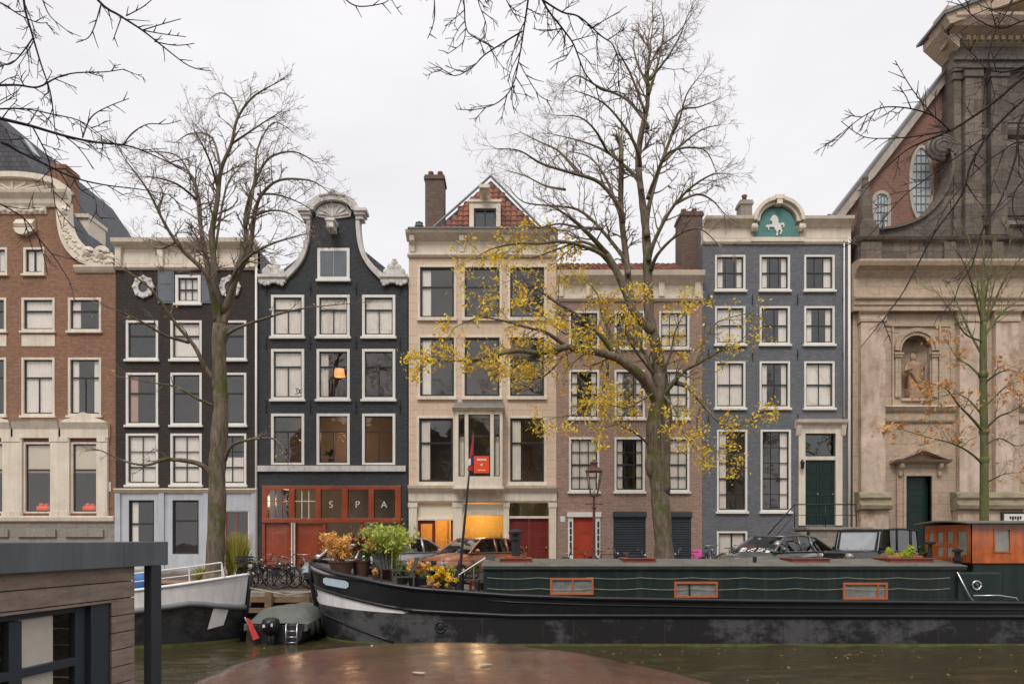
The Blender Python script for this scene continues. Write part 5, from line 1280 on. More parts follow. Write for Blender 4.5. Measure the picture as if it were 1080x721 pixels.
plant('quay_grass','low tuft of green grass at the foot of the left tree','shrub',FX(213,24.4),24.4,0,.8,.5,260,'leafyg',blades=True)
plant('quay_shrub','small green bush by the wall between the second house and the wooden spa front','shrub',FX(268,27),27,0,1.0,.5,400,'leafg')
# ================================================================ boats
def patchmat(name,base,patch,amt=(.48,.6),sc=(.9,.9,1.4),rough=.45):
    m,nt,b=newmat(name); tc=nt.nodes.new('ShaderNodeTexCoord').outputs['Object']
    f=noisen(nt,mapping(nt,tc,sc),1.0,5,.75); c=mixc(nt,ramp(nt,f,*amt),c4(base),c4(patch))
    f2=noisen(nt,mapping(nt,tc,(5,5,.5)),1,5,.7); c=mixc(nt,ramp(nt,f2,.5,.72,0,.75),c,c4(base,1.3)); f4=noisen(nt,mapping(nt,tc,(9,9,.6)),1,6,.8); c=mixc(nt,ramp(nt,f4,.60,.74,0,.6),c,(.10,.045,.02,1)); wv=nt.nodes.new('ShaderNodeTexBrick'); wv.inputs['Scale'].default_value=1; wv.inputs['Brick Width'].default_value=2.3; wv.inputs['Row Height'].default_value=.7; wv.inputs['Mortar Size'].default_value=.012; sx_=nt.nodes.new('ShaderNodeSeparateXYZ'); cx_=nt.nodes.new('ShaderNodeCombineXYZ'); nt.links.new(tc,sx_.inputs[0]); nt.links.new(sx_.outputs[0],cx_.inputs[0]); nt.links.new(sx_.outputs[2],cx_.inputs[1]); nt.links.new(cx_.outputs[0],wv.inputs['Vector']); c=mixc(nt,ramp(nt,wv.outputs['Fac'],0,1,0,.6),c,(.05,.045,.04,1))
    nt.links.new(c,b.inputs['Base Color']); b.inputs['Roughness'].default_value=rough
    bn=nt.nodes.new('ShaderNodeBump'); bn.inputs['Strength'].default_value=.25; bn.inputs['Distance'].default_value=.03; nt.links.new(noisen(nt,tc,3,4,.6),bn.inputs['Height']); nt.links.new(bn.outputs['Normal'],b.inputs['Normal']); return m
M['hullblack']=patchmat('black_hull_paint',(.016,.016,.018),(.045,.045,.048),rough=.4)
M['hullworn']=patchmat('worn_tarred_hull',(.013,.013,.014),(.075,.075,.078),(.50,.59),(.55,.55,.75),.5)
M['hullgloss']=mat('glossy_black_bulwark',(.012,.012,.014),.3,.3,3,.1)
M['hullwhite']=mat('white_hull_band',(.78,.76,.76),.45,.06,2,.05,streak=.3,streakcol=(.3,.22,.16))
M['algae']=mat('waterline_algae',(.10,.11,.03),.8,.3,4,.3)
M['cabin']=mat('dark_green_cabin_paint',(.014,.024,.021),.38,.15,2,.08,streak=.35,streakcol=(.05,.075,.065))
M['cabinroof']=mat('grey_green_cabin_roof',(.12,.115,.095),.75,.25,1.6,.3,col2=(.20,.17,.12),c2amt=(.6,.72))
M['frameor']=mat('orange_varnished_window_frame',(.42,.12,.05),.35,.15,4,.1,coat=.4)
M['hatchred']=mat('red_brown_hatch_paint',(.22,.06,.04),.5,.2,4,.1)
M['varnish']=mat('orange_varnished_mahogany',(.50,.12,.025),.22,.30,2.5,.05,streak=.6,streakcol=(.22,.04,.012),stretch=(9,9,.7),coat=.7)
M['deck']=mat('grey_brown_deck',(.13,.12,.105),.7,.3,3,.3)
M['rope']=mat('pale_rope',(.45,.40,.30),.9,.15,9,.3)
M['plateblue']=mat('pale_blue_name_plate',(.42,.52,.58),.5,.08)

def hull(t,name_,secs,lines,mats_,cy,side_z):
    """secs: [(x, half breadth top, half breadth waterline)]; lines(x)->list of z from sheer down"""
    g=MB(); NV=len(lines(secs[0][0]))
    for s in (-1,1):
        b0=len(g.v)
        for x,bt,bw,xo in secs:
            L=lines(x); zt,zb=L[0],L[-1]
            for z in L:
                u=(zt-z)/(zt-zb); g.v.append((x+xo*u,cy+s*(bt+(bw-bt)*(u**1.3)),z))
        for i in range(len(secs)-1):
            for k in range(NV-1):
                q=(b0+i*NV+k,b0+(i+1)*NV+k,b0+(i+1)*NV+k+1,b0+i*NV+k+1)
                g.f.append(q if s<0 else q[::-1]); g.m.append(k)
        if secs[-1][1]>.1:
            pass
    return g
# ---- big barge, bow to the left
BY=20.15; HB=2.25
bxs=[-5.66,-5.6,-5.45,-5.2,-4.8,-4.3,-3.7,-3.0,-2.2,-1.2,0,2,4,6,8,10,12,14,15.5,16.6,17.3]
def bsec(x):
    if x<-2.2: t_=(x+5.66)/(3.46); bt=HB*math.sqrt(max(0.0004,1-(1-t_)**2)); bw=HB*.97*math.sqrt(max(0.0001,1-(1-max(0,t_-.04)/.96)**2.0)) if t_>.04 else .02
    elif x>14: t_=(17.3-x)/3.3; bt=HB*math.sqrt(max(.02,1-(1-t_)**2)); bw=bt*.6
    else: bt=HB; bw=HB*.985
    xo=.35*max(0,1-(x+5.66)/2.0) if x<-3.6 else 0
    return (x,bt,bw,xo)
def lerp(pts,x):
    if x<=pts[0][0]: return pts[0][1]
    for (a,b),(c,d) in zip(pts,pts[1:]):
        if x<=c: return b+(d-b)*(x-a)/(c-a)
    return pts[-1][1]
def blines(x):
    zs=lerp([(-5.66,.99),(-5.2,.86),(-4.6,.70),(-4.0,.60),(-3.2,.45),(-2.4,.34),(0,.17),(2,.10),(6,.03),(17,-.05)],x)
    l1=min(zs-.004,lerp([(-5.66,.80),(-5.0,.66),(-4.0,.565),(-3.6,.53)],x) if x<-3.7 else zs-.004)
    l2=lerp([(-5.66,.34),(-4.8,.20),(-4,.05),(-3.2,-.10),(-2.4,-.21),(0,-.33),(17,-.36)],x)
    l3=min(l2-.004,lerp([(-5.66,-.14),(-4.8,-.17),(-4,-.22),(-3.2,-.26),(-2.5,-.29)],x) if x<-2.7 else l2-.004)
    return [zs,l1,l2,l3,-1.04,-1.25]
fine=[]
for a,b in zip(bxs,bxs[1:]):
    n=3 if b<=-1 else 2
    fine+=[a+(b-a)*k/n for k in range(n)]
fine.append(bxs[-1])
bs_=[bsec(x) for x in fine]
barge=thing('houseboat_barge','long black barge houseboat with white striped bow and long dark green cabin','houseboat',(5,BY,WZ))
g=hull(barge,'hull',bs_,blines,None,BY,None)
g.build('hull',[M['hullwhite'],M['hullgloss'],M['hullwhite'],M['hullworn'],M['algae']],barge,smooth=True,angle=35)
def side(x,z,s=-1,out=.03):
    x_,bt,bw,xo=bsec(x); L=blines(x); u=max(0,min(1,(L[0]-z)/(L[0]-L[-1]))); return (x+xo*u,BY+s*(bt+(bw-bt)*u**1.3+out),z)
g=MB()
for s in (-1,1):
    g.tube([side(x,blines(x)[0],s,.0) for x in fine],.055,8); 
gr=g.build('gunwale',M['hullgloss'],barge,smooth=True)
g=MB()
for s in (-1,1):
    g.tube([side(x,blines(x)[2]+.0,s,.01) for x in fine if x<-2.6],.045,8); g.tube([side(x,blines(x)[2]-.004,s,.01) for x in fine if x>=-2.8],.055,8)
    g.tube([side(x,blines(x)[1]-.01,s,.01) for x in fine if x<-3.5],.035,6)
    g.tube([side(x,blines(x)[0]-.16,s,.0) for x in fine if x>-1],.025,6)
g.tube([(-5.70,BY,1.05),(-5.69,BY,.5),(-5.62,BY,0),(-5.3,BY,-1.2)],[.06,.06,.06,.08],8)
g.tube([side(x,lerp([(-5.66,-.32),(-4.6,-.55),(-3.6,-.82),(-3,-1.0)],x),-1,.02) for x in fine if x<-2.9],.03,6)
g.build('rubbing_strake',M['hullgloss'],barge,smooth=True)
g=MB()   # deck, a little under the sheer
dv=[]
for x in fine: 
    x_,bt,bw,xo=bsec(x); z=blines(x)[0]-.10; dv.append([(x,BY-bt+.02,z),(x,BY+bt-.02,z)])
station_loft(g,dv); g.f=g.f[:-2]; g.m=g.m[:-2]
g.build('deck',M['deck'],barge)
# name plate and hawse hole on the bow
g=MB()
pp=[side(x,lerp([(-5.05,.50),(-4.3,.42)],x),-1,.025) for x in (-5.05,-4.95,-4.7,-4.5,-4.3,-4.22)]
vs=[]; 
for i,p in enumerate(pp): h=.10 if 0<i<5 else .05; vs+=[(p[0],p[1],p[2]-h),(p[0],p[1],p[2]+h)]
g.add(vs,[(2*i,2*i+2,2*i+3,2*i+1) for i in range(5)]); g.build('name_plate',M['plateblue'],barge)
g=MB(); p=side(-5.45,.14,-1,.03); g.ball(p,.05,.04,.12); g.build('hawse_pipe',M['black'],barge,smooth=True)
g=MB(); p=side(-1.8,-.62,-1,.0); ring(g,p,.13,.03,'y'); g.ball(p,.09,.02,.09); g.build('porthole',M['black'],barge,smooth=True)
# green cabin
K0,K1=-.74,11.75; ky0,ky1=18.45,21.85; kz=.865
g=MB(); n=10
prof=[(ky0,-.08),(ky0,kz)]+[(ky0+(ky1-ky0)*k/n,kz+.13*math.sin(math.pi*k/n)) for k in range(1,n)]+[(ky1,kz),(ky1,-.08)]
g.prism_yz(prof,K0,K1)
for xx in (K0+.0,): pass
x=K0+1.25
while x<K1: g.box(x,x+.015,ky0-.006,ky0,-.0,kz-.1); x+=1.33
cab=g.build('cabin',M['cabin'],barge)
g=MB(); n=12
pr2=[(ky0-.06+(ky1-ky0+.12)*k/n,kz+.012+.13*math.sin(math.pi*k/n)) for k in range(n+1)]; pr3=[(y,z+.03) for y,z in pr2][::-1]
g.prism_yz(pr2+pr3,K0-.05,K1+.03); g.build('cabin_roof',M['cabinroof'],barge)
g=MB(); g.box(K0-.04,K1+.02,ky0-.05,ky0-.001,kz-.07,kz-.01); g.box(K0,K1,ky0-.035,ky0-.001,-.03,.05); g.build('cabin_trim',M['cabin'],barge,bevel=.01)
g=MB()   # sagging hand lines along the cabin side
for zc in (.60,.32):
    x=K0+.1
    while x<K1-1.3:
        g.tube([(x+1.33*k/6,ky0-.05,zc-.035*math.sin(math.pi*k/6)) for k in range(7)],.005,4,False); x+=1.33
g.build('hand_line',M['rope'],barge)
for pa,pb_,ya,yb in ((580,626,609,627),(711,757,613,630),(889,936,614,632)):
    Yc=ky0-.03; X0,X1,Z1,Z0=FX(pa,Yc),FX(pb_,Yc),FZ(ya,Yc),FZ(yb,Yc)
    g=MB(); w=.06; g.box(X0,X1,Yc-.03,ky0,Z1-w,Z1); g.box(X0,X1,Yc-.03,ky0,Z0,Z0+w); g.box(X0,X0+w,Yc-.028,ky0,Z0+w,Z1-w); g.box(X1-w,X1,Yc-.028,ky0,Z0+w,Z1-w)
    f=g.build('cabin_window',M['frameor'],barge,bevel=.006)
    xm=X0+(X1-X0)*(.52 if pa==580 else (.35 if pa==711 else .78))
    MB().box(xm-.02,xm+.02,Yc-.032,ky0-.002,Z0+w,Z1-w).build('mullion',M['frameor' if pa!=711 else 'black'],f)
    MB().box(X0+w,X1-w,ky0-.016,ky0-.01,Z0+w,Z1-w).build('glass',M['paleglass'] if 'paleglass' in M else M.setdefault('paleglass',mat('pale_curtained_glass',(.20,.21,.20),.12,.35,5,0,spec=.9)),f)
for pa,pb_ in ((528,560),(658,690),(833,872),(935,980)):
    Yc=19.2; X0,X1=FX(pa,Yc),FX(pb_,Yc); zr=kz+.08
    g=MB(); g.box(X0,X1,19.0,19.9,zr-.05,zr+.11); g.box(X0-.03,X1+.03,18.97,19.93,zr+.11,zr+.145); h=g.build('roof_hatch',M['hatchred'],barge,bevel=.01)
    MB().box(X0+.12,X1-.12,19.08,19.82,zr+.146,zr+.152).build('glass',M['glassd'],h)
# stovepipe, deck ventilators
Yp=19.6
g=MB(); X=FX(544,Yp); g.lathe([(.12,0),(.12,.62),(.16,.63),(.16,.70),(.11,.71),(.11,.78),(.20,.80),(.20,.86),(.06,.93)],(X,Yp,kz+.08),14); sp=g.build('stove_pipe',M['black'],barge,smooth=True,angle=35)
g=MB(); X=FX(796,19.0); g.lathe([(.03,0),(.03,.02),(.055,.10),(.055,.22)],(X,19.0,kz+.04),8); g.tube([(X-.14,19,kz+.04),(X,19,kz+.14),(X+.1,19,kz+.04)],.01,5); g.build('roof_vent',M['black'],barge)
Yp=18.9
g=MB(); X=FX(1010,18.8); g.lathe([(.07,0),(.075,.45),(.12,.47),(.12,.55),(.07,.57),(.07,.7),(.13,.72),(.13,.76),(.04,.80)],(X,18.8,.55),12); g.build('vent_pipe',M['black'],barge,smooth=True,angle=35)
g=MB(); X=FX(981,19.2); g.lathe([(.05,0),(.05,.55),(.13,.57),(.13,.62),(.05,.64)],(X,19.2,kz+.03),12); g.build('vent_pipe',M['black'],barge,smooth=True,angle=35)
# green step section with porthole and tiller tube
g=MB(); S0,S1=FX(1009,18.4),FX(1055,18.4); g.box(S0+.02,S1,18.35,20.9,-.12,.74); sb=g.build('engine_casing',M['cabin'],barge,bevel=.04)
g=MB(); ring(g,(FX(1031,18.3),18.335,FZ(617,18.3)),.11,.028,'y'); pt=g.build('porthole',M['chrome'],sb,smooth=True)
MB().ball((FX(1031,18.3),18.345,FZ(617,18.3)),.09,.012,.09,14,6).build('glass',M['glassd'],pt)
g=MB(); g.tube([(S0-.05,18.3,.75),(S0+.25,18.25,.1),(S0+.35,18.2,-.02)],.018,6); g.tube([(S0+.3,18.2,.15),(S1-.2,18.15,.16),(S1+.2,18.1,.1),(S1+.3,18.1,-.05)],.018,6); g.build('grab_rail',M['chrome'],barge,smooth=True)
# wheelhouse
W0,W1,wy0,wy1=12.05,16.0,18.62,20.75; wz0,wz1=.965,1.98
g=MB(); g.box(W0+.05,W1-.05,wy0+.05,wy1-.05,-.12,wz0-.002); wb_=g.build('wheelhouse_base',M['cabin'],barge,bevel=.02)
g=MB(); wh_=[]
def panelwall(mb,p0,p1,holes,z0,z1,t=.06):
    """upright wall between two plan points with window holes (u0,u1,z0,z1) in metres"""
    d=Vector((p1[0]-p0[0],p1[1]-p0[1],0)); L=d.length; d.normalize(); n=Vector((d.y,-d.x,0))
    q=MB(); wallgrid(q,0,L,z0,z1,holes,0,t)
    b=len(mb.v); 
    for (u,v,z) in q.v: p=Vector((p0[0],p0[1],0))+d*u-n*v; mb.v.append((p.x,p.y,z))
    for f,m_ in zip(q.f,q.m): mb.f.append(tuple(b+i for i in f)); mb.m.append(m_)
hf=[(.60,.98,1.28,1.84),(1.42,1.86,1.28,1.84),(2.35,2.8,1.28,1.84),(3.2,3.65,1.28,1.84)]
panelwall(g,(W0,wy0),(W1,wy0),hf,wz0,wz1)
hl=[(.22,.62,1.18,1.80),(.80,1.08,1.48,1.80),(.80,1.08,1.12,1.40),(1.25,1.53,1.48,1.80),(1.25,1.53,1.12,1.40),(1.70,1.95,1.48,1.80)]
# left wall runs from far to near so its outer face looks toward -x
hl2=[(wy1-wy0-b_,wy1-wy0-a_,c_,d_) for a_,b_,c_,d_ in hl]
panelwall(g,(W0,wy1),(W0,wy0+.002),hl2,wz0,wz1)
panelwall(g,(W1,wy0+.062),(W1,wy1),[],wz0,wz1); panelwall(g,(W1-.06,wy1),(W0+.062,wy1),[],wz0,wz1)
g.build('wheelhouse',M['varnish'],barge)
g=MB()
for a_,b_,c_,d_ in hf: g.box(W0+a_,W0+b_,wy0+.025,wy0+.03,c_,d_)
for a_,b_,c_,d_ in hl: g.box(W0+.025,W0+.03,wy0+a_,wy0+b_,c_,d_)
g.build('wheelhouse_glass',M.setdefault('whg',mat('pale_reflecting_wheelhouse_glass',(.30,.29,.25),.1,.3,3,0,spec=.9)),barge)  # pale base colour paints in curtains and reflections on the panes
g=MB()
for a_,b_,c_,d_ in hf:
    for (u0,u1,v0,v1) in ((a_-.04,b_+.04,d_,d_+.04),(a_-.04,b_+.04,c_-.04,c_),(a_-.04,a_,c_,d_),(b_,b_+.04,c_,d_)): g.box(W0+u0,W0+u1,wy0-.018,wy0-.001,v0,v1)
    if a_>1: g.box(W0+(a_+b_)/2-.012,W0+(a_+b_)/2+.012,wy0-.01,wy0+.02,c_,d_)
g.build('wheelhouse_trim',M['varnish'],barge)
g=MB(); curtain_mesh(g,W0+1.4,W0+1.58,1.26,1.85,wy0+.12,.015,.06); curtain_mesh(g,W0+1.72,W0+1.9,1.26,1.85,wy0+.12,.015,.06); g.build('wheelhouse_curtain',M['curtain'],barge,smooth=True)
g=MB(); n=8; g.prism_yz([(wy0-.18+(wy1-wy0+.36)*k/n,wz1+.01+.07*math.sin(math.pi*k/n)) for k in range(n+1)]+[(wy0-.18+(wy1-wy0+.36)*k/n,wz1+.055+.07*math.sin(math.pi*k/n)) for k in range(n,-1,-1)],W0-.25,W1+.2)
g.build('wheelhouse_roof',M['cabinroof'],barge,bevel=.01)
g=MB(); g.box(14.1,14.6,18.2,18.5,-.1,.12); g.box(14.05,14.65,18.15,18.55,.12,.16); g.build('deck_box',M['black'],barge,bevel=.02)
# mast with furled flag, leaning
mp=at(486,592,19.0); mt=at(499,455,19.0)
m_=thing('flag_pole','slender black flag pole with a furled red flag leaning above the barge foredeck','flag pole',(mp.x,mp.y,.15))
g=MB(); g.tube([(mp.x-.05,mp.y,.10),tuple(mp),tuple(mp+(mt-mp)*.5),tuple(mt)],[.04,.038,.03,.015],8); g.build('pole',M['black'],m_,smooth=True)
g=MB(); g.tube([(mp.x-.05,mp.y,.12),(mp.x-.02,mp.y,.75)],[.14,.11],10); g.build('pole_foot',M['black'],m_)
M['flagred']=mat('red_flag_cloth',(.42,.025,.03),.8,.3,6,0); M['flagblue']=mat('navy_flag_cloth',(.03,.04,.16),.8,.2)
for nm,a_,b_,w_,mm,off in (('flag',.70,.98,.065,'flagred',0),('flag_white_stripe',.74,.79,.035,'white',-.03),('flag_blue_stripe',.75,.82,.035,'flagblue',.03)):
    g=MB()
    def fn(u,v,a_=a_,b_=b_,w_=w_,off=off):
        p=mp+(mt-mp)*(a_+(b_-a_)*v); ww=w_*(1.0-.75*v) if nm=='flag' else w_; th=u*2*math.pi
        return (p.x+.02+off+ww*math.cos(th)*(1+.35*math.sin(3*th+v*7)),p.y-(.03 if nm!='flag' else 0)+ww*.6*math.sin(th),p.z)
    g.grid(fn,14,8)
    g.build(nm,M[mm],m_,smooth=True,fix=False)
# deck furniture: gangway rail, chairs
M['chairw']=mat('weathered_grey_teak',(.07,.07,.065),.8,.25,4,.3)
def deckchair(label,x,y,z,rz,m='chairw',s=1.0):
    t=thing('deck_chair',label,'chair',(0,0,0),'chairs on the barge foredeck')
    g=MB(); 
    for k in range(6): g.box(-.26*s,.26*s,-.25*s+k*.085*s,-.19*s+k*.085*s,.36*s,.38*s)
    g.build('seat',M[m],t)
    g=MB()
    for k in range(5):
        xx=-.24*s+k*.11*s; g.add([(xx,.24*s,.36*s),(xx+.085*s,.24*s,.36*s),(xx+.085*s,.27*s,.36*s),(xx,.27*s,.36*s),(xx,.44*s,.98*s),(xx+.085*s,.44*s,.98*s),(xx+.085*s,.47*s,.98*s),(xx,.47*s,.98*s)],[(0,3,2,1),(4,5,6,7),(0,1,5,4),(1,2,6,5),(2,3,7,6),(3,0,4,7)])
    g.build('backrest',M[m],t)
    for sx in (-1,1):
        g=MB(); g.box(sx*.30*s-.03,sx*.30*s+.03,-.32*s,.34*s,.56*s,.585*s); g.build('armrest',M[m],t)
        for yy in (-.26,.28): g=MB(); g.box(sx*.29*s-.02,sx*.29*s+.02,yy*s-.02,yy*s+.02,0,.56*s); g.build('leg',M[m],t)
    t.location=(x,y,z); t.rotation_euler=(0,0,rz); return t
zd=blines(-3)[0]-.1
deckchair('dark wooden deck chair with high slatted back between the bow flower pots',FX(408,19.9),19.9,.40,R(35),s=.98)
deckchair('pale low garden chair in front of the plants on the barge foredeck',FX(424,18.7),18.8,.28,R(-70),s=.85)
deckchair('dark reclining chair beside the foot of the flag pole at the cabin end',FX(500,19.4),19.4,.08,R(-60),s=1.1)
t=thing('gangway_rail','thin metal handrail sloping up beside the flag pole to the cabin roof','handrail',(FX(490,18.9),18.9,.1))
g=MB(); g.tube([tuple(at(484,606,18.9)),tuple(at(512,588,18.9)),tuple(at(518,588,19.2))],.02,6); g.build('rail',M['chrome'],t)
g=MB(); g.tube([tuple(at(484,606,18.9)),tuple(at(484,624,18.9))],.02,6); g.tube([tuple(at(500,596,18.9)),tuple(at(500,626,18.9))],.018,6); g.build('post',M['chrome'],t)
# foredeck rail
t=thing('deck_railing','low black wire railing around the plants of the barge foredeck','railing',(FX(455,21),21.9,.25))
g=MB(); 
for k in range(8):
    x=-3.9+k*.45; g.tube([(x,21.9,.2),(x,21.9,.95)],.015,5)
g.build('post',M['black'],t)
g=MB(); 
for z in (.6,.93): g.tube([(-3.9,21.9,z),(-.75,21.9,z)],.012,5)
g.build('wire',M['black'],t)
# pots and plants on the barge
M['leafbam']=leafmat('light_green_bamboo_leaves',(.42,.50,.09),(.26,.36,.07),(.75,.68,.18))
def P_(px_,Y): return FX(px_,Y)
plant('potted_plant','big round brown pot of yellow orange foliage at the tip of the barge bow','plant',P_(360,19.9),19.9,.56,.74,.66,1700,'leafpk',True,leaf=.055,pr=.34,ph=.42,group='potted plants on the barge')
plant('potted_plant','brown pot of dark red foliage just right of the big orange plant on the bow','plant',P_(381,20.3),20.3,.52,.95,.40,420,'leafr',True,leaf=.06,pr=.27,ph=.46,group='potted plants on the barge')
plant('bamboo','tall clump of yellow green bamboo grass behind the deck chair','plant',P_(407,20.6),20.6,.42,1.22,.9,560,'leafbam',True,blades=True,pr=.3,ph=.4,group='potted plants on the barge')
plant('bamboo_leaves','small dark leafy shrub between the red foliage and the bamboo','plant',P_(388,21.2),21.2,.42,1.15,.35,400,'leafg',True,leaf=.07,pr=.2,ph=.3,group='potted plants on the barge')
plant('potted_plant','bright lime green plant in a black tub left of the orange flowers on the foredeck','plant',P_(424,19.6),19.6,.36,.42,.28,420,'leafyg2' if 'leafyg2' in M else 'leafg',True,'black',leaf=.055,pr=.2,ph=.22,group='potted plants on the barge')
plant('potted_plant','black tub of orange and pink flowers in the middle of the barge foredeck','plant',P_(440,19.2),19.2,.27,.5,.42,620,'leafpk',True,'black',leaf=.05,pr=.26,ph=.28,group='potted plants on the barge')
plant('potted_plant','low row of golden yellow flowers left of the flag pole','plant',P_(463,19.8),19.8,.22,.42,.42,620,'leafy',True,'black',leaf=.05,pr=.25,ph=.18,group='potted plants on the barge')
plant('potted_plant','small green plant at the left end of the green cabin','plant',P_(506,20.4),20.4,.12,.55,.3,260,'leafg',True,'terra',leaf=.05,pr=.17,ph=.22,group='potted plants on the barge')
plant('potted_plant','small red flowers in a low pot next to the cabin corner','plant',P_(497,18.7),18.7,.1,.25,.16,130,'leafr',True,'terra',leaf=.04,pr=.12,ph=.15,group='potted plants on the barge')
M['lime']=leafmat('lime_yellow_foliage',(.55,.62,.05),(.36,.46,.05))
plant('window_box','wooden trough of lime yellow plants on the right end of the green cabin roof','plant',P_(951,20.0),20.0,kz+.12,.42,.42,800,'lime',leaf=.06)
g=MB(); X=P_(951,20); g.box(X-.5,X+.5,19.8,20.2,kz+.1,kz+.27); o=g.build('planter_trough',M['frameor'],None,origin=(X,20,kz+.1),bevel=.01); tag(o,'long reddish wooden trough under the lime yellow plants on the cabin roof','planter')
plant('potted_plant','dark green bush beside the lime plants in front of the church door','plant',P_(975,20.6),20.6,kz+.1,.45,.25,260,'leafg',leaf=.06)
M['orangeitem']=mat('orange_plastic',(.7,.15,.03),.5,.1)
for (px_,y_,w_,h_,mm,lb) in ((541,590,.22,.14,'orangeitem','small orange tub on the cabin roof beside the stove pipe'),(432,612,.12,.1,'white','small white bowl on the barge foredeck in front of the pale chair')):
    X=P_(px_,19.3); Z=kz+.1 if px_>500 else .27
    g=MB(); g.lathe([(w_*.6,0),(w_,h_),(w_*1.1,h_*1.1),(w_*.9,h_*1.1)],(X,19.4 if px_>500 else 18.4,Z),14); o=g.build('tub',M[mm],None,smooth=True,origin=(X,19.4,Z)); tag(o,lb,'tub')
g=MB(); X=P_(449,18.35); g.lathe([(.09,0),(.16,.16),(.17,.2),(.13,.2)],(X,18.35,.2),14); o=g.build('bowl',M['black'],None,smooth=True,origin=(X,18.35,.2)); tag(o,'small black bowl near the edge of the barge foredeck','bowl')
for i_,(px_,Y_,r0,h0,mm,pm_,lb) in enumerate(((448,20.3,.13,.35,'leafg','terra','small green plant in a brown pot in the middle of the foredeck'),(456,18.6,.10,.22,'leafpk','black','little tub of orange flowers near the hull edge of the foredeck'),(474,18.9,.11,.28,'leafy','terra','small yellow plant in a brown pot just left of the flag pole foot'),(433,20.8,.14,.40,'leafr','black','dark red plant in a black tub at the back of the foredeck'),(396,19.3,.10,.20,'leafpk','terra','little pot of orange foliage at the feet of the dark deck chair'),(479,20.9,.15,.45,'leafbam','black','light green bushy plant in a black tub behind the flag pole'))):
    plant('potted_plant',lb,'plant',P_(px_,Y_),Y_,lerp([(-5.66,.8),(-3.2,.4),(-2.4,.24),(0,.07)],P_(px_,Y_)),h0,h0*.8,220,mm,True,pm_,leaf=.045,pr=r0,ph=r0*1.1,group='potted plants on the barge')
# fallen leaves on the cabin roof and the decks
g=MB()
for i in range(420):
    x=rng.uniform(K0,K1); y=rng.uniform(ky0,ky1); leafquad(g,(x,y,kz+.055+.13*math.sin(math.pi*(y-ky0)/(ky1-ky0))),rng.uniform(.025,.05),True)
for i in range(500):
    x=rng.uniform(-4.5,K0); y=rng.uniform(18.2,22); 
    x_,bt,_,_=bsec(x)
    if abs(y-BY)<bt-.1: leafquad(g,(x,y,blines(x)[0]-.085),rng.uniform(.03,.06),True)
for i in range(60):
    leafquad(g,(rng.uniform(11.8,16),rng.uniform(17.95,18.3),blines(13)[0]-.085),rng.uniform(.03,.05),True)
o=g.build('leaf_litter',M['leafl'],None,fix=False); tag(o,'pale fallen leaves scattered over the barge roof and deck','leaves',kind='stuff')
g=MB()
for i in range(140):
    x=rng.uniform(-7,14); y=17.85-abs(rng.gauss(0,2.6)); leafquad(g,(x,y,wavez(x,y)+.012),rng.uniform(.03,.055),True)
o=g.build('floating_leaves',M['leafl'],None,fix=False); tag(o,'small brown leaves floating on the canal water beside the black hull','leaves',kind='stuff')
# hose / coiled rope and lime flower at the stern
g=MB(); X=P_(1022,18.2); g.tube([(X-.35+.7*k/40+.08*math.sin(k*.9),18.15+.1*math.cos(k*.9),-.1+.03*math.sin(k*.4)) for k in range(41)],.02,5); o=g.build('coiled_hose',M['rope'],None,smooth=True,origin=(X,18.15,-.1)); tag(o,'pale hose lying coiled on the barge side deck below the porthole','hose')

# ---- white and black barge at left (bow to the right)
WBY=19.0; WH=1.75; tipx=-7.0
def wsec(x):
    t_=max(0,min(1,(tipx-x)/2.6)); bt=WH*math.sqrt(max(.004,1-(1-t_)**2)) if x>tipx-2.6 else WH
    bw=bt*(.55+.4*min(1,(tipx-x)/3.0)); return (x,bt,bw,-.25*(1-t_))
wxs=[tipx-v for v in (0,.04,.12,.25,.45,.7,1.0,1.4,1.9,2.6,3.5,4.5,6,8,10,12)]
def wl(x):
    zs=lerp([(tipx-12,.12),(tipx-4,.2),(tipx-2.6,.30),(tipx-1.2,.47),(tipx,.66)],x); z1=zs-.45 if x<tipx-.9 else zs-.45-.35*(x-tipx+.9)/.9
    return [zs,z1,z1-.14,-1.02,-1.3]
wbt=thing('cargo_barge','white over black steel barge with its bow pointing right, moored at left','barge',(-10,WBY,WZ))
ws=[wsec(x) for x in wxs]; g=hull(wbt,'hull',ws,wl,None,WBY,None)
g.build('hull',[M['hullwhite'],M['hullblack'],M['hullblack'],M['algae']],wbt,smooth=True,angle=35)
def wside(x,z,s=-1,out=.02):
    x_,bt,bw,xo=wsec(x); L=wl(x); u=max(0,min(1,(L[0]-z)/(L[0]-L[-1]))); return (x+xo*u,WBY+s*(bt+(bw-bt)*u**1.3+out),z)
g=MB()
for s in (-1,1): g.tube([wside(x,wl(x)[0],s,0) for x in wxs],.04,8)
g.build('gunwale',M['hullwhite'],wbt,smooth=True)
g=MB()
for s in (-1,1): g.tube([wside(x,wl(x)[1]-.06,s,.01) for x in wxs],.075,8)
g.build('rubbing_strake',M['lead'],wbt,smooth=True)
g=MB(); g.tube([(tipx+.0,WBY,.70),(tipx-.06,WBY,.1),(tipx-.22,WBY,-1.2)],[.08,.07,.1],8); g.build('stem_post',M['black'],wbt,smooth=True)
g=MB(); dv=[]
for x in wxs: x_,bt,_,_=wsec(x); z=wl(x)[0]-.12; dv.append([(x,WBY-bt+.02,z),(x,WBY+bt-.02,z)])
station_loft(g,dv); g.f=g.f[:-2]; g.m=g.m[:-2]; g.build('deck',M['deck'],wbt)
g=MB(); vs=[]
for x,z in ((tipx-.50,-.16),(tipx-.20,-.1),(tipx-.30,-.62),(tipx-.62,-.70)): vs.append(wside(x,z,-1,.03))
g.poly(vs); g.build('anchor_plate',M['hullwhite'],wbt)
rail=thing('boat_railing','white tubular railing leaning out along the bow of the white and black barge','railing',(-9,17.8,.3))
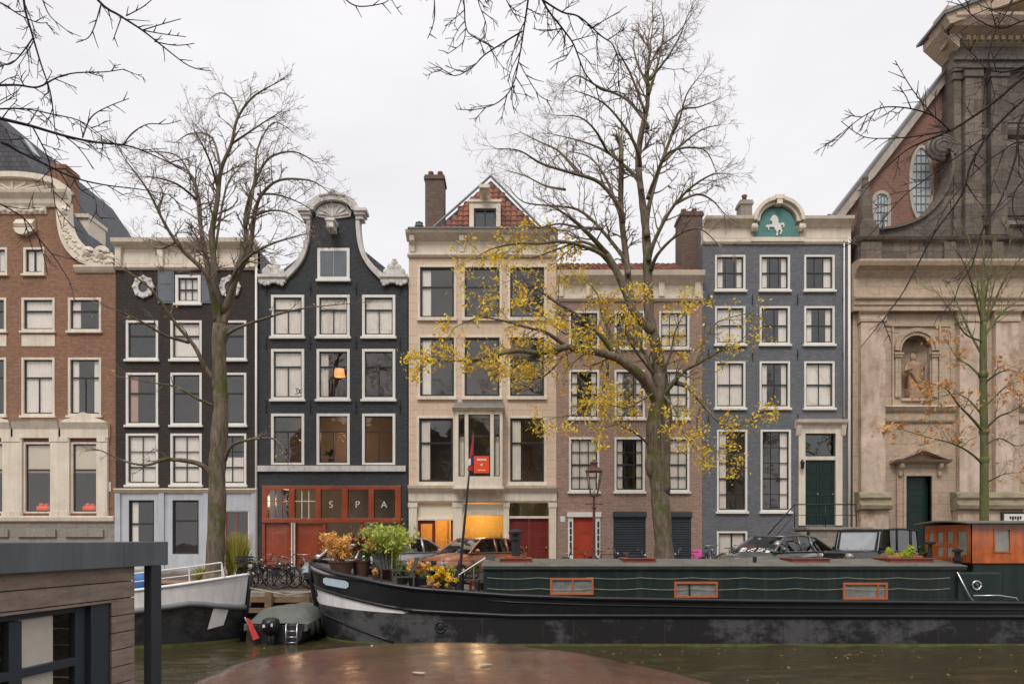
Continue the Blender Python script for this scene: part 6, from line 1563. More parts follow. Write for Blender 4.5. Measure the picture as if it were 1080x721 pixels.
rp=[]; 
for k in range(8): rp.append(tipx-.5-k*.62)
g=MB(); top=[wside(x+.1,wl(x)[0]+.42,-1,.0) for x in rp]; top=[(p[0],p[1]+.05,wl(rp[i])[0]+.42-(.0)) for i,p in enumerate(top)]
g.tube(top,.022,6); g.tube([(p[0],p[1]+.02,p[2]-.2) for p in top],.015,6); g.build('rail',M['white'],rail)
g=MB(); 
for i,x in enumerate(rp): b=wside(x+.12,wl(x)[0],-1,-.03); g.tube([b,top[i]],.018,6)
g.tube([top[0],(tipx-.32,WBY-.9,wl(tipx-.4)[0])],.018,6)
g.build('post',M['white'],rail)
g=MB(); X=-9.0; g.box(-9.7,-8.3,18.6,19.6,.2,.42); g.box(-9.75,-8.25,18.55,19.65,.42,.46); g.build('deck_hatch',M['oldwood'],wbt,bevel=.02)
g=MB(); M['bluetarp']=mat('blue_tarpaulin',(.05,.16,.42),.6,.2,3,.2); g.ball((FX(147,18.3),18.3,.48),.25,.2,.28,12,8); o=g.build('blue_bag',M['bluetarp'],None,smooth=True,origin=(FX(147,18.3),18.3,.25)); tag(o,'blue bag on the deck of the white barge seen just left of the square post','bag')
g=MB(); g.tube([(tipx,WBY-.05,.3),(-6.2,19.6,.05),(-5.0,22.6,.08)],.02,5)
o=g.build('mooring_rope',M['rope'],None,smooth=True,origin=(tipx,WBY,.3)); tag(o,'pale mooring rope slanting from the white barge bow to the quay behind the small boat','rope')

# ---- small covered motorboat
mx,my=-6.08,19.6
mb_=thing('motorboat','small motorboat under a grey green canvas cover with outboard and swim ladder','motorboat',(mx,my,WZ))
g=MB(); secs=[]
for y,w,zt in ((18.25,.72,-.62),(18.6,.78,-.6),(19.6,.80,-.56),(20.5,.68,-.5),(21.1,.4,-.42),(21.45,.05,-.36)):
    secs.append([(mx-w,y,zt),(mx-w*.93,y,-.95),(mx-w*.6,y,-1.25),(mx+w*.6,y,-1.25),(mx+w*.93,y,-.95),(mx+w,y,zt)])
station_loft(g,secs); g.build('hull',M['hullblack'],mb_,smooth=True,angle=40)
M['canvas']=mat('grey_green_canvas',(.115,.12,.105),.85,.2,2.5,.4,streak=.25,streakcol=(.06,.06,.05))
g=MB()
def cov(u,v):
    y=18.32+3.0*v; w=(.80 if v<.5 else .80-.6*(v-.5)**1.3)*1.03; a=(u-.5)*2
    h=(.42*min(1,v*4+.05)*(1-.55*v))*(1-abs(a)**5)
    return (mx+a*w, y, -.60+h+.10*v+.018*math.sin(v*22+a*4)*(1-abs(a)))
g.grid(cov,18,26)
g.grid(lambda u,v:(mx+(u-.5)*2*.82,18.30,-.60-.16*v+.02*math.sin(u*19)+ (0 if v>0 else 0)),18,2)
for s in (-1,1): g.grid(lambda u,v,s=s:(mx+s*(.82 if u<.5 else (.80-.6*(u-.5)**1.3)*1.03)+s*.005,18.32+2.7*u,-.59-.14*v+.10*u),12,2)
g.build('canvas_cover',M['canvas'],mb_,smooth=True,fix=False)
g=MB(); ox_=mx-.05; g.lathe([(.12,-.22),(.19,-.18),(.22,-.05),(.22,.08),(.19,.16),(.10,.20),(.01,.21)],(ox_,18.08,-.60),14,1.2); g.tube([(ox_,18.1,-.7),(ox_,18.05,-1.3)],[.13,.08],8); ob_=g.build('outboard_motor',M['hullgloss'],mb_,smooth=True)
g=MB(); g.box(ox_-.13,ox_-.04,17.835,17.86,-.62,-.55); g.box(ox_+.05,ox_+.12,17.84,17.86,-.60,-.52); g.ball((ox_+.0,17.86,-.50),.05,.02,.03); g.build('decal',M['white'],ob_)
g=MB(); lx_=mx+.45
for s in (-.14,.14): g.tube([(lx_+s,18.15,-.60),(lx_+s,18.12,-1.2)],.016,6)
for z in (-.75,-.9,-1.04): g.tube([(lx_-.14,18.14,z),(lx_+.14,18.14,z)],.014,6)
g.tube([(lx_-.14,18.15,-.6),(lx_-.14,18.3,-.56)],.016,6); g.tube([(lx_+.14,18.15,-.6),(lx_+.14,18.3,-.56)],.016,6)
g.build('swim_ladder',M['chrome'],mb_,smooth=True)
g=MB(); g.add([(mx-.72,18.16,-.42),(mx-.62,18.14,-.44),(mx-.35,18.10,-.92),(mx-.52,18.12,-.98),(mx-.72,18.19,-.42),(mx-.62,18.17,-.44),(mx-.35,18.13,-.92),(mx-.52,18.15,-.98)],[(0,1,2,3),(7,6,5,4),(0,4,5,1),(1,5,6,2),(2,6,7,3),(3,7,4,0)]); g.build('red_pennant',M.setdefault('pennant',mat('red_pennant_cloth',(.55,.05,.04),.7,.2,6,0)),mb_)
g=MB(); g.tube([(mx-.76,18.2,-.40),(mx-.6,18.2,-.7)],.015,6); g.build('pennant_pole',M['white'],mb_)
g=MB(); 
for k in range(5): g.ball((mx+.84,18.6+k*.5,-.75),.09,.09,.2,8,6)
g.build('fender',M['rubber'],mb_,smooth=True)

# ---- near houseboat at the left edge
M['siding']=mat('weathered_cedar_boards',(.34,.265,.215),.8,.22,2.5,.6,streak=.55,streakcol=(.13,.095,.075),stretch=(12,1.2,14),col2=(.33,.27,.22),c2amt=(.5,.75))
M['zinc']=mat('grey_zinc_fascia',(.115,.13,.14),.5,.15,1.2,.1,streak=.5,streakcol=(.22,.24,.25),stretch=(5,5,.6))
M['antif']=mat('anthracite_window_frame',(.045,.055,.068),.4,.08,2,0); M['postg']=mat('dark_painted_steel_post',(.05,.055,.065),.4,.1,2,0)
hbt=thing('houseboat','modern houseboat with weathered wood boards, zinc roof edge and dark window, nearest at left','houseboat',(-6.5,6.0,WZ))
# fascia side runs from (x=-4.9,y=6.8) to (-4.54,9.4)
P0=Vector((-5.85,.6,0)); P1=Vector((-4.545,9.4,0)); dv_=(P1-P0).normalized(); nv=Vector((dv_.y,-dv_.x,0))
zt_=1.565; zbm=1.26
def hp_(s,o,z): p=P1-dv_*s+nv*o; return (p.x,p.y,z)      # s metres back from the far corner, o outward
def hbox(mb,s0,s1,o0,o1,z0,z1):
    c=[hp_(s,o,z) for z in (z0,z1) for s,o in ((s0,o0),(s1,o0),(s1,o1),(s0,o1))]
    mb.add(c,[(0,1,2,3),(4,7,6,5),(0,4,5,1),(1,5,6,2),(2,6,7,3),(3,7,4,0)])
g=MB(); 
joints=[0,.85,3.1,5.6,8.6]
for a_,b_ in zip(joints,joints[1:]): hbox(g,a_+(.004 if a_ else 0),b_-.004,-.10,0,zbm,zt_)
hbox(g,0,8.6,-5.0,-.101,zt_-.06,zt_-.01); hbox(g,-.0,.1,-5,-.101,zbm,zt_)
g.build('roof_fascia',M['zinc'],hbt,bevel=.006)
g=MB(); hbox(g,.05,8.6,-4.9,-.105,zbm+.02,zbm+.06); g.build('roof',M['lead'],hbt)
wo=-.10; ws_=.555   # wall set back, its far corner 0.92 m short of the roof corner
g=MB(); z=zbm+.02; bh=.205
z1_=.93; s_w0,s_w1=.93,6.2
hb_rows=[]
while z>-.9:
    za_=z-bh
    if za_>.84-.02 or True:
        top=z; bot=za_+.012
        # window opening between s_w0.. and z<0.93
        if bot>=.84: hbox(g,ws_,8.6,wo-.03,wo,bot,top)
        elif top>.84: 
            hbox(g,ws_,8.6,wo-.03,wo, .84,top); hbox(g,ws_,s_w0,wo-.03,wo,bot,.84)
        elif top>-.9: hbox(g,ws_,s_w0,wo-.03,wo,bot,top)
        else: hbox(g,ws_,8.6,wo-.03,wo,bot,top)
        # end face boards
        c=ws_; hbox(g,c-.03,c,wo-4.4,wo-.0,bot,top)
    z-=bh
g.build('board_cladding',M['siding'],hbt,bevel=.004)
g=MB(); hbox(g,ws_+.002,s_w0,wo-.2,wo-.032,-.95,zbm+.02); hbox(g,s_w0,8.6,wo-.2,wo-.032,.84,zbm+.02); hbox(g,s_w0,8.6,wo-.2,wo-.032,-.95,-.9); hbox(g,ws_+.002,8.6,wo-4.4,wo-4.3,-.95,zbm)
g.build('inner_wall',M['black'],hbt)
g=MB(); fo=wo-.10
hbox(g,s_w0+.0,s_w0+.30,wo-.19,wo-.03,-.9,.84)     # deep dark jamb
hbox(g,s_w0+.30,s_w0+.46,fo-.08,fo,-.9,.84); hbox(g,s_w0+.46,s_w1,fo-.08,fo,.77,.84)
hbox(g,s_w0+.46,s_w1,fo-.08,fo+.01,.17,.26); hbox(g,s_w0+1.2,s_w0+1.36,fo-.08,fo+.012,-.9,.76); hbox(g,s_w0+1.50,s_w0+1.56,fo-.08,fo+.0,.26,.76)
hbox(g,s_w0+2.3,s_w0+2.42,fo-.08,fo+.012,-.3,.84)
wf=g.build('window_frame',M['antif'],hbt,bevel=.006)
g=MB(); hbox(g,s_w0+.46,s_w1,fo-.05,fo-.044,-.9,.8); g.build('glass',M['glassn'],wf)
g=MB(); 
hbox(g,s_w0+.72,s_w0+1.25,fo-.06,fo-.056,-.9,.84); hbox(g,s_w0+1.6,s_w0+2.2,fo-.06,fo-.056,-.9,.84)
hbox(g,s_w0+2.4,s_w1,fo-.06,fo-.056,-.3,.84)
g.build('blind',M['curtain'],wf)
g=MB(); hbox(g,ws_+.1,8.6,-4.3,-4.2,-.9,zbm); hbox(g,ws_+.1,8.6,-4.3,-.5,-.9,-.8); g.build('interior',M['room'],hbt)
g=MB(); hbox(g,.13,.33,-.115,-.005,-1.3,zbm-.002); g.build('corner_post',M['postg'],hbt,bevel=.008)
g=MB(); hbox(g,-.02,8.8,-5.2,.1,-1.6,-.92); g.build('concrete_hull',M['stoneA'],hbt)

# ---- brown covered boat in the foreground
M['brownroof']=None
m,nt,b=newmat('wet_brown_boat_cover'); tc=nt.nodes.new('ShaderNodeTexCoord').outputs['Object']
f=noisen(nt,mapping(nt,tc,(.8,.8,2)),1.3,6,.65); c=mixc(nt,ramp(nt,f,.3,.7),(.050,.022,.014,1),(.115,.05,.03,1))
f2=noisen(nt,mapping(nt,tc,(14,1.2,4)),1,4,.6); c=mixc(nt,ramp(nt,f2,.5,.8,0,.35),c,(.20,.11,.075,1))
nt.links.new(c,b.inputs['Base Color']); nt.links.new(ramp(nt,noisen(nt,tc,2.0,5,.7),.3,.7,.13,.30),b.inputs['Roughness'])
bn=nt.nodes.new('ShaderNodeBump'); bn.inputs['Strength'].default_value=.3; bn.inputs['Distance'].default_value=.03; nt.links.new(noisen(nt,tc,2.2,4,.6),bn.inputs['Height']); nt.links.new(bn.outputs['Normal'],b.inputs['Normal'])
M['brownroof']=m
cbt=thing('covered_boat','boat under a smooth wet brown cover filling the bottom edge of the view','boat',(-.3,3.2,WZ))
bc=Vector((.178,3.393)); ax=Vector((math.cos(-1.168),math.sin(-1.168))); bx2=Vector((-ax.y,ax.x))
LA,LB=4.148,1.917
def cover(u,v):
    th=2*math.pi*u; r=v
    cx,sx_=math.cos(th),math.sin(th); e=2/2.652
    a=LA*r*math.copysign(abs(cx)**e,cx); b_=LB*r*math.copysign(abs(sx_)**e,sx_)
    p=bc+ax*a+bx2*b_
    z=.70-.125*(abs(b_)/LB)**2.2-.154*(abs(a)/LA)**3
    if v>.93: z-=((v-.93)/.07)**1.6*.10
    z+=.006*math.sin(a*7)*(r)
    return (p.x,p.y,z)
g=MB(); g.grid(cover,72,20); g.build('boat_cover',m,cbt,smooth=True,fix=False)
g=MB()
def skirt(u,v):
    x,y,z=cover(u,1.0); c_=bc; return (c_.x+(x-c_.x)*(1-.06*v),c_.y+(y-c_.y)*(1-.06*v),z+( -1.25-z)*v)
g.grid(skirt,72,6); g.build('hull',M['hullblack'],cbt,smooth=True,fix=False)
g=MB(); g.tube([cover(k/72,1.0) for k in range(73)],.022,6); g.build('cover_hem',m,cbt,smooth=True)
def zcov(px_,py_):
    best=None
    for i in range(180):
        for j in range(20):
            p=cover(i/180,j/20*.97); 
            qx=540+F*p[0]/max(p[1],.1); qy=HOR+(EYE-p[2])*F/max(p[1],.1)
            d=(qx-px_)**2+(qy-py_)**2
            if p[1]>.5 and (best is None or d<best[0]): best=(d,p)
    return best[1]
for px_,py_,s_,lb in ((392,684,.03,'leftmost small pale leaf stuck on the far edge of the brown boat cover'),(514,702,.045,'pale yellow leaf lying flat in the middle of the brown boat cover'),(440,712,.05,'larger pale leaf near the bottom edge of the brown boat cover'),):
    p=zcov(px_,py_); g=MB(); aa=rng.uniform(0,3); g.prism_xy([(p[0]+s_*(math.cos(t_)*math.cos(aa)-.42*math.sin(t_)*(1-.3*math.cos(t_))*math.sin(aa)),p[1]+s_*(math.cos(t_)*math.sin(aa)+.42*math.sin(t_)*(1-.3*math.cos(t_))*math.cos(aa))) for t_ in [k*math.pi/8 for k in range(16)]],p[2]+.006,p[2]+.012); o=g.build('fallen_leaf',M['rope'],None,origin=p,fix=False); tag(o,lb,'leaf',group='leaves stuck on the boat cover')
# ================================================================ trees
def rot_dir(d,ang,r):
    a=d.orthogonal().normalized(); a=Matrix.Rotation(r.uniform(0,2*math.pi),3,d)@a
    return (d*math.cos(ang)+a*math.sin(ang)).normalized()
class Tree:
    def __init__(s,name,label,base,seed,cat='tree',group=None):
        s.t=thing(name,label,cat,base,group); s.trunk=MB(); s.tw=MB(); s.lf=MB(); s.r=random.Random(seed); s.tips=[]
    def limb(s,pts,r0,r1,n=8,noise_=.0):
        P=bez(pts,4); m=len(P); rad=[r0+(r1-r0)*(i/(m-1))**.8 for i in range(m)]
        if r0>.2:   # knobbly trunk
            rad=[q*(1+.08*s.r.uniform(-1,1)) for q in rad]
        s.trunk.tube(P,rad,n); return P,rad
    def twig(s,p,d,L,r,lvl,up=.05,wig=.22,kids=4,step=.22,leafp=0,leafsz=.1):
        n=max(2,int(L/step)); pts=[p]; q=p.copy(); rr=s.r
        for i in range(n):
            d=(d+Vector((rr.gauss(0,wig),rr.gauss(0,wig),rr.gauss(0,wig)+up))*.6).normalized(); q=q+d*(L/n); pts.append(q.copy())
        s.tw.tube(pts,[max(.0035,r*(1-.75*i/n)) for i in range(n+1)],3 if r<.02 else 5,False)
        if lvl>0:
            for k in range(kids):
                t=rr.uniform(.2,1.0); i=min(n-1,int(t*n)); u=t*n-i; pp=pts[i]+(pts[i+1]-pts[i])*u; dd=(pts[i+1]-pts[i]).normalized()
                s.twig(pp,rot_dir(dd,rr.uniform(.45,1.05),rr),L*rr.uniform(.35,.65)*(1.15-.5*t),max(.004,r*.6),lvl-1,up,wig,max(2,kids-1),step,leafp,leafsz)
        else: s.tips.append((pts[-1],d))
        if leafp:
            for i in range(1,len(pts)):
              for _ in range(3):
                if rr.random()<leafp: leafquad(s.lf,pts[i]+Vector((rr.gauss(0,.11),rr.gauss(0,.11),rr.gauss(-.04,.09))),leafsz*rr.uniform(.5,1.35),False,rr)
    def dress(s,P,rad,start=.25,every=.45,L=1.3,lvl=2,up=.06,kids=4,leafp=0,leafsz=.07,ang=(.5,1.1),fan=True,wig=.22):
        tot=0; acc=0; m=len(P)
        lens=[0]
        for i in range(1,m): lens.append(lens[-1]+(P[i]-P[i-1]).length)
        T=lens[-1]; x=T*start
        while x<T:
            i=max(k for k in range(m) if lens[k]<=x); i=min(i,m-2); u=(x-lens[i])/max(1e-6,lens[i+1]-lens[i]); p=P[i]+(P[i+1]-P[i])*u; d=(P[i+1]-P[i]).normalized()
            f=x/T; s.twig(p,rot_dir(d,s.r.uniform(*ang),s.r),L*s.r.uniform(.6,1.15)*(1.1-.35*f),max(.008,min(.035,rad[i]*.45)),lvl,up,wig,kids,.22,leafp,leafsz)
            x+=every*s.r.uniform(.6,1.4)
        if fan:
            d=(P[-1]-P[-2]).normalized()
            for k in range(3): s.twig(P[-1],rot_dir(d,s.r.uniform(.1,.6),s.r),L*s.r.uniform(.7,1.1),max(.008,rad[-1]*.8),lvl,up,wig,kids,.22,leafp,leafsz)
    def finish(s,bark='bark',twig='twig',leaf=None):
        s.trunk.build('trunk',M[bark],s.t,smooth=True); s.tw.build('branches',M[twig],s.t,fix=False)
        if leaf: s.lf.build('leaves',M[leaf],s.t,fix=False)
def tr(l,Y,dy=0,k=1.0):
    n=len(l); return [at(x,y,Y+dy*(i/(n-1))) for i,(x,y) in enumerate(l)]
# ---- left bare tree
Y=24.0
T=Tree('bare_elm_tree','tall bare tree with mossy trunk standing in front of the dark brown house',(at(227,600,Y).x,Y,0),11,group='elm trees along the far quay')
base=[Vector((at(226,600,Y).x,Y,-.05))]+tr([(227,590),(229,530),(229,500),(231,462),(233,432),(232,402),(231,365),(232,342)],Y)
P,r_=T.limb(base,.32,.22,12)
T.trunk.tube([base[0],base[0]+Vector((0,0,.5))],[.5,.33],12)
for p_ in ((231,404),(234,352)): q=at(*p_,Y); T.trunk.ball(q,.23,.23,.36,10,8)
L1=[([(229,350),(229,332),(223.6,295),(212,246),(207,197),(197,180),(180,172)],1.5,.13,.02),
([(232,342),(229,325),(225.5,280),(223.6,246),(229,212),(233,179),(244,152),(250,126),(265,104),(283,92)],-.5,.15,.02),
([(229,340),(223.6,310),(216,287),(193.6,265),(175,238.5),(156,201),(134,171)],-2,.12,.02),
([(228,335),(220,291),(212,238.5),(210.5,212),(201,186),(186,163.6),(156,160)],2,.10,.015),
([(234,345),(244,313),(250,283.5),(259,257),(259,227),(268.5,193.6),(283.5,167),(310,160),(332,171)],1,.14,.015),
([(236,330),(250,291),(263,265),(268.5,227),(276,205),(295,190),(325,190),(340,197)],-1.5,.12,.015),
([(240,310),(248,287),(265,268.5),(287,257),(310,250),(325,246)],-2,.08,.012),
([(259,240),(268,195),(272,156),(287,130),(302,134)],2,.06,.012),
([(233,180),(223.6,145),(201,141),(186,150)],2.4,.05,.012),
([(230,200),(222,172),(212,150),(205,138)],-2,.05,.012),
([(226,270),(238,200),(252,178),(262,170)],2.5,.05,.012),
([(207,210),(188,195),(168,188),(150,186)],-2.2,.05,.012),
([(272,205),(290,205),(312,212),(330,222)],2.0,.05,.01),
([(262,230),(285,222),(305,225),(322,236)],-2.5,.05,.01),
([(244,152),(262,140),(280,128),(296,118)],-1.8,.045,.01),
([(252,122),(244,104),(232,98),(222,104)],1.4,.04,.01),
([(186,255),(170,262),(158,258),(148,250)],1.5,.05,.01),
([(175,238),(168,222),(172,204),(165,190)],1.8,.05,.01)]
for l,dy,a_,b_ in L1:
    P,r_=T.limb(tr(l,Y,dy),a_,b_,7); T.dress(P,r_,.25,.24,1.1,2,.07,4)
for l,dy,a_,b_ in [([(231,406),(216,387),(205,365),(186,342),(171,320),(156,302),(140,290)],-1.5,.10,.02),([(199,361),(175,354),(149,339),(122,327)],-2.2,.06,.02),([(229,429),(209,421),(186,408),(164,404),(141,400)],-1.5,.06,.012),
 ([(225,503.5),(212,490),(190,485),(171,485),(156,490),(134,487),(107,475)],-1.5,.11,.02),([(238,354),(250,346),(276,337),(302,329),(328,324),(370,320)],-1.2,.07,.012),([(237,485),(244,470),(261,464),(287,462),(297,470)],-1,.08,.02)]:
    P,r_=T.limb(tr(l,Y,dy),a_,b_,7); T.dress(P,r_,.4,.5,.75,1,.03,4,.02,.05)
T.finish('bark','twig','leafy')
# ---- mid tree with yellow leaves
Y=24.6
T=Tree('elm_tree_with_yellow_leaves','tallest tree with a thick leaning trunk and yellow leaves on its lower limbs',(at(701,600,Y).x,Y,0),5,group='elm trees along the far quay')
base=[Vector((at(702,600,Y).x,Y,-.05))]+tr([(701,594),(698,546),(694,509),(690,478),(690,445),(694,425),(696,395)],Y)
P,r_=T.limb(base,.35,.23,14)
T.trunk.tube([base[0],base[0]+Vector((0,0,.5))],[.58,.42],12)
P,r_=T.limb(tr([(700,520),(700,480),(702,440),(699,410),(697,385)],Y,.2),.23,.22,12)
for p_,q_ in (((688,490),.26),((688,455),.22),((695,512),.28)): q=at(*p_,Y-.05); T.trunk.ball(q,q_,q_*.9,q_*1.9,12,10)
main=tr([(697,400),(692,365),(685,335),(683,281.6),(681,241),(677,209),(673,169),(677,137),(683,109),(683,76),(686,52)],Y,.6)
P,r_=T.limb(main,.23,.045,10); T.dress(P,r_,.6,.3,1.4,2,.1,5)
P,r_=T.limb(tr([(688,350),(676,338),(667,325),(651,288),(640,268)],Y,-.4),.17,.11,9)
UP=[([(640,268),(624,250),(605,232),(590,222)],-2.0,.11,.03),
([(667,325),(663,300),(661,277.5),(655,225),(655,190),(655,160)],.8,.13,.09),
([(677,201),(669,185),(641,161),(613,149),(580,141)],2,.09,.012),
([(657,235),(655,221),(633,193),(605,183),(572,173),(548,159),(524,157)],-1.6,.10,.012),
([(683,135),(681,129),(661,105),(633,92.5),(609,80),(596,88)],1.5,.08,.012),
([(675,175),(673,161),(661,137),(637,109),(609,96.5)],-1.6,.09,.012),
([(682,250),(683,225),(693,185),(709,141),(717,117),(737,113),(757,105)],1.5,.11,.012),
([(683,210),(690,190),(705,161),(741,157),(755,180)],-1.8,.08,.012),
([(684,275),(689,257),(705,225),(725,201),(749,185),(766,183)],-1.0,.10,.012),
([(687,285),(693,269),(713,249),(737,241),(757,257)],-2,.08,.012),
([(662,290),(661,277),(633,241),(609,221),(580,217),(552,213),(536,197)],1.6,.09,.012),
([(684,100),(693,70),(698,48),(700,24),(697,12)],.8,.06,.012),
([(685,85),(703,62),(716,40),(724,20)],-1,.05,.012),
([(683,90),(672,66),(668,46),(672,32)],1.2,.05,.012),
([(683,76),(694,52),(714,36),(728,18)],1.4,.045,.012),
([(681,120),(665,78),(655,60),(650,48)],-1.2,.05,.012),
([(655,230),(640,190),(622,166),(600,160)],2.2,.07,.012),
([(610,183),(590,160),(570,150),(550,140)],2.0,.06,.012),
([(641,161),(628,138),(612,124),(590,122)],-2.0,.05,.012),
([(709,141),(716,128),(724,100),(735,84)],-1.5,.05,.012),
([(712,215),(735,205),(752,212),(764,226)],2.2,.06,.012),
([(700,170),(722,150),(742,136),(760,132)],2.2,.06,.012),
([(633,241),(612,240),(590,236),(570,240),(548,238)],-1.6,.06,.012),
([(596,200),(575,196),(555,186),(535,180)],2.2,.05,.012)]
for l,dy,a_,b_ in UP:
    P,r_=T.limb(tr(l,Y,dy),a_,b_,7); T.dress(P,r_,.25,.24,1.1,2,.07,4)
T.limb(tr([(655,170),(655,160),(656,158)],Y,.8),.09,.085,7)
LOW=[([(653,290),(641,275),(629,265),(596,255),(568,257),(545,257),(520,262),(504,270)],-2.0,.10,.012,.24),
([(640,268),(615,255),(590,262),(560,272),(535,268)],1.8,.07,.012,.18),
([(694,425),(683,405),(672,393),(651,377.6),(624,370),(598,366),(572,372),(545,370),(519,375),(493,380),(456,380)],-3.0,.22,.02,.34),
([(651,378),(630,350),(606,330),(585,318),(560,300),(540,295)],-1.5,.10,.012,.13),
([(660,386),(648,360),(636,335),(630,310),(618,296)],2.2,.09,.012,.20),
([(598,366),(575,350),(555,345),(530,338),(505,335),(480,345)],-2.8,.08,.012,.16),
([(600,366),(580,392),(560,400),(540,396)],-2.4,.05,.012,.22),
([(640,375),(640,400),(625,425),(610,436),(585,440)],-2.8,.06,.012,.12),
([(624,370),(612,345),(596,352),(570,330)],-3.2,.06,.01,.28),
([(697,420),(719,393),(735,384),(756,372),(777,362)],-1.5,.10,.015,.13),([(692,400),(705,380),(712,350),(722,330)],-1,.06,.01,.20),([(694,412),(680,420),(660,430),(640,425)],-2,.06,.01,.26),([(698,415),(712,432),(720,455),(735,475)],-2,.06,.01,.20),([(690,395),(672,372),(660,350),(664,325)],-1.6,.06,.01,.28),
([(710,403),(725,408),(740,425),(767,451),(798,441)],-2.0,.10,.015,.15),
([(735,384),(742,360),(756,340),(790,330)],1.5,.06,.012,.03),
([(740,425),(735,450),(748,470),(760,478)],-2.4,.05,.01,.14),
([(686,470),(668,455),(650,448),(636,452)],-1.8,.05,.01,.18),
([(694,415),(684,380),(668,358),(650,345),(640,330)],1.0,.10,.012,.20)]
for l,dy,a_,b_,lp in LOW:
    P,r_=T.limb(tr(l,Y,dy),a_,b_,8); T.dress(P,r_,.25,.30,.9,2,.02,4,lp*1.75,.062)
T.finish('bark','twig','leafy')
# ---- right young green tree
Y=25.2
T=Tree('young_tree','slender green barked young tree with a few orange leaves in front of the church pilasters',(at(1040,600,Y).x,Y,0),8)
P,r_=T.limb([Vector((at(1038,600,Y).x,Y,0))]+tr([(1038,560),(1038,500),(1038,460),(1037,410),(1037,370),(1037,340)],Y),.165,.11,10)
for p_ in ((1038,455),(1038,485),(1037,395)): T.trunk.ball(at(*p_,Y),.17,.17,.2,8,6)
for l,dy,a_,b_ in [([(1037,345),(1036,310),(1037,280),(1038,240)],.3,.07,.01),([(1037,345),(1028,310),(1018,280),(1006,262)],-1,.05,.01),([(1036,350),(1040,310),(1045,280),(1050,255)],1,.05,.01),
 ([(1038,345),(1050,315),(1062,290),(1074,275)],-.8,.05,.01),([(1037,340),(1031,300),(1024,262),(1020,245)],.9,.04,.01),([(1038,355),(1056,330),(1072,318),(1082,300)],1.2,.05,.01),([(1036,375),(1020,345),(1010,320),(1002,300)],1.0,.05,.01),([(1037,360),(1018,352),(1004,330),(990,310)],-1.3,.04,.01),([(1037,350),(1044,320),(1052,285),(1064,262)],.4,.04,.01)]:
    P,r_=T.limb(tr(l,Y,dy),a_,b_,6); T.dress(P,r_,.2,.25,.9,1,.18,4,.0,ang=(.25,.6),wig=.12)
for l,dy,a_,b_,lp in [([(1037,455),(1024,440),(1012,428),(998,410),(985,405)],-1,.06,.01,.10),([(1037,455),(1052,440),(1070,432),(1085,420)],-1,.05,.01,.10),([(1038,490),(1020,475),(1000,466),(975,460),(950,452)],-1.4,.05,.008,.09),([(1038,470),(1054,462),(1072,470),(1086,466)],1,.04,.008,.05),
 ([(1037,405),(1050,395),(1064,390),(1080,395)],-1.2,.045,.008,.12),([(1037,400),(1022,385),(1010,378),(1000,362)],1.2,.05,.01,.08),([(1038,440),(1020,420),(1004,415),(990,420)],1.4,.045,.008,.10),([(1038,510),(1058,500),(1075,498)],-1.2,.03,.008,.03),([(1038,430),(1058,410),(1076,402),(1090,405)],1.5,.04,.008,.12)]:
    P,r_=T.limb(tr(l,Y,dy),a_,b_,6); T.dress(P,r_,.3,.22,.85,2,.05,3,lp*1.5,.085,wig=.16)
T.finish('barkg','twigg','leafo')

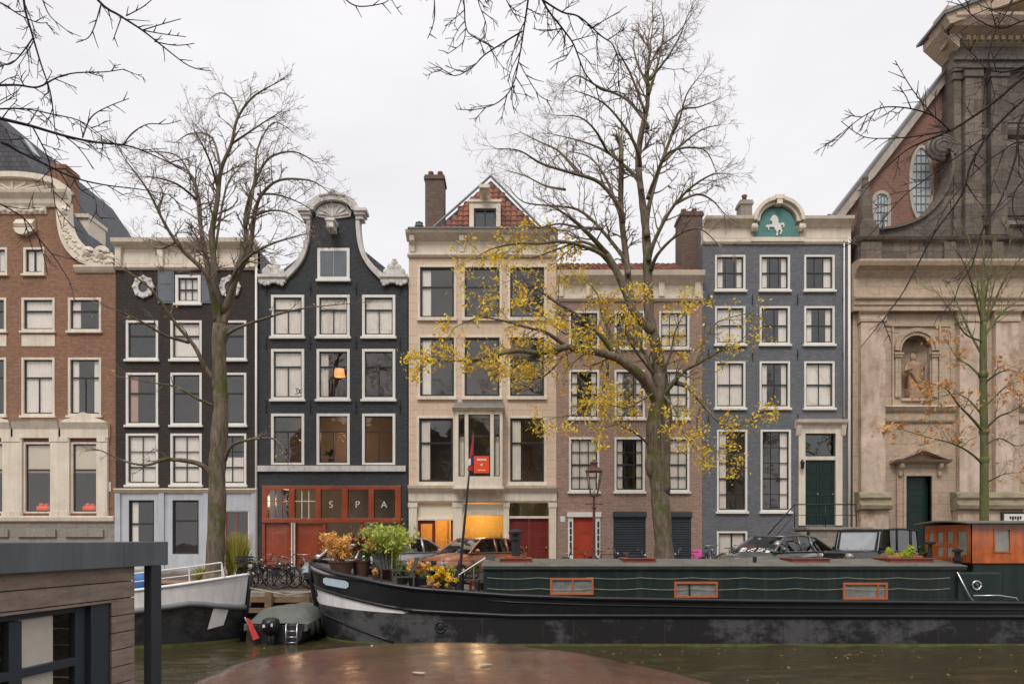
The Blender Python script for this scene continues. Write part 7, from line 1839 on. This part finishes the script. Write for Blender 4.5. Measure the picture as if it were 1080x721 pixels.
# ---- near trees whose branches hang into the view
def near(name,label,base,hub,limbs,seed,Y,sub=(),r0=.28):
    T=Tree(name,label,base,seed,group='near quay trees reaching over the canal')
    b=Vector(base); h=Vector(hub)
    T.limb([b,b+(h-b)*.35+Vector((0,0,.6)),h],r0,.16,12)
    for l,dy,a_,b_,att,ev,L,lv in limbs:
        a_*=.72; b_*=.8
        pts=tr(l,Y,dy)
        if att:
            s0=pts[0]; mid=(h+s0)/2+Vector((0,0,.25)); T.limb([h,mid,s0],.12,a_*1.0,8)
        P,r_=T.limb(pts,a_,b_,6); T.dress(P,r_,.03,ev*.6,L*1.1,lv,.0,4,0,fan=False,ang=(.5,1.0),wig=.16)
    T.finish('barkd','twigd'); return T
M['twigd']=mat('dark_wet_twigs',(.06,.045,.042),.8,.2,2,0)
A_,B_=.022,.005
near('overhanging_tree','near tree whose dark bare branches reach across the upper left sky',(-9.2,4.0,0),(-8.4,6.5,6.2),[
 ([(-60,110),(0,125),(33,133),(67,143),(100,150),(130,153),(153,160),(190,178),(215,196)],0,.030,B_,True,.55,.42,1),
 ([(130,153),(140,140),(156,131),(175,131),(191,127)],.3,.012,B_,False,.22,.12,0),
 ([(87,145),(96,124),(113,113),(136,104)],.3,.012,B_,False,.2,.15,0),
 ([(-60,135),(0,150),(20,160),(47,173),(77,187),(110,195),(150,200),(187,207)],.5,.026,B_,True,.55,.4,1),
 ([(25,-60),(25,0),(33,33),(43,67),(53,97),(57,127),(58,140)],.2,.022,B_,True,.3,.3,1),
 ([(-50,92),(0,90),(20,90),(40,92),(60,82),(80,77),(110,76),(131,73)],-.3,.02,B_,True,.25,.22,1),
 ([(60,-60),(103,0),(127,17),(150,32),(173,50),(200,70),(223,75)],.4,.024,B_,True,.3,.26,0),
 ([(150,32),(173,25),(191,20)],0,.009,B_,False,.3,.1,0),([(150,32),(172,36),(196,39)],0,.009,B_,False,.25,.1,0),([(163,44),(185,48),(205,46)],0,.009,B_,False,.3,.1,0),
 ([(107,3),(100,27),(93,40),(80,45)],0,.010,B_,False,.3,.15,0),([(128,18),(122,35),(119,43)],0,.009,B_,False,.2,.1,0),([(133,17),(150,8),(160,0)],0,.009,B_,False,.2,.1,0),
 ([(-40,118),(0,115),(27,115),(53,120),(83,127),(103,140),(117,150)],-.4,.014,B_,True,.25,.3,1),
 ([(-30,-10),(0,3),(23,17),(40,24),(50,24)],.4,.014,B_,True,.25,.25,1),
 ([(35,40),(20,60),(10,68),(0,68)],.1,.012,B_,False,.2,.25,1),
 ([(45,0),(52,16),(65,28),(77,37)],.2,.010,B_,False,.3,.15,0),
 ([(35,135),(50,165),(55,190),(58,215),(65,240)],.3,.012,B_,False,.3,.3,1),
 ([(67,143),(80,153),(90,165),(98,178)],.3,.010,B_,False,.2,.2,0),
 ([(0,215),(25,230),(40,250),(60,275),(75,300)],.6,.012,B_,True,.4,.4,1),
 ([(78,188),(85,200),(100,210),(102,225),(108,231)],.3,.010,B_,False,.2,.2,0)],31,8.0)
near('overhanging_tree','near tree whose dark bare twigs hang down from the top centre',(2.5,-3.5,0),(1.5,4.5,9.0),[
 ([(565,-60),(557,0),(553,27),(548,59),(540,92),(522,110),(494,117)],0,.020,B_,True,.25,.32,1),
 ([(551,33),(528,47),(510,59),(498,71),(480,80),(461,73)],.3,.013,B_,False,.2,.32,1),
 ([(560,-50),(572,0),(593,30),(605,47),(617,77),(634,95),(655,98),(670,112)],.3,.018,B_,True,.22,.35,1),
 ([(572,0),(593,13),(611,18),(634,38),(646,47),(652,65),(652,92)],-.3,.015,B_,False,.2,.3,1),
 ([(520,-40),(534,0),(548,24)],0,.012,B_,True,.2,.25,1),
 ([(480,-50),(489,0),(491,27),(498,38),(520,50)],.2,.014,B_,True,.2,.3,1),
 ([(455,-40),(458,0),(458,21),(451,41)],-.2,.012,B_,True,.2,.22,0),
 ([(350,-20),(365,0),(380,7),(406,3),(412,-5)],.2,.012,B_,True,.25,.18,0),([(412,-2),(418,8),(424,16)],.2,.007,B_,False,.2,.1,0),
 ([(500,-30),(504,0),(513,27),(510,44)],.2,.010,B_,True,.2,.25,1),
 ([(491,30),(488,45),(472,57)],.2,.008,B_,False,.2,.15,0),
 ([(547,65),(557,83),(569,101),(581,107)],.2,.008,B_,False,.3,.2,0),([(543,90),(540,105),(543,120)],.2,.008,B_,False,.3,.15,0),
 ([(605,47),(596,62),(588,66),(580,74)],.2,.008,B_,False,.2,.2,0),([(593,30),(575,33),(562,30)],.2,.008,B_,False,.2,.2,0)],32,8.0,r0=.25)
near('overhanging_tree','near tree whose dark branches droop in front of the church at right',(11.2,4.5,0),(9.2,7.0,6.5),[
 ([(1140,40),(1080,81),(1052,105),(1025,124),(1002,138),(975,149),(955,159),(932,179),(905,202)],.3,.032,B_,True,.5,.35,1),
 ([(1140,60),(1080,105),(1045,140),(1025,171),(1014,206),(986,245),(965,285),(950,312),(925,345),(908,366)],.2,.026,B_,True,.5,.4,1),
 ([(1140,80),(1080,120),(1072,163),(1056,210),(1037,241),(1025,280),(1012,300),(1006,320)],-.2,.022,B_,True,.4,.4,1),
 ([(1090,-60),(1068,0),(1049,35),(1041,70),(1037,113)],.2,.016,B_,True,.4,.4,1),
 ([(1002,138),(985,123),(962,115),(935,113),(915,120),(893,136),(878,150)],-.3,.013,B_,False,.22,.28,1),
 ([(1000,138),(965,144),(936,146),(910,144),(887,128)],.2,.011,B_,False,.22,.2,0),
 ([(985,123),(970,105),(958,88),(944,64)],.2,.011,B_,False,.2,.2,0),
 ([(1080,70),(1060,76),(1040,72),(1022,52),(1012,45)],.2,.012,B_,False,.25,.3,1),
 ([(1140,150),(1080,190),(1068,215),(1075,240),(1090,260)],-.2,.014,B_,True,.3,.4,1),
 ([(1130,10),(1080,22),(1055,30),(1030,20),(1010,0)],.2,.016,B_,True,.25,.4,1),
 ([(1140,-30),(1080,0),(1050,10),(1030,4)],.3,.012,B_,True,.25,.35,1),
 ([(1045,140),(1010,165),(975,190),(950,210),(920,245),(900,262)],.3,.013,B_,False,.3,.3,1),
 ([(1120,170),(1080,150),(1056,160),(1030,180),(1000,215),(985,245)],.0,.015,B_,True,.3,.35,1)],33,8.0)

# ---- trees and plain houses on the near bank behind the viewer: they are what the windows and the water mirror
left_=[o for o in bpy.data.objects if o.name=='bare_elm_tree'][0]
for i,(x,y,a) in enumerate(((-13,-5,40),(-4.5,-6,130),(5,-5.5,250),(14,-6,10),(23,-5,90))):
    copy_tree(left_,['bare tree farthest left on the near bank','bare tree left of the viewer on the near bank','bare tree right of the viewer on the near bank','bare tree on the near bank facing the church','bare tree farthest right on the near bank'][i],(x,y,0),R(a)).__setitem__('group','bare trees on the near bank')
for i,(x0,x1,h,mm,lb) in enumerate(((-26,-17,13,'brickE','pinkish brick house on the near bank, farthest left'),(-17,-9,14.5,'brickB','dark brown house on the near bank'),(-9,-1,12.5,'brickC','charcoal house on the near bank straight behind the viewer'),(-1,8,14,'brickA','red brown brick house on the near bank'),(8,17,13,'brickF','blue grey house on the near bank'),(17,27,14.5,'beige','beige house on the near bank, farthest right'))):
    t=thing('canal_house',lb,'house',((x0+x1)/2,-20,0),'houses on the near bank behind the viewer')
    g=MB(); g.box(x0+.02,x1-.02,-30,-20,0,h); g.build('wall',M[mm],t)
    g=MB(); g.prism([(x0,h),(x1,h),((x0+x1)/2,h+3.5)],-30,-20.1); g.build('roof',M['slate'],t)
    for r in range(4):
        for c in range(3):
            cx=x0+(x1-x0)*(c+.5)/3; g=MB(); g.box(cx-.65,cx+.65,-20,-19.93,1.2+r*2.9,3.1+r*2.9); w_=g.build('window',M['white'],t); MB().box(cx-.53,cx+.53,-19.94,-19.92,1.32+r*2.9,2.98+r*2.9).build('glass',M['glassd2'] if 'glassd2' in M else M.setdefault('glassd2',mat('dark_window_pane',(.03,.035,.04),.1,.1,1,0)),w_)
# ================================================================ light, sky, camera
w=bpy.data.worlds.new('World'); SC.world=w; w.use_nodes=True; nt=w.node_tree; nt.nodes.clear()
out=nt.nodes.new('ShaderNodeOutputWorld'); EL=R(50); AZ=R(195)
sky=nt.nodes.new('ShaderNodeTexSky'); sky.sky_type='NISHITA'; sky.sun_disc=False; sky.sun_elevation=EL; sky.sun_rotation=AZ; sky.air_density=1; sky.dust_density=3
bgs=nt.nodes.new('ShaderNodeBackground'); bgs.inputs['Strength'].default_value=.10; nt.links.new(sky.outputs[0],bgs.inputs[0])
tc=nt.nodes.new('ShaderNodeTexCoord'); sp=nt.nodes.new('ShaderNodeSeparateXYZ'); nt.links.new(tc.outputs['Generated'],sp.inputs[0])
cl=noisen(nt,mapping(nt,tc.outputs['Generated'],(1.2,1.2,3)),1.6,4,.55)
cc_=mixc(nt,ramp(nt,cl,.3,.7),(.735,.72,.742,1),(.845,.83,.838,1))
bgc=nt.nodes.new('ShaderNodeBackground'); nt.links.new(cc_,bgc.inputs[0]); nt.links.new(ramp(nt,sp.outputs[2],.60,1.0,1.0,2.0),bgc.inputs[1])
mx=nt.nodes.new('ShaderNodeMixShader'); mx.inputs[0].default_value=.95; nt.links.new(bgs.outputs[0],mx.inputs[1]); nt.links.new(bgc.outputs[0],mx.inputs[2]); nt.links.new(mx.outputs[0],out.inputs[0])
sl_=bpy.data.lights.new('overcast_sun','SUN'); sl_.energy=1.5; sl_.angle=R(22); sl_.color=(1,.96,.90)
so=bpy.data.objects.new('overcast_sun',sl_); COL.objects.link(so)
sd=Vector((math.sin(AZ)*math.cos(EL),math.cos(AZ)*math.cos(EL),math.sin(EL))); so.rotation_euler=sd.to_track_quat('Z','Y').to_euler(); so.location=(0,0,30)
def lamp(name,loc,e,col,r=.25):
    l=bpy.data.lights.new(name,'POINT'); l.energy=e; l.color=col; l.shadow_soft_size=r; o=bpy.data.objects.new(name,l); COL.objects.link(o); o.location=loc
lamp('shop_lamp',(FX(505),FY+1.6,2.6),65,(1,.72,.36)); lamp('shop_lamp',(FX(462),FY+1.3,2.5),50,(1,.70,.36))
lamp('spa_lamp',(FX(295),FY+1.2,3.3),40,(1,.72,.42)); lamp('window_lamp',(FX(352),FY+1.6,FZ(455)),38,(1,.55,.28)); lamp('pendant_bulb',(FX(353.5),FY+.75,FZ(399)),6,(1,.6,.3),.1)
lamp('hall_lamp',(FX(562),FY+.8,3.1),14,(1,.8,.5))
lamp('spa_lamp',(FX(380),FY+2,2.2),8,(1,.8,.6))
cam=bpy.data.cameras.new('camera'); co=bpy.data.objects.new('camera',cam); COL.objects.link(co); SC.camera=co
co.location=(0,0,EYE); co.rotation_euler=(R(90),0,0); cam.sensor_width=36; cam.lens=F/1080*36; cam.shift_y=(HOR-360.5)/1080; cam.clip_end=2000; cam.clip_start=.05
SC.view_settings.view_transform='Standard'; SC.view_settings.look='None'; SC.view_settings.exposure=.27; SC.view_settings.gamma=1
SC.render.engine='CYCLES'
SC.cycles.max_bounces=8; SC.cycles.transparent_max_bounces=16
